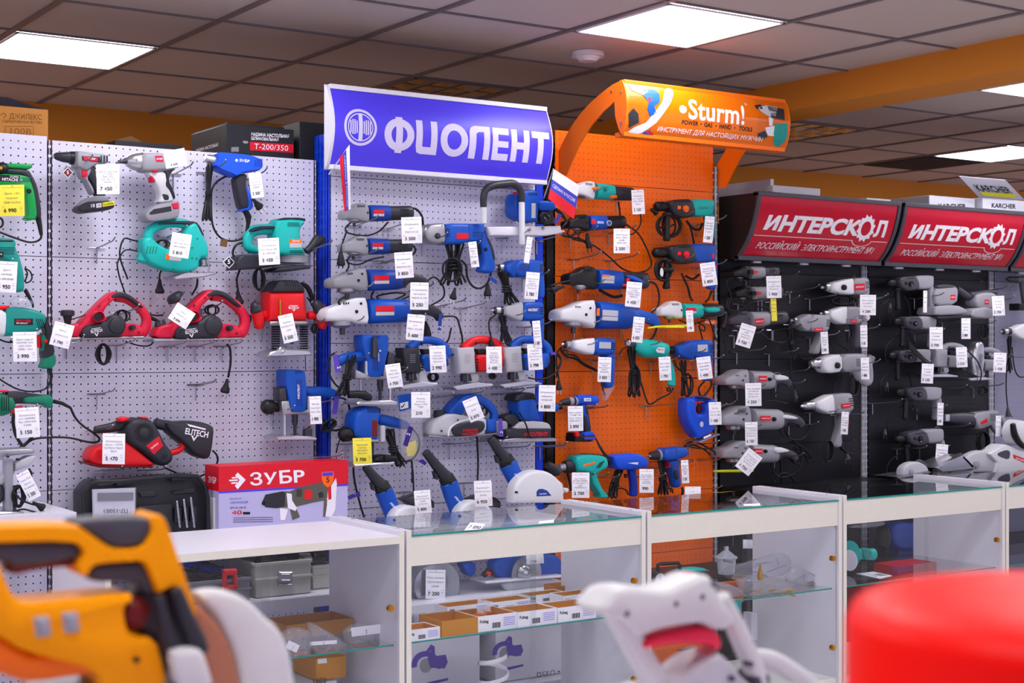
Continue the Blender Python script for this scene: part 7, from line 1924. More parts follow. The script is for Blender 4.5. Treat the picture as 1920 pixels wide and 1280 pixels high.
part(t, 'logo_flash', 'red', pf([(384, 366), (428, 382), (384, 400)], .046, .004, .001))
hooks('metal peg hook carrying the second grey grinder', (462, 412), (722, 400))
tag((512, 425), 44, 180, '', ['УШМ', 'Интер', 'скол'], 'narrow, hanging from the second grey grinder', -3, 'ypaper', small=True)
fr('C6')
t = grinder('grey angle grinder with red plate and dark tail, third in the black rack', 175, 600, 430, -3, 'frame', 'tool', 'frame', hb=14, plate=None, cord=[([(100, -2), (108, 4), (104, 40), (90, 46), (70, 40), (50, 24)], 1.6, 0), ([(-6, 10), (-14, 30), (-10, 60)], 1.5, .02)])
redplate(t, 366, 585, 440, 628, .05, a=-6)
hooks('metal peg hook carrying the third grey grinder', (460, 630), (745, 628), (430, 672))
hooks('empty metal peg hook in the black rack', (452, 805), (712, 820), (625, 372), (655, 372))
tag((318, 635), 122, 180, '3 720', ['УШМ 125/1100', 'УШМ', 'Интерскол', 'Виброзащ'], 'tilted below the third grey grinder', 17)
fr('C6')
pplug('second in the black rack', 'rubber', tb([(135, 540, 10), (125, 600, 18), (108, 650, 24), (105, 660, 24)], .04, 12), tb([(92, 660, 4), (82, 700, 4)], .04, 6), tb([(110, 662, 4), (102, 702, 4)], .04, 6))
def d2(lab, x, y, L, a, **k):
 d = dict(chuck='mech', gear='metalw', body='tool', plate=None, wd=.034)
 d.update(k)
 return pistol(lab, x, y, L, a, **d)
t = d2('grey pistol drill with silver gear case, upper right of the nearer black rack', 905, 335, 385, -3, gearx=(26, 66), r=15, hang=40, lean=-2)
fr('C6')
redplate(t, 1165, 305, 1245, 358, .038, a=-3)
part(t, 'gear_knob', 'black', lt((1092, 335), [(14, .05), (22, .046), (24, .034)], 18))
cable(t, loops((1080, 440), 110, 40, 4, 6, -.02), cb([(960, 400), (1000, 470), (1080, 480), (1150, 470)], 6, -.02))
hooks('metal peg hook carrying the upper grey pistol drill', (1040, 372), (1410, 398), (880, 312))
tag((1270, 395), 128, 162, '4 230', ['Дрель ударная', 'Эр-13/780 ЭР', 'Интерскол'], 'on the upper grey pistol drill of the nearer black rack', 1)
fr('C6')
t = d2('grey pistol drill with silver nose and dark grip, below the upper one', 895, 545, 335, 2, gearx=(28, 62), r=19, hang=78, lean=-2, grip='frame')
fr('C6')
redplate(t, 1132, 592, 1182, 618, .038)
cable(t, loops((1180, 700), 50, 90, 3, 6, -.02), cb([(970, 750), (1050, 800), (1110, 840)], 6, -.02))
part(t, 'round_end', 'plastic', lt((1272, 575), [(20, .03), (30, .02), (32, .0)], 18))
hooks('metal peg hook carrying the second grey pistol drill', (1180, 560), (1362, 632))
tag((1235, 638), 56, 175, '3 130', ['Дрель', 'ударная', 'Интер'], 'narrow, on the second grey pistol drill', -1, small=True)
fr('C6')
t = d2('rounded grey drill with black chuck in the middle of the nearer black rack', 660, 600, 310, 4, chuck='frame', gear='tool', gearx=(24, 50), r=20, hang=80, lean=-20)
fr('C6')
redplate(t, 842, 658, 910, 685, .038, a=-3)
cable(t, bundle((645, 650), (670, 900), 30, 5, 6, .0), cb([(660, 680), (650, 900), (660, 1080)], 6, -.01), cb([(680, 800), (740, 900), (830, 900)], 6, -.01), cb([(960, 760), (990, 820), (1010, 860)], 6, -.01), cb([(840, 880), (860, 840), (900, 830)], 7, -.02))
hooks('metal peg hook carrying the rounded grey drill', (872, 583), (1042, 685), (735, 625))
tag((918, 692), 58, 175, '2 350', ['Дрель', 'ударн', 'Интер', '600'], 'narrow, on the rounded grey drill', -3, small=True)
fr('C6')
t = T('electric_drill', 'large grey drill with ribbed chuck and long grip, centre of the nearer black rack', 'drill', (1250, 1110))
ch = part(t, 'chuck', 'silver', tb([(810, 945, 26), (840, 945, 36), (860, 945, 30), (880, 945, 42), (900, 943, 36), (912, 942, 42), (930, 940, 40)], 0, 16))
part(t, 'gear_case', 'metalw', pf([(920, 905), (1000, 875), (1070, 870), (1075, 1010), (960, 1025), (925, 985)], .04, .08, .014, 1))
part(t, 'gear_knob', 'black', lt((1038, 960), [(16, .054), (24, .05), (26, .04)], 18))
part(t, 'motor_housing', 'tool', pf([(1068, 872), (1250, 862), (1275, 890), (1272, 980), (1200, 1010), (1078, 1015)], .042, .084, .016, 1))
part(t, 'rear_grip', 'tool', tb([(1150, 980, 40), (1200, 1050, 42), (1250, 1090, 38), (1282, 1075, 30), (1275, 980, 34), (1262, 900, 30)], 0, 14, .8, .2, sm=3))
part(t, 'vents', 'black', slots(1178, 905, 1212, 970, 5, .0432, .4, False))
cable(t, loops((1150, 1120), 60, 90, 4, 6, -.01), cb([(1000, 1200), (990, 1150), (1020, 1080), (1060, 1040)], 6, -.02))
hooks('metal peg hook carrying the large grey drill', (1368, 910), (800, 975))
solo('plastic_bag', 'small clear bag tied to the end of the large grey drill', 'bag', 'bag', pf([(1280, 865), (1340, 890), (1330, 920), (1310, 975), (1280, 960)], .0, .03, .01, 1))
tag((1243, 898), 66, 172, '4 800', ['Дрель', 'ударная', 'Интерскол'], 'narrow, on the large grey drill with ribbed chuck', -2, small=True)
fr('C7')
def bigg(lab, x, y, L, a, pl, hb=15):
 t = g2(lab, x, y, L, a, hb=hb, hh=1.4)
 return t
t = bigg('grey angle grinder with red plate and pale trigger, fourth in the nearer black rack', 175, 175, 630, 0, None)
fr('C7')
redplate(t, 498, 130, 580, 188, .062)
part(t, 'power_dial', 'black', lt((618, 165), [(14, .056), (18, .052), (18, .04)], 16))
part(t, 'trigger', 'plastic', pf([(685, 112), (795, 135), (804, 172), (665, 178)], .05, .05, .008, 1))
part(t, 'vents', 'black', slots(640, 118, 658, 165, 6, .05, .5, False))
cable(t, cb([(620, 210), (615, 300), (622, 390)], 7, -.02), cb([(640, 370), (690, 230), (670, 190)], 6, -.02), cb([(780, 150), (850, 220), (860, 300)], 7, -.03), cb([(520, 400), (600, 380), (700, 390), (780, 410)], 7, -.01))
hooks('metal peg hook carrying the fourth grey grinder', (568, 205), (958, 168))
pplug('fourth in the nearer black rack', 'frame', tb([(850, 270, 8), (858, 310, 14), (866, 345, 20), (868, 352, 20)], .0, 12), tb([(856, 352, 4), (854, 390, 4)], .0, 6), tb([(876, 352, 4), (876, 390, 4)], .0, 6))
tag((438, 202), 160, 230, '4 250', ['УШМ 180/1800М', '115/180/150', 'Плавн. пуск', 'Интерскол'], 'below the fourth grey grinder', -1)
fr('C7')
t = bigg('long grey angle grinder, second from the bottom of the nearer black rack', 140, 565, 790, 0, None, 13.5)
fr('C7')
redplate(t, 515, 530, 615, 580, .066)
part(t, 'power_dial', 'black', lt((660, 565), [(18, .06), (22, .056), (22, .04)], 16))
part(t, 'trigger', 'plastic', pf([(755, 512), (885, 540), (890, 568), (735, 558)], .05, .05, .008, 1))
part(t, 'head_vents', 'dark', slots(285, 450, 370, 500, 4, .056, .3, False))
cable(t, cb([(920, 540), (985, 600), (995, 680), (930, 760), (820, 765), (730, 720), (690, 640)], 8, -.01), cb([(760, 600), (770, 700), (860, 800), (960, 870), (1020, 960), (980, 985)], 9, -.02), cb([(800, 790), (900, 830), (930, 990), (850, 1000), (800, 940)], 9, -.03))
hooks('metal peg hook carrying the long grey grinder', (530, 608), (1090, 588), (258, 382))
tag((418, 592), 124, 232, '6 150', ['Шлифмашина', 'угл. 230/2300', 'Плавный пуск', 'Интерскол'], 'below the long grey grinder', -1)
fr('C7')
t = bigg('grey angle grinder above the yellow disc, lowest in the nearer black rack', 148, 900, 720, 1, None, 13)
fr('C7')
redplate(t, 450, 858, 535, 910, .06)
part(t, 'power_dial', 'black', lt((575, 885), [(14, .056), (18, .052), (18, .04)], 16))
part(t, 'trigger', 'plastic', pf([(665, 850), (720, 842), (800, 868), (804, 890), (700, 905), (660, 895)], .05, .05, .008, 1))
part(t, 'grinding_disc', 'lime', tb([(45, 1084, 10), (120, 1082, 14), (300, 1080, 15), (430, 1078, 12), (440, 1080, 8)], .02, 10))
cable(t, cb([(880, 880), (930, 940), (900, 1060), (800, 1130), (700, 1140), (640, 1090), (610, 960)], 9, -.01), cb([(640, 1200), (700, 1120), (780, 1110), (860, 1190)], 12, -.02), cb([(700, 950), (720, 1050), (725, 1200)], 14, -.03), cb([(840, 850), (930, 900), (990, 960), (1030, 970)], 9, -.03))
hooks('metal peg hook carrying the lowest grey grinder', (945, 900), (125, 942), (100, 715), (100, 775))
tag((465, 900), 170, 230, '4 750', ['Шлифмашина', 'угл. 150/1300', 'Регулятор об.', 'Интерскол'], 'turned like a diamond under the lowest grey grinder', 38, o=.16)
fr('C7')
t = d2('grey drill with ribbed silver chuck and hanging grip, lower right of the nearer black rack', 930, 435, 520, -5, chuck='silver', gearx=(34, 62), r=17, hang=84, lean=-28, grip='tool', collar='silver')
fr('C7')
redplate(t, 1328, 405, 1415, 450, .042, a=-8)
cable(t, loops((1190, 880), 55, 110, 4, 7, .0), tb([(1290, 790, 22), (1320, 850, 18), (1380, 900, 12), (1440, 912, 8)], .0, 10, sm=3), cb([(1360, 740), (1362, 830), (1370, 900)], 6, -.02))
pplug('lower right of the nearer black rack', 'frame', tb([(1375, 900, 8), (1380, 930, 18), (1385, 960, 28)], .0, 12), tb([(1362, 960, 5), (1362, 1008, 5)], .0, 6), tb([(1402, 960, 5), (1404, 1005, 5)], .0, 6))
hooks('metal peg hook carrying the lower right grey drill', (1300, 455), (1558, 482))
hooks('metal peg hook at the lower left corner of the black rack', (125, 1228))
tag((1360, 490), 72, 225, '4 700', ['Дрель', 'миксер', 'Д-16/850', 'Интер'], 'narrow, on the lower right grey drill', 3, small=True)
# ---- farther black rack
wall(5.12, 'C8')
def rh(lab, x, y, L, a=0):
 return rotary_hammer(lab, x, y, L, a, 'frame', 'tool', 'black')
for lab, x, y, L, a, tg in (('topmost', 105, 155, 270, -3, None), ('second', 140, 375, 250, 0, ((382, 406), 76, 125, '3 700', 0)), ('third, half hidden behind cords', 112, 570, 245, -2, ((335, 615), 68, 112, '5 120', 3)),
  ('fourth', 155, 780, 265, 0, ((408, 838), 34, 128, '6 100', 2)), ('lowest', 150, 1048, 285, -6, ((418, 1075), 68, 118, '6 320', 5))):
 t = rh(lab + ' of the grey rotary hammers in the farther black rack', x, y, L, a)
 fr('C8')
 part(t, 'dial_mark', 'lgrey', lt((x + L * .52, y + L * .04), [(3, .05), (3, .046)], 10))
 cable(t, cb([(x + 60, y + 60), (x - 30, y + 120), (x - 50, y + 180), (x - 40, y + 230)], 4, -.02), cb([(x + 90, y + 70), (x + 120, y + 120), (x + 130, y + 190)], 4, -.02))
 if tg: tag(tg[0], tg[1], tg[2], tg[3], ['Перфоратор', 'П-26/800', 'Интерскол'], 'below the ' + lab.split(',')[0] + ' grey rotary hammer', tg[4], small=True)
 fr('C8')
tag((320, 198), 22, 124, '', ['П-24', 'ЭР'], 'very narrow, on the topmost grey rotary hammer', 1, small=True)
fr('C8')
hooks('metal peg hook under the rotary hammers of the farther black rack', (430, 205), (432, 412), (445, 848), (460, 1080), (108, 215), (60, 392), (190, 815), (330, 1082))
for x, y in ((100, 740), (118, 290), (90, 1010)): pplug({740: 'third, half hidden', 290: 'second of the grey rotary', 1010: 'lowest of the grey rotary'}[y], 'frame', tb([(x, y - 20, 5), (x, y, 10), (x, y + 8, 11)], .02, 10), tb([(x - 6, y + 8, 2), (x - 8, y + 34, 2)], .02, 6), tb([(x + 6, y + 8, 2), (x + 8, y + 34, 2)], .02, 6))
pcord('third, half hidden', *[cb([(225, 490 + i * 8), (270, 540 + i * 6), (320, 590 + i * 4), (355, 612)], 5, .05 + i * .008) for i in range(5)])
t = T('orbital_sander', 'grey flat sander with red square plate at the top of the farther black rack', 'sander', (465, 360))
part(t, 'motor_housing', 'tool', pf([(385, 185), (420, 165), (490, 165), (515, 190), (505, 280), (380, 285), (375, 220)], .04, .08, .014, 1))
part(t, 'top_cap', 'frame', pf([(385, 170), (440, 158), (500, 170), (490, 180), (400, 190)], .042, .08, .008, 1))
part(t, 'rear_grip', 'frame', tb([(505, 190, 18), (540, 215, 20), (572, 235, 16)], 0, 12))
part(t, 'skirt', 'tool', pf([(372, 320), (385, 285), (505, 278), (560, 305), (566, 325), (520, 335), (380, 340)], .06, .12, .012, 1))
part(t, 'base_plate', 'mech', pf([(380, 345), (590, 335), (590, 348), (400, 360)], .06, .12, .003))
redplate(t, 465, 220, 492, 250, .041)
t = T('orbital_sander', 'grey round sander beside the flat one, near the grey rack', 'sander', (650, 370))
part(t, 'motor_housing', 'tool', pf([(625, 215), (700, 205), (735, 220), (720, 300), (640, 310), (610, 270)], .04, .08, .014, 1))
part(t, 'front_grip', 'frame', tb([(575, 225, 22), (610, 220, 20), (660, 210, 18), (720, 205, 16)], 0, 12))
part(t, 'skirt', 'tool', pf([(585, 350), (600, 300), (700, 290), (720, 340), (700, 358)], .06, .12, .01, 1))
redplate(t, 660, 248, 685, 276, .041)
cable(t, loops((652, 430), 30, 50, 3, 4, .0))
hooks('metal peg hook under the grey sanders', (730, 365), (590, 340), (828, 226))
tag((552, 355), 52, 118, '2 880', ['Шлифмаш', 'вибрац.', 'Интер'], 'below the flat grey sander', 0, small=True)
tag((735, 228), 70, 112, '2 750', ['Шлифмаш', 'эксцентр', 'Интер'], 'on the round grey sander', -3)
fr('C8')
def js(lab, x, y, sc, a, col='tool'):
 t = jigsaw(lab, x, y, sc, col, col, 'silver', a=a)
 return t
t = js('grey jigsaw in the farther black rack, left of the tilted one', 390, 490, 1.85, 6)
fr('C8')
tag((525, 520), 62, 115, '2 510', ['Лобзик', 'МП-85/600', 'Интер'], 'on the left grey jigsaw', -3)
fr('C8')
t = js('grey jigsaw with long silver nose in the farther black rack, tilted', 595, 520, 1.75, 4)
fr('C8')
part(t, 'nose_cover', 'silver', pf([(615, 500), (640, 485), (662, 500), (665, 600), (650, 690), (610, 680), (595, 620)], .05, .06, .014, 1))
cable(t, cb([(560, 540), (610, 590), (640, 660), (630, 730)], 4, .06), loops((650, 770), 30, 25, 3, 5, -.01))
tag((748, 552), 72, 112, '1 420', ['Лобзик', 'МП-65/550', 'Интер'], 'on the tilted grey jigsaw', 2)
fr('C8')
hooks('metal peg hook under the grey jigsaws', (555, 525), (830, 560), (770, 722), (560, 735))
t = T('reciprocating_saw', 'grey reciprocating saw with dark front and red flash, low in the farther black rack', 'saw', (620, 1000))
part(t, 'front_boot', 'frame', tb([(440, 925, 24), (480, 925, 30), (540, 930, 38), (610, 940, 44)], 0, 14, .9))
part(t, 'shoe', 'silver', bx(440, 905, 462, 945, .03, .06, .004))
part(t, 'motor_housing', 'tool', pf([(600, 898), (740, 880), (738, 900), (715, 960), (660, 985), (625, 990)], .036, .072, .012, 1))
part(t, 'rear_grip', 'tool', tb([(690, 950, 22), (730, 1000, 20), (775, 1015, 16), (778, 980, 16), (750, 920, 18)], 0, 12, .9, .2, sm=3))
part(t, 'logo_flash', 'red', pf([(635, 950), (672, 925), (678, 948), (640, 962)], .0372, .002, .0004))
part(t, 'vents', 'black', slots(692, 900, 735, 940, 5, .0372, .4, False))
cable(t, loops((650, 1060), 40, 60, 4, 5, -.01))
hooks('metal peg hook carrying the reciprocating saw', (575, 955))
tag((738, 912), 30, 118, '', ['Пила', 'сабел'], 'very narrow, on the reciprocating saw', 1, small=True)
# grey rack at the right edge
fr('C8')
t = T('cordless_drill', 'dark cordless drill at the top of the grey rack, right edge', 'drill', (880, 300))
part(t, 'chuck', 'dark', tb([(785, 132, 8), (800, 132, 16), (840, 134, 18)], 0, 14))
part(t, 'motor_housing', 'frame', tb([(840, 135, 20), (900, 135, 22), (960, 135, 22)], 0, 14))
part(t, 'grip', 'frame', tb([(872, 150, 16), (880, 220, 16), (890, 270, 18)], 0, 12))
part(t, 'battery', 'black', bx(860, 270, 960, 310, .036, .07, .006))
hooks('metal peg hook on the grey rack at the right edge', (820, 560), (800, 165))
t = pistol('grey drill with dark chuck in the grey rack, right edge', 755, 432, 230, -2, 'dark', 'plastic', 'plastic', plate=None, gearx=(36, 60), r=17, hang=66, lean=-10, grip='dark')
fr('C8')
cable(t, bundle((800, 470), (800, 660), 16, 5, 4, .0), cb([(815, 520), (830, 640), (860, 690), (920, 680)], 4, -.02), cb([(785, 620), (782, 760), (790, 860)], 4, -.02))
pplug('grey drill with dark chuck in the grey rack', 'frame', tb([(790, 860, 5), (793, 890, 12), (796, 912, 18)], .0, 10), tb([(783, 912, 2), (775, 925, 2)], .0, 6), tb([(808, 910, 2), (822, 920, 2)], .0, 6))
# circular saws standing behind the right counters
fr('C8', 4.86)
def csaw(lab, cx, cy, r, base, pale='lgrey', letter=False):
 t = T('circular_saw', lab, 'saw', (cx, cy + r * .5))
 n = 20
 arc = [(cx - r * math.cos(PI * i / n), cy - r * .8 * math.sin(PI * i / n)) for i in range(n + 1)] + [(cx + r, cy + r * .4), (cx - r, cy + r * .4)]
 part(t, 'blade_guard', pale, pf(arc, .03, .05, .012))
 part(t, 'guard_ring', 'greyp', lt((cx - r * .3, cy - r * .05), [(r * .12, .042), (r * .2, .04), (r * .22, .03)], 18))
 part(t, 'handle', 'frame', tb([(cx - r * .2, cy - r * .6, r * .14), (cx + r * .2, cy - r * .85, r * .16), (cx + r * .7, cy - r * .5, r * .15)], -.03, 12, sm=3))
 part(t, 'base_plate', 'steel', pf(base, .06, .14, .003))
 return t
csaw('grey circular saw behind the counter, leftmost of three at the lower right', 270, 1235, 75, [(150, 1262), (350, 1230), (355, 1240), (170, 1275)])
csaw('grey circular saw behind the counter, middle of three at the lower right', 500, 1225, 100, [(380, 1210), (540, 1135), (600, 1200), (610, 1215), (420, 1235)])
t = csaw('grey circular saw with red lettering behind the counter at the right', 650, 1195, 105, [(540, 1140), (600, 1200), (590, 1215), (530, 1150)])
t = T('circular_saw', 'pale grey mitre saw with red flash at the lower right corner of the rack', 'saw', (800, 1220))
part(t, 'body', 'plastic', pf([(690, 1130), (770, 1075), (790, 1078), (960, 1140), (980, 1260), (720, 1260), (735, 1180)], .05, .09, .012))
part(t, 'handle_opening', 'frame', pf([(730, 1125), (790, 1105), (808, 1120), (800, 1165), (740, 1145)], .0512, .003, .001, 1))
part(t, 'logo_flash', 'red', pf([(822, 1132), (940, 1175), (940, 1205), (826, 1155)], .0515, .003, .0006))
part(t, 'lettering', 'logow', tx('ИНТЕРСКОЛ', (880, 1168), 9, .0525, 20, wpx=90), smooth=0)
t = T('circular_saw', 'round dark-handled grinder saw hanging at the right edge above the mitre saw', 'saw', (880, 1080))
part(t, 'body', 'plastic', lt((880, 1010), [(40, .05), (70, .04), (74, .0), (74, -.03)], 24))
part(t, 'handle', 'black', tb([(820, 960, 16), (830, 1020, 20), (860, 1070, 18), (890, 1090, 16)], .06, 12, sm=3))
# ================================================================ goods inside and behind the counters
ZS = .538
def tray(lab, p0, p1, h, dep, mat='paper', inner='card', sticker=True, letter='Fubag', group=None, fill=None, z=ZS, name='cardboard_tray'):
 """open cardboard tray whose front bottom edge runs between pixels p0 and p1 on the glass shelf"""
 a, b = WZ(p0, z), WZ(p1, z)
 Y = (a.y + b.y) / 2
 x0, x1 = a.x, b.x
 t = T(name, lab, 'box', at=Vector(((x0 + x1) / 2, Y + dep / 2, z)))
 th = .0025
 part(t, 'box_walls', mat, wb(x0, x1, Y, Y + th, z, z + h), wb(x0, x1, Y + dep - th, Y + dep, z, z + h), wb(x0, x0 + th, Y + th, Y + dep - th, z, z + h), wb(x1 - th, x1, Y + th, Y + dep - th, z, z + h))
 part(t, 'inner_lining', inner, wb(x0 + th, x1 - th, Y + th, Y + dep - th, z + .001, z + .003), wb(x0 + th, x1 - th, Y + dep - th - .001, Y + dep - th, z + .003, z + h - .002), wb(x1 - th - .001, x1 - th, Y + th, Y + dep - th - .001, z + .003, z + h - .002), wb(x0 + th, x0 + th + .001, Y + th, Y + dep - th - .001, z + .003, z + h - .002))
 w_ = x1 - x0
 if sticker:
  s = part(t, 'sticker', 'logow', wb(x0 + w_ * .62, x0 + w_ * .97, Y - .0008, Y, z + h * .12, z + h * .82))
  part(s, 'printed_text', 'upblue', *[wb(x0 + w_ * .65, x0 + w_ * .94, Y - .0012, Y - .0008, z + h * (.25 + .12 * i), z + h * (.28 + .12 * i)) for i in range(5)])
  part(t, 'barcode', 'ink', *[wb(x0 + w_ * (.36 + .02 * i), x0 + w_ * (.36 + .02 * i) + w_ * .008 * (1 + i % 2), Y - .0006, Y, z + h * .15, z + h * .5) for i in range(11)], stuff=False)
  V, F, q = flat(letter, 1)
  k = h * .2
  part(t, 'lettering', 'ink', ([Vector((x0 + w_ * .04 + vx * k, Y - .0008, z + h * .55 + vy * k)) for vx, vy in V], F), smooth=0)
 if fill:
  g = []
  for _ in range(26):
   x, y = random.uniform(x0 + .02, x1 - .02), random.uniform(Y + .02, Y + dep - .03)
   an = random.uniform(0, 6.28)
   d = Vector((math.cos(an), math.sin(an), .1)) * .013
   c = Vector((x, y, z + h * random.uniform(.5, .85)))
   g.append(wcyl(c - d, c + d, .0035, 7))
  solo('copper_tips', 'copper welding tips lying loose in the ' + fill, 'welding tips', 'copper', *g, stuff=True)
 return t
def poly_bag(lab, pts, o, tips=None, tipmat='copper', what='', label=None, d=.035, text=None):
 b = solo('plastic_bag', lab, 'bag', 'bag', pf(pts, o, d, d * .45, 1))
 # creases of the film
 cx, cy = sum(p[0] for p in pts) / len(pts), sum(p[1] for p in pts) / len(pts)
 cr = []
 for i, p in enumerate(pts):
  if i % 2: continue
  q = pts[(i + 2) % len(pts)]
  m = ((p[0] * .75 + cx * .25), (p[1] * .75 + cy * .25))
  n_ = ((q[0] * .45 + cx * .55), (q[1] * .45 + cy * .55))
  cr.append(tb([(m[0], m[1], 4), ((m[0] + n_[0]) / 2 + random.uniform(-12, 12), (m[1] + n_[1]) / 2 + random.uniform(-12, 12), 7), (n_[0], n_[1], 3)], o + .002, 6, .6))
 part(b, 'folds', 'bag', *cr)
 if label:
  x0, y0, x1, y1, a = label
  l = part(b, 'paper_label', 'logow', bx(x0, y0, x1, y1, o + .004, .001, .0002, a))
  w_ = x1 - x0
  part(l, 'barcode', 'ink', *[bx(x0 + w_ * (.5 + i * .04), y0 + (y1 - y0) * .35, x0 + w_ * (.52 + i * .04), y1 - (y1 - y0) * .12, o + .0045, .0006, .0001, a) for i in range(1)])
 if tips:
  x0, y0, x1, y1, n = tips
  g = []
  for _ in range(n):
   x, y = random.uniform(x0, x1), random.uniform(y0, y1)
   an = random.uniform(-.5, .5)
   g.append(tb([(x - 20 * math.cos(an), y - 20 * math.sin(an), 5), (x + 6 * math.cos(an), y + 6 * math.sin(an), 6), (x + 22 * math.cos(an), y + 22 * math.sin(an), 3.5)], o - d * .4 + random.uniform(-.01, .008), 7))
  solo({'copper': 'copper_tips', 'brass': 'brass_fittings', 'skin': 'ceramic_nozzles', 'gold': 'brass_fittings'}[tipmat], what, 'fittings', tipmat, *g, stuff=True)
 return b
# ---- white counter
fr('D2', 4.72)
def open_case(lab, p0, p1, z, h, dep, mat, name='tool_case'):
 a, b = W(p0), W(p1)
 x0, x1, Y, th = a.x, b.x, _Y, .006
 t = T(name, lab, 'tool case', at=Vector(((x0 + x1) / 2, Y + dep / 2, z)))
 part(t, 'case_shell', mat, wb(x0, x1, Y, Y + th, z, z + h), wb(x0, x1, Y + dep - th, Y + dep, z, z + h), wb(x0, x0 + th, Y + th, Y + dep - th, z, z + h), wb(x1 - th, x1, Y + th, Y + dep - th, z, z + h), wb(x0 + th, x1 - th, Y + th, Y + dep - th, z, z + th), bev=.004)
 part(t, 'case_rim', mat, wb(x0 - .005, x1 + .005, Y - .006, Y + .004, z + h * .5, z + h * .58), wb(x0 - .004, x1 + .004, Y - .005, Y + .006, z + h - .008, z + h + .004), wb(x0 - .006, x0 + .003, Y + .008, Y + dep, z + h - .008, z + h + .004), bev=.002)
 return t, x0, x1
t, x0, x1 = open_case('pale grey open tool case full of cables, seen through the white counter', (640, 600), (1006, 580), .632, .115, .24, 'cgrey')
l = part(t, 'latch', 'steel', bx(795, 540, 885, 615, .012, .012, .003), bx(790, 620, 885, 632, .014, .01, .003))
part(l, 'latch_bars', 'silver', bx(812, 553, 868, 558, .016, .004, .001), bx(812, 592, 868, 598, .016, .004, .001))
plane(4.84)
solo('cable_heap', 'dark hank of cables heaped in the pale grey tool case', 'cables', 'rubber', loops((800, 470), 170, 70, 5, 14, .02, 0), loops((950, 440), 170, 55, 4, 14, .0, .4), cb([(640, 500), (700, 430), (850, 410), (1000, 400), (1120, 380)], 14, .0), cb([(700, 530), (760, 450), (900, 480), (1000, 510), (1110, 490)], 14, .03))
solo('grey_tool', 'grey plastic tool body lying under the cables in the pale case', 'tool', 'lgrey', pf([(880, 470), (960, 435), (1030, 430), (1020, 500), (900, 510)], .0, .06, .02, 1))
solo('teal_tool', 'dark teal tool top peeking behind the pale grey case', 'tool', 'teal2', pf([(490, 480), (560, 455), (650, 450), (680, 480), (560, 510)], -.06, .05, .015, 1))
plane(4.78)
t, x0, x1 = open_case('second pale grey case, cut off by the side of the white counter', (1020, 560), (1190, 540), .632, .08, .2, 'cgrey')
plane(4.70)
t, x0, x1 = open_case('dark open tool case with red latch beside the pale one', (-60, 640), (600, 610), .632, .075, .26, 'toold')
part(t, 'latch', 'red', pf([(425, 525), (515, 520), (520, 560), (430, 565)], .02, .02, .004), pf([(428, 560), (450, 560), (450, 665), (424, 668)], .02, .02, .004), pf([(495, 560), (520, 560), (522, 655), (495, 660)], .02, .02, .004), pf([(430, 630), (520, 622), (520, 658), (426, 666)], .02, .02, .004))
plane(4.84)
t = T('oscillating_tool', 'blue and black multi tool lying in the dark case', 'tool', (250, 580))
part(t, 'housing', 'deepblue', tb([(100, 470, 30), (200, 480, 34), (320, 510, 36), (430, 540, 24)], .0, 14))
part(t, 'grip', 'dark', pf([(60, 540), (200, 520), (360, 560), (370, 600), (60, 600)], .02, .06, .015, 1))
part(t, 'vents', 'black', slots(200, 530, 290, 545, 7, .0215, .4))
cable(t, loops((310, 530), 90, 55, 2, 9, .03), cb([(210, 600), (330, 590), (420, 570)], 6, .03))
# bags on the shelf of the white counter
plane(4.34)
tray('open brown cardboard carton at the back of the white counter shelf', (830, 985), (1300, 940), .045, .16, 'kraft', 'kraft', False)
poly_bag('clear bag of copper tips with a tilted label, left on the white counter shelf', [(810, 960), (900, 910), (1010, 925), (1030, 1000), (1010, 1105), (880, 1115), (850, 1040)], .11, (880, 1078, 990, 1105, 22), 'copper', 'copper welding tips in the left bag of the white counter', (845, 1010, 925, 1065, 25))
poly_bag('clear bag of copper tips in the middle of the white counter shelf', [(1000, 870), (1060, 900), (1180, 965), (1270, 1040), (1240, 1075), (1030, 1100), (1010, 1000)], .10, (1045, 1045, 1220, 1085, 40), 'copper', 'copper welding tips in the middle bag of the white counter', (1000, 1000, 1180, 1025, -4))
poly_bag('clear bag with large barcode label at the right of the white counter shelf', [(1230, 930), (1330, 880), (1470, 890), (1500, 1000), (1480, 1045), (1290, 1055), (1250, 1010)], .06, (1290, 1015, 1470, 1040, 45), 'copper', 'copper welding tips in the bag with the large barcode label', (1275, 900, 1475, 960, -7))
b = solo('carton', 'small brown carton under the white counter shelf', 'box', 'card', wb(*[WZ((945, 1228), .40).x, WZ((1140, 1200), .40).x], 4.40, 4.58, .40, .47), bev=.002)
plane(4.40)
part(b, 'sticker', 'logow', bx(1052, 1118, 1112, 1150, .001, .001, .0002, -6))
b = solo('carton', 'white carton with handwritten number under the small brown one', 'box', 'boxgrey', wb(W((930, 1230)).x, W((1160, 1200)).x, 4.38, 4.60, .186, .398), bev=.002)
plane(4.38)
part(b, 'lettering', 'ink', tx('1802', (1060, 1265), 34, .001, -6, wpx=95, bold=0), smooth=0)
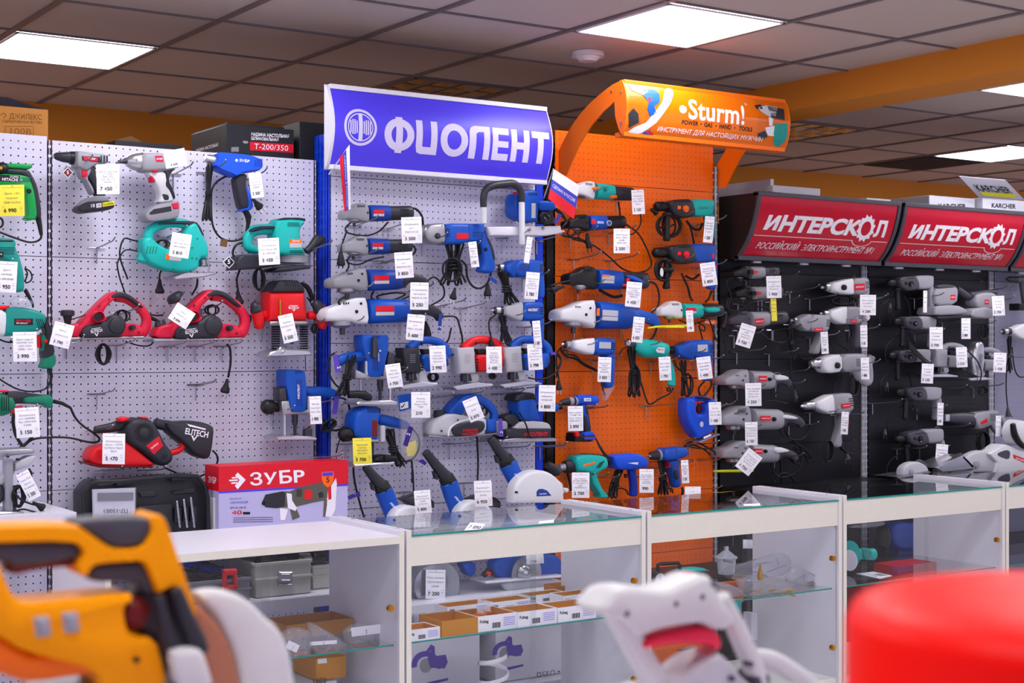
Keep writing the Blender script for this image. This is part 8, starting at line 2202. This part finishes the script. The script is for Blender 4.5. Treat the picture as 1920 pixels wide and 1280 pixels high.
# ---- first glass counter
fr('D3', 4.86)
_YW = 5.05
t = T('circular_saw', 'grey circular saw with round guard and 7 200 tag, behind the first glass counter', 'saw', (320, 800))
part(t, 'blade_guard', 'greyp', lt((345, 665), [(105, .05), (150, .055), (163, .04), (165, .0), (165, -.02)], 40))
part(t, 'blade', 'steel', lt((300, 660), [(118, .057), (124, .056), (124, .052)], 40))
part(t, 'arbor', 'silver', lt((300, 665), [(22, .07), (30, .066), (30, .055)], 24))
part(t, 'foot_plate', 'alu', pf([(150, 815), (500, 795), (520, 815), (160, 835)], .06, .1, .003))
part(t, 'handle', 'blue', pf([(490, 530), (585, 515), (585, 590), (560, 612), (530, 600), (510, 560)], .0, .05, .014, 1))
part(t, 'knob', 'dark', tb([(500, 750, 16), (530, 740, 18)], .03, 12), tb([(450, 760, 12), (480, 755, 12)], .04, 10))
tag((327, 565), 124, 185, '7 200', ['Пила дисковая', 'ПД3-70 Фиолент', '2000Вт'], 'on the grey circular saw behind the glass', 1, o=.075)
fr('D3', 4.84)
t = T('circular_saw', 'blue circular saw with large steel blade, behind the first glass counter', 'saw', (920, 730))
part(t, 'upper_guard', 'blue', pf([(700, 505), (780, 480), (900, 470), (1080, 465), (1130, 500), (1140, 600), (1040, 620), (900, 625), (720, 620), (690, 560)], .02, .06, .014, 1))
part(t, 'blade', 'silver', lt((905, 590), [(60, .05), (112, .048), (114, .044)], 40))
part(t, 'arbor', 'steel', lt((905, 586), [(12, .075), (34, .07), (52, .058), (54, .05)], 28))
part(t, 'arbor_bolt', 'white', lt((905, 586), [(8, .085), (12, .08), (12, .07)], 12))
part(t, 'lower_guard', 'lgrey', pf([(740, 640), (1060, 615), (1100, 650), (1090, 690), (980, 720), (820, 725), (770, 700)], .055, .03, .01, 1))
part(t, 'foot_plate', 'white', pf([(640, 640), (1140, 600), (1140, 612), (650, 655)], .07, .12, .003))
part(t, 'front_grip', 'black', tb([(630, 600, 20), (660, 570, 22), (690, 590, 18)], .04, 12))
part(t, 'lever', 'red', tb([(650, 585, 10), (670, 590, 10)], .065, 8))
tag((950, 440), 110, 88, '7 700', [], 'on the blue circular saw behind the glass', -4, o=.095, small=True)
fr('D3', 4.34)
pn = solo('acrylic_stand', 'thin clear acrylic divider standing on the glass shelf', 'divider', 'glass', wb(WZ((690, 745), ZS).x, WZ((690, 745), ZS).x + .003, 4.45, 4.6, ZS, .78))
KW = dict()
tray('low white tray at the back left of the glass shelf, behind the brown one', (400, 855), (690, 822), .03, .09)
tray('white tray with yellow-brown inside at the back of the glass shelf', (690, 838), (915, 800), .034, .09)
tray('white tray at the very back of the glass shelf, in line with the steel blade', (930, 785), (1140, 752), .03, .08)
tray('pale tray holding a brown insert, back right of the glass shelf', (1140, 802), (1420, 765), .04, .09)
tray('largest brown-lined tray at the back right of the glass shelf', (1090, 740), (1310, 712), .04, .08, 'kraft', 'card', False)
tray('plain white tray with barcode at the front left corner of the glass shelf', (130, 1022), (362, 1000), .038, .10)
tray('plain brown cardboard tray at the front left of the glass shelf', (368, 992), (592, 962), .052, .15, 'card', 'card', False)
tray('white tray of copper tips with blue sticker, front middle of the glass shelf', (598, 962), (836, 928), .052, .15, fill='white tray at the front of the glass shelf')
tray('white tray with torn edge and blue sticker, front right of the middle', (846, 932), (1090, 900), .052, .12)
tray('white tray with barcode and blue sticker at the front right of the glass shelf', (1098, 898), (1342, 868), .05, .12)
poly_bag('small clear bag with white label in the tray of copper tips', [(580, 840), (620, 800), (680, 800), (675, 840), (620, 860)], .02, None, 'copper', '', (590, 800, 675, 845, -12), d=.015)
poly_bag('flat clear bag at the right end of the glass shelf of trays', [(1330, 790), (1400, 775), (1470, 790), (1480, 830), (1380, 850), (1340, 830)], .05, None, 'copper', '', (1350, 805, 1420, 825, -5), d=.02)
# cartons with printed saws, below
def saw_carton(lab, x0, x1, Y, z0, z1, pic, marks):
 plane(Y)
 t = T('carton', lab, 'box', at=Vector(((x0 + x1) / 2, Y + .12, z0)))
 part(t, 'box_body', 'white', wb(x0, x1, Y, Y + .24, z0, z1), bev=.002)
 pic(t)
 if marks: marks(t)
 return t
def sawpic(t, cx, cy, r, lean=1.):
 an = lambda r0, r1, a0, a1, o: pf([(cx + lean * r1 * math.cos(a0 + (a1 - a0) * i / 12), cy - r1 * math.sin(a0 + (a1 - a0) * i / 12)) for i in range(13)] + [(cx + lean * r0 * math.cos(a1 - (a1 - a0) * i / 12), cy - r0 * math.sin(a1 - (a1 - a0) * i / 12)) for i in range(13)], o, .0004, .0001)
 part(t, 'printed_picture', 'purple', an(r * .62, r, -.25, 3.3, .001), pf([(cx + lean * r * .1, cy - r * .55), (cx + lean * r * 1.35, cy - r * .75), (cx + lean * r * 1.5, cy - r * .25), (cx + lean * r * 1.3, cy + r * .2), (cx + lean * r * .3, cy + r * .15)], .0016, .0004, .0001),
         pf([(cx - lean * r * .15, cy - r * .75), (cx + lean * r * .35, cy - r * 1.45), (cx + lean * r * .6, cy - r * 1.3), (cx + lean * r * .62, cy - r * .8), (cx + lean * r * .45, cy - r * .7), (cx + lean * r * .3, cy - r * 1.05), (cx + lean * r * .1, cy - r * .7)], .0022, .0004, .0001),
         pf([(cx + lean * r * .1, cy + r * 1.15), (cx + lean * r * 1.5, cy + r * .85), (cx + lean * r * 1.55, cy + r * 1.0), (cx + lean * r * .2, cy + r * 1.35)], .001, .0004, .0001), smooth=0, label='violet printed circular saw')
 part(t, 'printed_picture', 'greyp', lt((cx, cy), [(r * .5, .0008), (r * .5, .0003)], 24), smooth=0, label='grey printed saw blade')
def picA(t): sawpic(t, 265, 1170, 92)
def picB(t): sawpic(t, 762, 1095, 78)
def marksB(t):
 part(t, 'printed_marks', 'ink', tx('CE', (1020, 1220), 26, .001, -3, bold=0), bx(968, 1213, 990, 1242, .001, .0004, .0001), tx('+', (1105, 1208), 22, .001), smooth=0)
 part(t, 'mark_window', 'white', bx(972, 1217, 986, 1238, .0016, .0004, .0001))
 part(t, 'printed_marks', 'ink', lt((1065, 1215), [(18, .001), (18, .0006)], 20, .9), smooth=0)
 part(t, 'mark_window', 'white', lt((1065, 1215), [(14, .0016), (14, .0012)], 20, .9))
plane(4.80)
saw_carton('white carton with violet printed saw, left one under the shelf of trays', W((60, 1200)).x, W((605, 1200)).x, 4.80, .202, .505, picA, None)
plane(4.78)
saw_carton('white carton with violet printed saw and CE mark, right one under the shelf of trays', W((705, 1200)).x, W((1160, 1200)).x, 4.78, .202, .51, picB, marksB)
plane(4.30)
t = T('glass_jar', 'small glass jar with brown contents at the bottom left of the first glass counter', 'jar', WZ and (215, 1290), at=Vector((W((215, 1250)).x, 4.3, .186)))
cx_ = W((215, 1250)).x
part(t, 'glass_body', 'jar', wcyl(Vector((cx_, 4.3, .186)), Vector((cx_, 4.3, .27)), .034, 28))
part(t, 'contents', 'maroon', wcyl(Vector((cx_, 4.3, .19)), Vector((cx_, 4.3, .25)), .031, 24))
part(t, 'lid', 'lgrey', wcyl(Vector((cx_, 4.3, .27)), Vector((cx_, 4.3, .282)), .036, 28))
t = T('coil_strip', 'white curled plastic strip standing in front of the printed cartons', 'strip', (700, 1280))
sp = []
for i in range(40):
 a = .5 + i * .30
 sp.append((690 + 95 * math.cos(a), 1100 + i * 6.2 + 26 * math.sin(a), .055 * math.sin(a)))
part(t, 'strip', 'white', sweep([W((p[0], p[1]), _Y - p[2]) for p in sp], [.008] * 40, 8, .35, .6, 0))
# cards on the counter glass
def card(lab, pts, z, text, a=0):
 q = [WZ(p, z) for p in pts]
 o = solo('price_card', lab, 'card', 'paper', (q + [v + Vector((0, 0, .0012)) for v in q], [(0, 1, 2, 3), (7, 6, 5, 4), (0, 4, 5, 1), (1, 5, 6, 2), (2, 6, 7, 3), (3, 7, 4, 0)]))
 if text:
  V, F, w_ = flat(text, 1)
  f = lambda u, v: q[0] + (q[1] - q[0]) * u + (q[3] - q[0]) * v + Vector((0, 0, .0018))
  part(o, 'lettering', 'ink2', ([f(.12 + vx / w_ * .76, .72 - vy * .36) for vx, vy in V], F), smooth=0)
fr('D3')
card('white card with grey handwriting lying on the first glass counter top', [(545, 268), (640, 278), (610, 312), (508, 318)], .8892, '7 890')
card('small white card lying near the right end of the first glass counter top', [(980, 262), (1074, 250), (1072, 268), (975, 276)], .8892, '')
fr('D4')
card('small white card lying on the second glass counter top', [(992, 152), (1096, 148), (1094, 160), (990, 163)], .8892, '')
# ---- second glass counter
fr('D4', 4.42)
t = T('gas_regulator', 'grey dome-shaped gas regulator on the second counter shelf', 'regulator', (882, 590))
part(t, 'body', 'lgrey', tb([(882, 590, 52), (882, 545, 56), (882, 490, 62)], 0, 24, cap=.1))
part(t, 'flange', 'lgrey', tb([(882, 492, 70), (882, 482, 70)], 0, 28, cap=.15))
part(t, 'dome', 'greyp', tb([(882, 480, 62), (882, 462, 40), (882, 446, 20)], 0, 24, cap=.1))
part(t, 'cap_nut', 'silver', tb([(882, 448, 17), (882, 418, 15)], 0, 10, cap=.1))
part(t, 'outlet', 'silver', lt((932, 517), [(6, .09), (9, .085), (9, .03)], 12))
part(t, 'base_ring', 'dark', tb([(882, 605, 52), (882, 590, 54)], 0, 24, cap=.1))
plane(4.30)
t = T('pressure_gauge', 'round pressure gauge at the left end of the second counter shelf', 'gauge', (465, 690))
part(t, 'case', 'mech', lt((465, 628), [(44, .012), (47, .008), (47, -.02)], 32))
part(t, 'dial', 'gauge', lt((465, 628), [(40, .0125), (40, .0115)], 32))
part(t, 'needle', 'ink', pf([(461, 630), (466, 598), (469, 631)], .0135, .0005, .0001), *[bx(465 + 34 * math.cos(q) - 2, 628 + 34 * math.sin(q) - 2, 465 + 34 * math.cos(q) + 2, 628 + 34 * math.sin(q) + 2, .0132, .0004, .0001) for q in [2.4 + i * .5 for i in range(10)]])
part(t, 'stem', 'steel', tb([(475, 668, 6), (460, 700, 6)], .0, 8))
plane(4.28)
t = T('brass_nozzle', 'small upright brass nozzle among the bags on the second counter shelf', 'nozzle', (1097, 640))
part(t, 'nozzle_body', 'gold', tb([(1097, 640, 15), (1097, 600, 17), (1097, 585, 12), (1097, 575, 14), (1097, 560, 8), (1097, 535, 7)], .02, 14, cap=.1))
poly_bag('big puffed clear bag behind the brass nozzle', [(900, 600), (950, 545), (1050, 525), (1140, 500), (1220, 470), (1290, 465), (1310, 530), (1290, 600), (1150, 625), (960, 640)], -.06, (930, 600, 990, 635, 10), 'gold', 'brass fittings at the left end of the big puffed bag', None, d=.07)
poly_bag('clear bag of pinkish nozzles at the right end of the second counter shelf', [(1270, 640), (1330, 530), (1400, 570), (1500, 615), (1545, 655), (1480, 672), (1370, 675)], .0, (1400, 640, 1525, 655, 16), 'skin', 'pinkish nozzles in the right bag of the second counter')
poly_bag('clear bag of brass pieces at the front of the second counter shelf', [(960, 620), (1080, 630), (1200, 640), (1320, 680), (1300, 700), (1140, 740), (1010, 745), (990, 690)], .06, (1020, 685, 1300, 730, 26), 'brass', 'brass pieces in the front bag of the second counter')
poly_bag('crumpled clear bag right of the pressure gauge', [(500, 610), (560, 580), (640, 590), (760, 600), (800, 650), (700, 690), (560, 700), (500, 680)], .0, None, 'brass', '')
poly_bag('clear bag with a few gold pieces beside the foreground handle', [(800, 640), (900, 650), (990, 690), (1000, 735), (880, 750), (840, 710)], .07, (850, 705, 910, 725, 6), 'gold', 'gold pieces in the small bag beside the foreground handle')
# behind the second counter
fr('D4', 4.96)
_YW = 5.08
t = T('gas_torch', 'orange torch in a hanging blister pack behind the second counter', 'torch', (1080, 520))
part(t, 'blister', 'dark', bx(985, 330, 1140, 525, .0, .006, .002))
part(t, 'handle', 'orange', tb([(1083, 515, 28), (1083, 440, 28), (1083, 372, 26)], .03, 14))
part(t, 'nozzle', 'steel', tb([(1085, 372, 16), (1090, 345, 14), (1120, 340, 14)], .03, 12))
tag((1022, 375), 68, 56, '', ['Горелка', 'газовая'], 'on the orange torch behind the second counter', 1, o=.02, small=True)
hooks('metal peg hook carrying the orange torch', (1110, 330))
fr('D4', 4.88)
t = T('case_handle', 'black carrying handle of a case on the rack, seen through the second counter', 'case', (515, 600))
part(t, 'handle', 'black', tb([(450, 590, 12), (450, 535, 12), (470, 528, 12), (580, 522, 12), (588, 535, 12), (590, 590, 12)], .0, 10))
part(t, 'case_body', 'case', wb(W((425, 600)).x, W((600, 600)).x, 4.86, 5.04, .522, W((500, 588)).z), bev=.004)
solo('teal_tool', 'teal power tool lying on the rack behind the second counter', 'tool', 'teal', pf([(595, 590), (620, 560), (700, 550), (770, 560), (780, 590), (700, 600)], .0, .06, .02, 1), wb(W((600, 600)).x, W((775, 600)).x, 4.88, 4.98, .522, W((690, 592)).z))
fr('D4', 4.62)
t = T('tool_case', 'orange tool case standing under the second counter shelf', 'tool case', (1000, 1060), at=Vector((W((1000, 1000)).x, 4.7, 0)))
xa_, xb_ = W((935, 1000)).x, W((1075, 1000)).x
za_ = W((1000, 830)).z
part(t, 'case_body', 'sturmd', wb(xa_, xb_, 4.70, 4.82, .5, za_ + .02), bev=.006)
part(t, 'side_label', 'lilac', pf([(950, 890), (1040, 880), (1040, 1000), (955, 1010)], -.078, .001, .0002))
t = solo('teal_tool', 'teal tool box corner with orange dot under the second counter shelf', 'tool', 'teal', pf([(870, 760), (985, 752), (985, 835), (930, 842), (880, 800)], -.06, .05, .01))
part(t, 'lock_button', 'orange', lt((930, 828), [(10, -.056), (14, -.058), (14, -.07)], 14))
plane(4.66)
t = T('tool_case', 'low orange tool case seen through the loop of the grey foreground handle', 'tool case', (610, 1170), at=Vector((W((610, 1100)).x, 4.7, .2)))
part(t, 'case_body', 'sturmd', wb(W((440, 1100)).x, W((790, 1100)).x, 4.7, 4.9, W((610, 1172)).z, W((610, 1050)).z), bev=.006)
part(t, 'grip_slot', 'maroon', pf([(565, 1075), (660, 1055), (690, 1052), (680, 1068), (600, 1082)], -.036, .004, .001))
plane(4.45)
for lab, pts, z in (('white printed leaflet on the floor of the second counter', [(470, 1160), (640, 1150), (680, 1190), (560, 1200)], .187), ('teal and white leaflet on the floor of the second counter', [(500, 1240), (620, 1225), (640, 1262), (510, 1275)], .187)): card(lab, pts, z, 'Паспорт')
solo('rack_post', 'narrow grey box with black print standing beside the orange case', 'box', 'boxgrey', bx(1042, 840, 1080, 1010, .0, .05, .002))
# ---- third counter
fr('D5', 4.40)
t = T('funnel', 'teal plastic funnel lying on its side on the third counter shelf', 'funnel', (540, 600))
part(t, 'cone', 'teal', tb([(470, 545, 78), (480, 545, 60), (505, 545, 30), (560, 545, 30), (600, 545, 34)], .0, 24, cap=.05))
part(t, 'mouth', 'teal2', lt((575, 545), [(26, .035), (34, .03), (34, .0)], 20))
part(t, 'rim', 'white', tb([(462, 580, 58), (468, 580, 60)], .0, 24, cap=.1))
c = card('white printed price card lying on the third counter shelf', [(505, 655), (600, 645), (710, 668), (640, 684)], .5388, '3 600')
plane(4.84)
t = T('blue_tool', 'dark blue tool on the rack behind the third counter', 'tool', (790, 530), at=Vector((W((790, 500)).x, 4.84, .502)))
part(t, 'housing', 'blued', pf([(725, 370), (800, 360), (870, 370), (870, 525), (760, 530), (715, 480)], .03, .08, .02, 1), wb(W((740, 500)).x, W((860, 500)).x, 4.83, 4.92, .502, W((790, 500)).z))
part(t, 'grip', 'black', tb([(650, 400, 40), (660, 450, 46), (650, 500, 44)], .0, 14))
solo('carton', 'red carton low behind the red foreground machine', 'box', 'redbox', wb(W((440, 900)).x, W((860, 900)).x, 4.74, 4.95, .085, W((640, 690)).z), bev=.003)
plane(4.45)
b = solo('carton', 'red carton with white print in the counter at the right edge', 'box', 'redbox', wb(WZ((1395, 720), ZS).x, WZ((1395, 720), ZS).x + .25, 4.42, 4.56, ZS, W((1420, 600)).z), bev=.003)
plane(4.42)
part(b, 'lettering', 'logow', tx('5500/1.6', (1420, 694), 12, .001, -3, wpx=66), smooth=0)
plane(4.46)
solo('clear_lid', 'clear blister lid lying on the rack behind the third counter', 'lid', 'bag', pf([(470, 380), (660, 355), (680, 370), (640, 390), (480, 400)], -.36, .02, .006, 1))
# ================================================================ foreground, out of focus
TZ = .98
tb_ = T('display_table', 'white display table under the foreground tools, just below the picture', 'table', at=Vector((1.0, 1.0, 0)))
part(tb_, 'table_top', 'white', wb(.2, 1.75, .25, 1.5, TZ - .03, TZ), bev=.003)
for x, y in ((.24, .3), (1.71, .3), (.24, 1.46), (1.71, 1.46)): part(tb_, 'leg', 'alu', wcyl(Vector((x, y, 0)), Vector((x, y, TZ - .03)), .02, 14))
# ---- orange mitre saw
fr('D1', 1.27)
t = T('mitre_saw', 'orange and black mitre saw with white blade guard, blurred at lower left', 'saw', (500, 1400), at=Vector((W((500, 1000)).x, 1.27, TZ)))
part(t, 'upper_frame', 'orsaw', pf([(-200, 300), (490, 278), (560, 330), (700, 425), (745, 438), (900, 430), (965, 330), (950, 245), (985, 212), (1040, 228), (1072, 300), (1130, 470), (1252, 830), (1236, 900), (1170, 840), (1140, 690), (1090, 672), (1010, 720), (990, 700), (930, 532), (880, 510), (620, 532), (575, 560), (548, 620), (490, 575), (502, 520), (538, 450), (470, 384), (-200, 405)], .025, .05, .008, 1))
part(t, 'lower_frame', 'orsaw', pf([(-200, 480), (0, 515), (40, 620), (75, 700), (130, 770), (240, 775), (845, 712), (850, 760), (790, 800), (815, 950), (870, 990), (1000, 1010), (1040, 1150), (1080, 1320), (620, 1320), (630, 1215), (200, 1100), (100, 1060), (0, 990), (-200, 960)], .03, .06, .01, 1))
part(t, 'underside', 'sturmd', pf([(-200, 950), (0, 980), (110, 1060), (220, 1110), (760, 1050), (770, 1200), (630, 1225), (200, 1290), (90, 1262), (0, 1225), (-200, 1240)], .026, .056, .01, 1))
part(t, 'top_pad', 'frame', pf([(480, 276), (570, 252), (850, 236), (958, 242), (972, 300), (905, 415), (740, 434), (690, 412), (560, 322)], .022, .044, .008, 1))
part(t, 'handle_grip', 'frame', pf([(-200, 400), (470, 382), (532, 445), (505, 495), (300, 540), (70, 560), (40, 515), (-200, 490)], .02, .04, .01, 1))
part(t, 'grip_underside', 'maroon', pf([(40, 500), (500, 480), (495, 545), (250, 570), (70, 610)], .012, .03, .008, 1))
part(t, 'trigger', 'frame', pf([(580, 550), (620, 535), (880, 515), (935, 540), (985, 700), (970, 740), (900, 700), (890, 640), (605, 652), (582, 605)], .018, .036, .008, 1))
part(t, 'trigger_pivot', 'maroon', lt((860, 850), [(60, .02), (110, .014), (120, .0)], 28))
for x0, y0 in ((218, 868), (398, 842)): part(t, 'brush_cap', 'greyp', pf([(x0, y0), (x0 + 100, y0 - 8), (x0 + 118, y0 + 118), (x0 + 20, y0 + 132)], .034, .01, .004))
part(t, 'screw', 'black', lt((872, 1138), [(14, .035), (20, .032), (20, .02)], 16))
part(t, 'laser_tube', 'dark', tb([(1000, 735, 34), (1040, 900, 40), (1110, 1150, 50), (1160, 1330, 55)], .034, 16), tb([(1110, 690, 40), (1160, 850, 60), (1230, 1010, 70), (1260, 1080, 66)], .03, 16))
part(t, 'motor_body', 'frame', pf([(850, 690), (1110, 680), (1250, 900), (1300, 1080), (1180, 1330), (1040, 1330), (1000, 1000), (880, 990)], .008, .04, .01, 1))
part(t, 'warning_label', 'fgw', pf([(1085, 1095), (1150, 1068), (1270, 1068), (1305, 1110), (1370, 1330), (1130, 1330)], .052, .02, .006, 1))
fr('P', 1.27)
part(t, 'blade_guard', 'fgw', pf([(366, 1114), (405, 1106), (445, 1112), (478, 1132), (500, 1156), (524, 1174), (546, 1215), (560, 1300), (570, 1420), (430, 1420), (455, 1300), (440, 1225), (410, 1165)], .0, .03, .01, 1))
part(t, 'guard_side', 'skin', pf([(362, 1125), (412, 1165), (442, 1225), (458, 1300), (450, 1420), (380, 1420), (372, 1250)], .005, .03, .008, 1))
part(t, 'base', 'alu', wb(W((-30, 1300)).x, W((480, 1300)).x, 1.2, 1.5, TZ, TZ + .05), wb(W((60, 1300)).x, W((330, 1300)).x, 1.25, 1.31, TZ + .05, W((200, 1270)).z), bev=.004)
# ---- grey saw handle with red trigger
fr('D4', 1.10)
t = T('saw_handle', 'pale grey loop handle with red trigger, blurred at bottom centre', 'saw', (600, 1300), at=Vector((W((600, 1200)).x, 1.1, TZ)))
part(t, 'loop_top', 'fgw', pf([(105, 830), (130, 785), (195, 702), (290, 672), (400, 692), (520, 702), (640, 650), (750, 600), (805, 608), (832, 680), (900, 800), (960, 900), (870, 965), (760, 905), (640, 920), (480, 945), (365, 1000), (335, 970), (255, 880), (165, 870)], .025, .05, .014, 1))
part(t, 'loop_limb', 'fgw', tb([(160, 800, 72), (250, 960, 74), (350, 1130, 78), (470, 1330, 80), (520, 1420, 80)], .0, 18, 1.1, .3))
part(t, 'loop_limb', 'fgw', tb([(845, 740, 56), (930, 900, 60), (1000, 1060, 62), (1060, 1200, 62), (1090, 1300, 60)], .0, 18, 1.1, .3))
part(t, 'loop_bottom', 'lgrey', pf([(480, 1330), (640, 1232), (700, 1172), (790, 1120), (860, 1090), (920, 1140), (1010, 1250), (1110, 1340), (1110, 1420), (500, 1420)], .02, .05, .012, 1))
part(t, 'motor_cover', 'fgw', tb([(1060, 1110, 46), (1160, 1130, 58), (1280, 1200, 62), (1400, 1290, 62), (1480, 1400, 60)], .0, 18, 1., .2, sm=2))
part(t, 'motor_grille', 'frame', pf([(1060, 1220), (1120, 1190), (1180, 1230), (1170, 1330), (1070, 1330)], .01, .03, .008, 1))
part(t, 'trigger', 'pinkred', pf([(360, 1025), (480, 975), (640, 945), (740, 928), (805, 936), (852, 975), (866, 1055), (842, 1085), (790, 1045), (600, 1035), (420, 1062), (375, 1068)], .016, .032, .008, 1))
part(t, 'trigger_lock', 'pinkred', pf([(782, 1080), (815, 1090), (825, 1150), (800, 1155)], .012, .024, .005))
part(t, 'lock_button', 'pinkred', pf([(615, 665), (650, 620), (700, 592), (740, 600), (730, 650), (640, 680)], .014, .028, .008, 1))
for q in ((258, 845), (568, 782), (735, 738), (802, 655), (1045, 1165), (930, 1255)): part(t, 'screw', 'frame', lt(q, [(14, .0255), (20, .025), (20, .015)], 16))
part(t, 'body', 'lgrey', wb(W((420, 1400)).x, W((1300, 1400)).x, 1.08, 1.22, TZ, W((800, 1400)).z), bev=.006)
# ---- red drum
fr('P', .62)
cx_ = WX((2050, 1132), 0.001)
r0 = ray((2050, 1132))
c = Vector((0, 0, CZ)) + r0 * .74
R_ = .12
t = T('tool_case', 'glossy red rounded machine cover, strongly blurred at lower right', 'machine', at=Vector((c.x, c.y, TZ)))
prof = [(R_, TZ), (R_, c.z - .012), (R_ - .004, c.z - .004), (R_ - .012, c.z), (R_ - .04, c.z + .003), (.03, c.z + .005), (.001, c.z + .005)]
V, F = [], []
n = 64
for r, z in prof:
 for i in range(n): V.append(Vector((c.x + r * math.cos(2 * PI * i / n), c.y + r * math.sin(2 * PI * i / n), z)))
for j in range(len(prof) - 1):
 for i in range(n): F.append((j * n + i, j * n + (i + 1) % n, (j + 1) * n + (i + 1) % n, (j + 1) * n + i))
F.append(tuple(range(n))[::-1])
part(t, 'cover', 'fgred', (V, F))
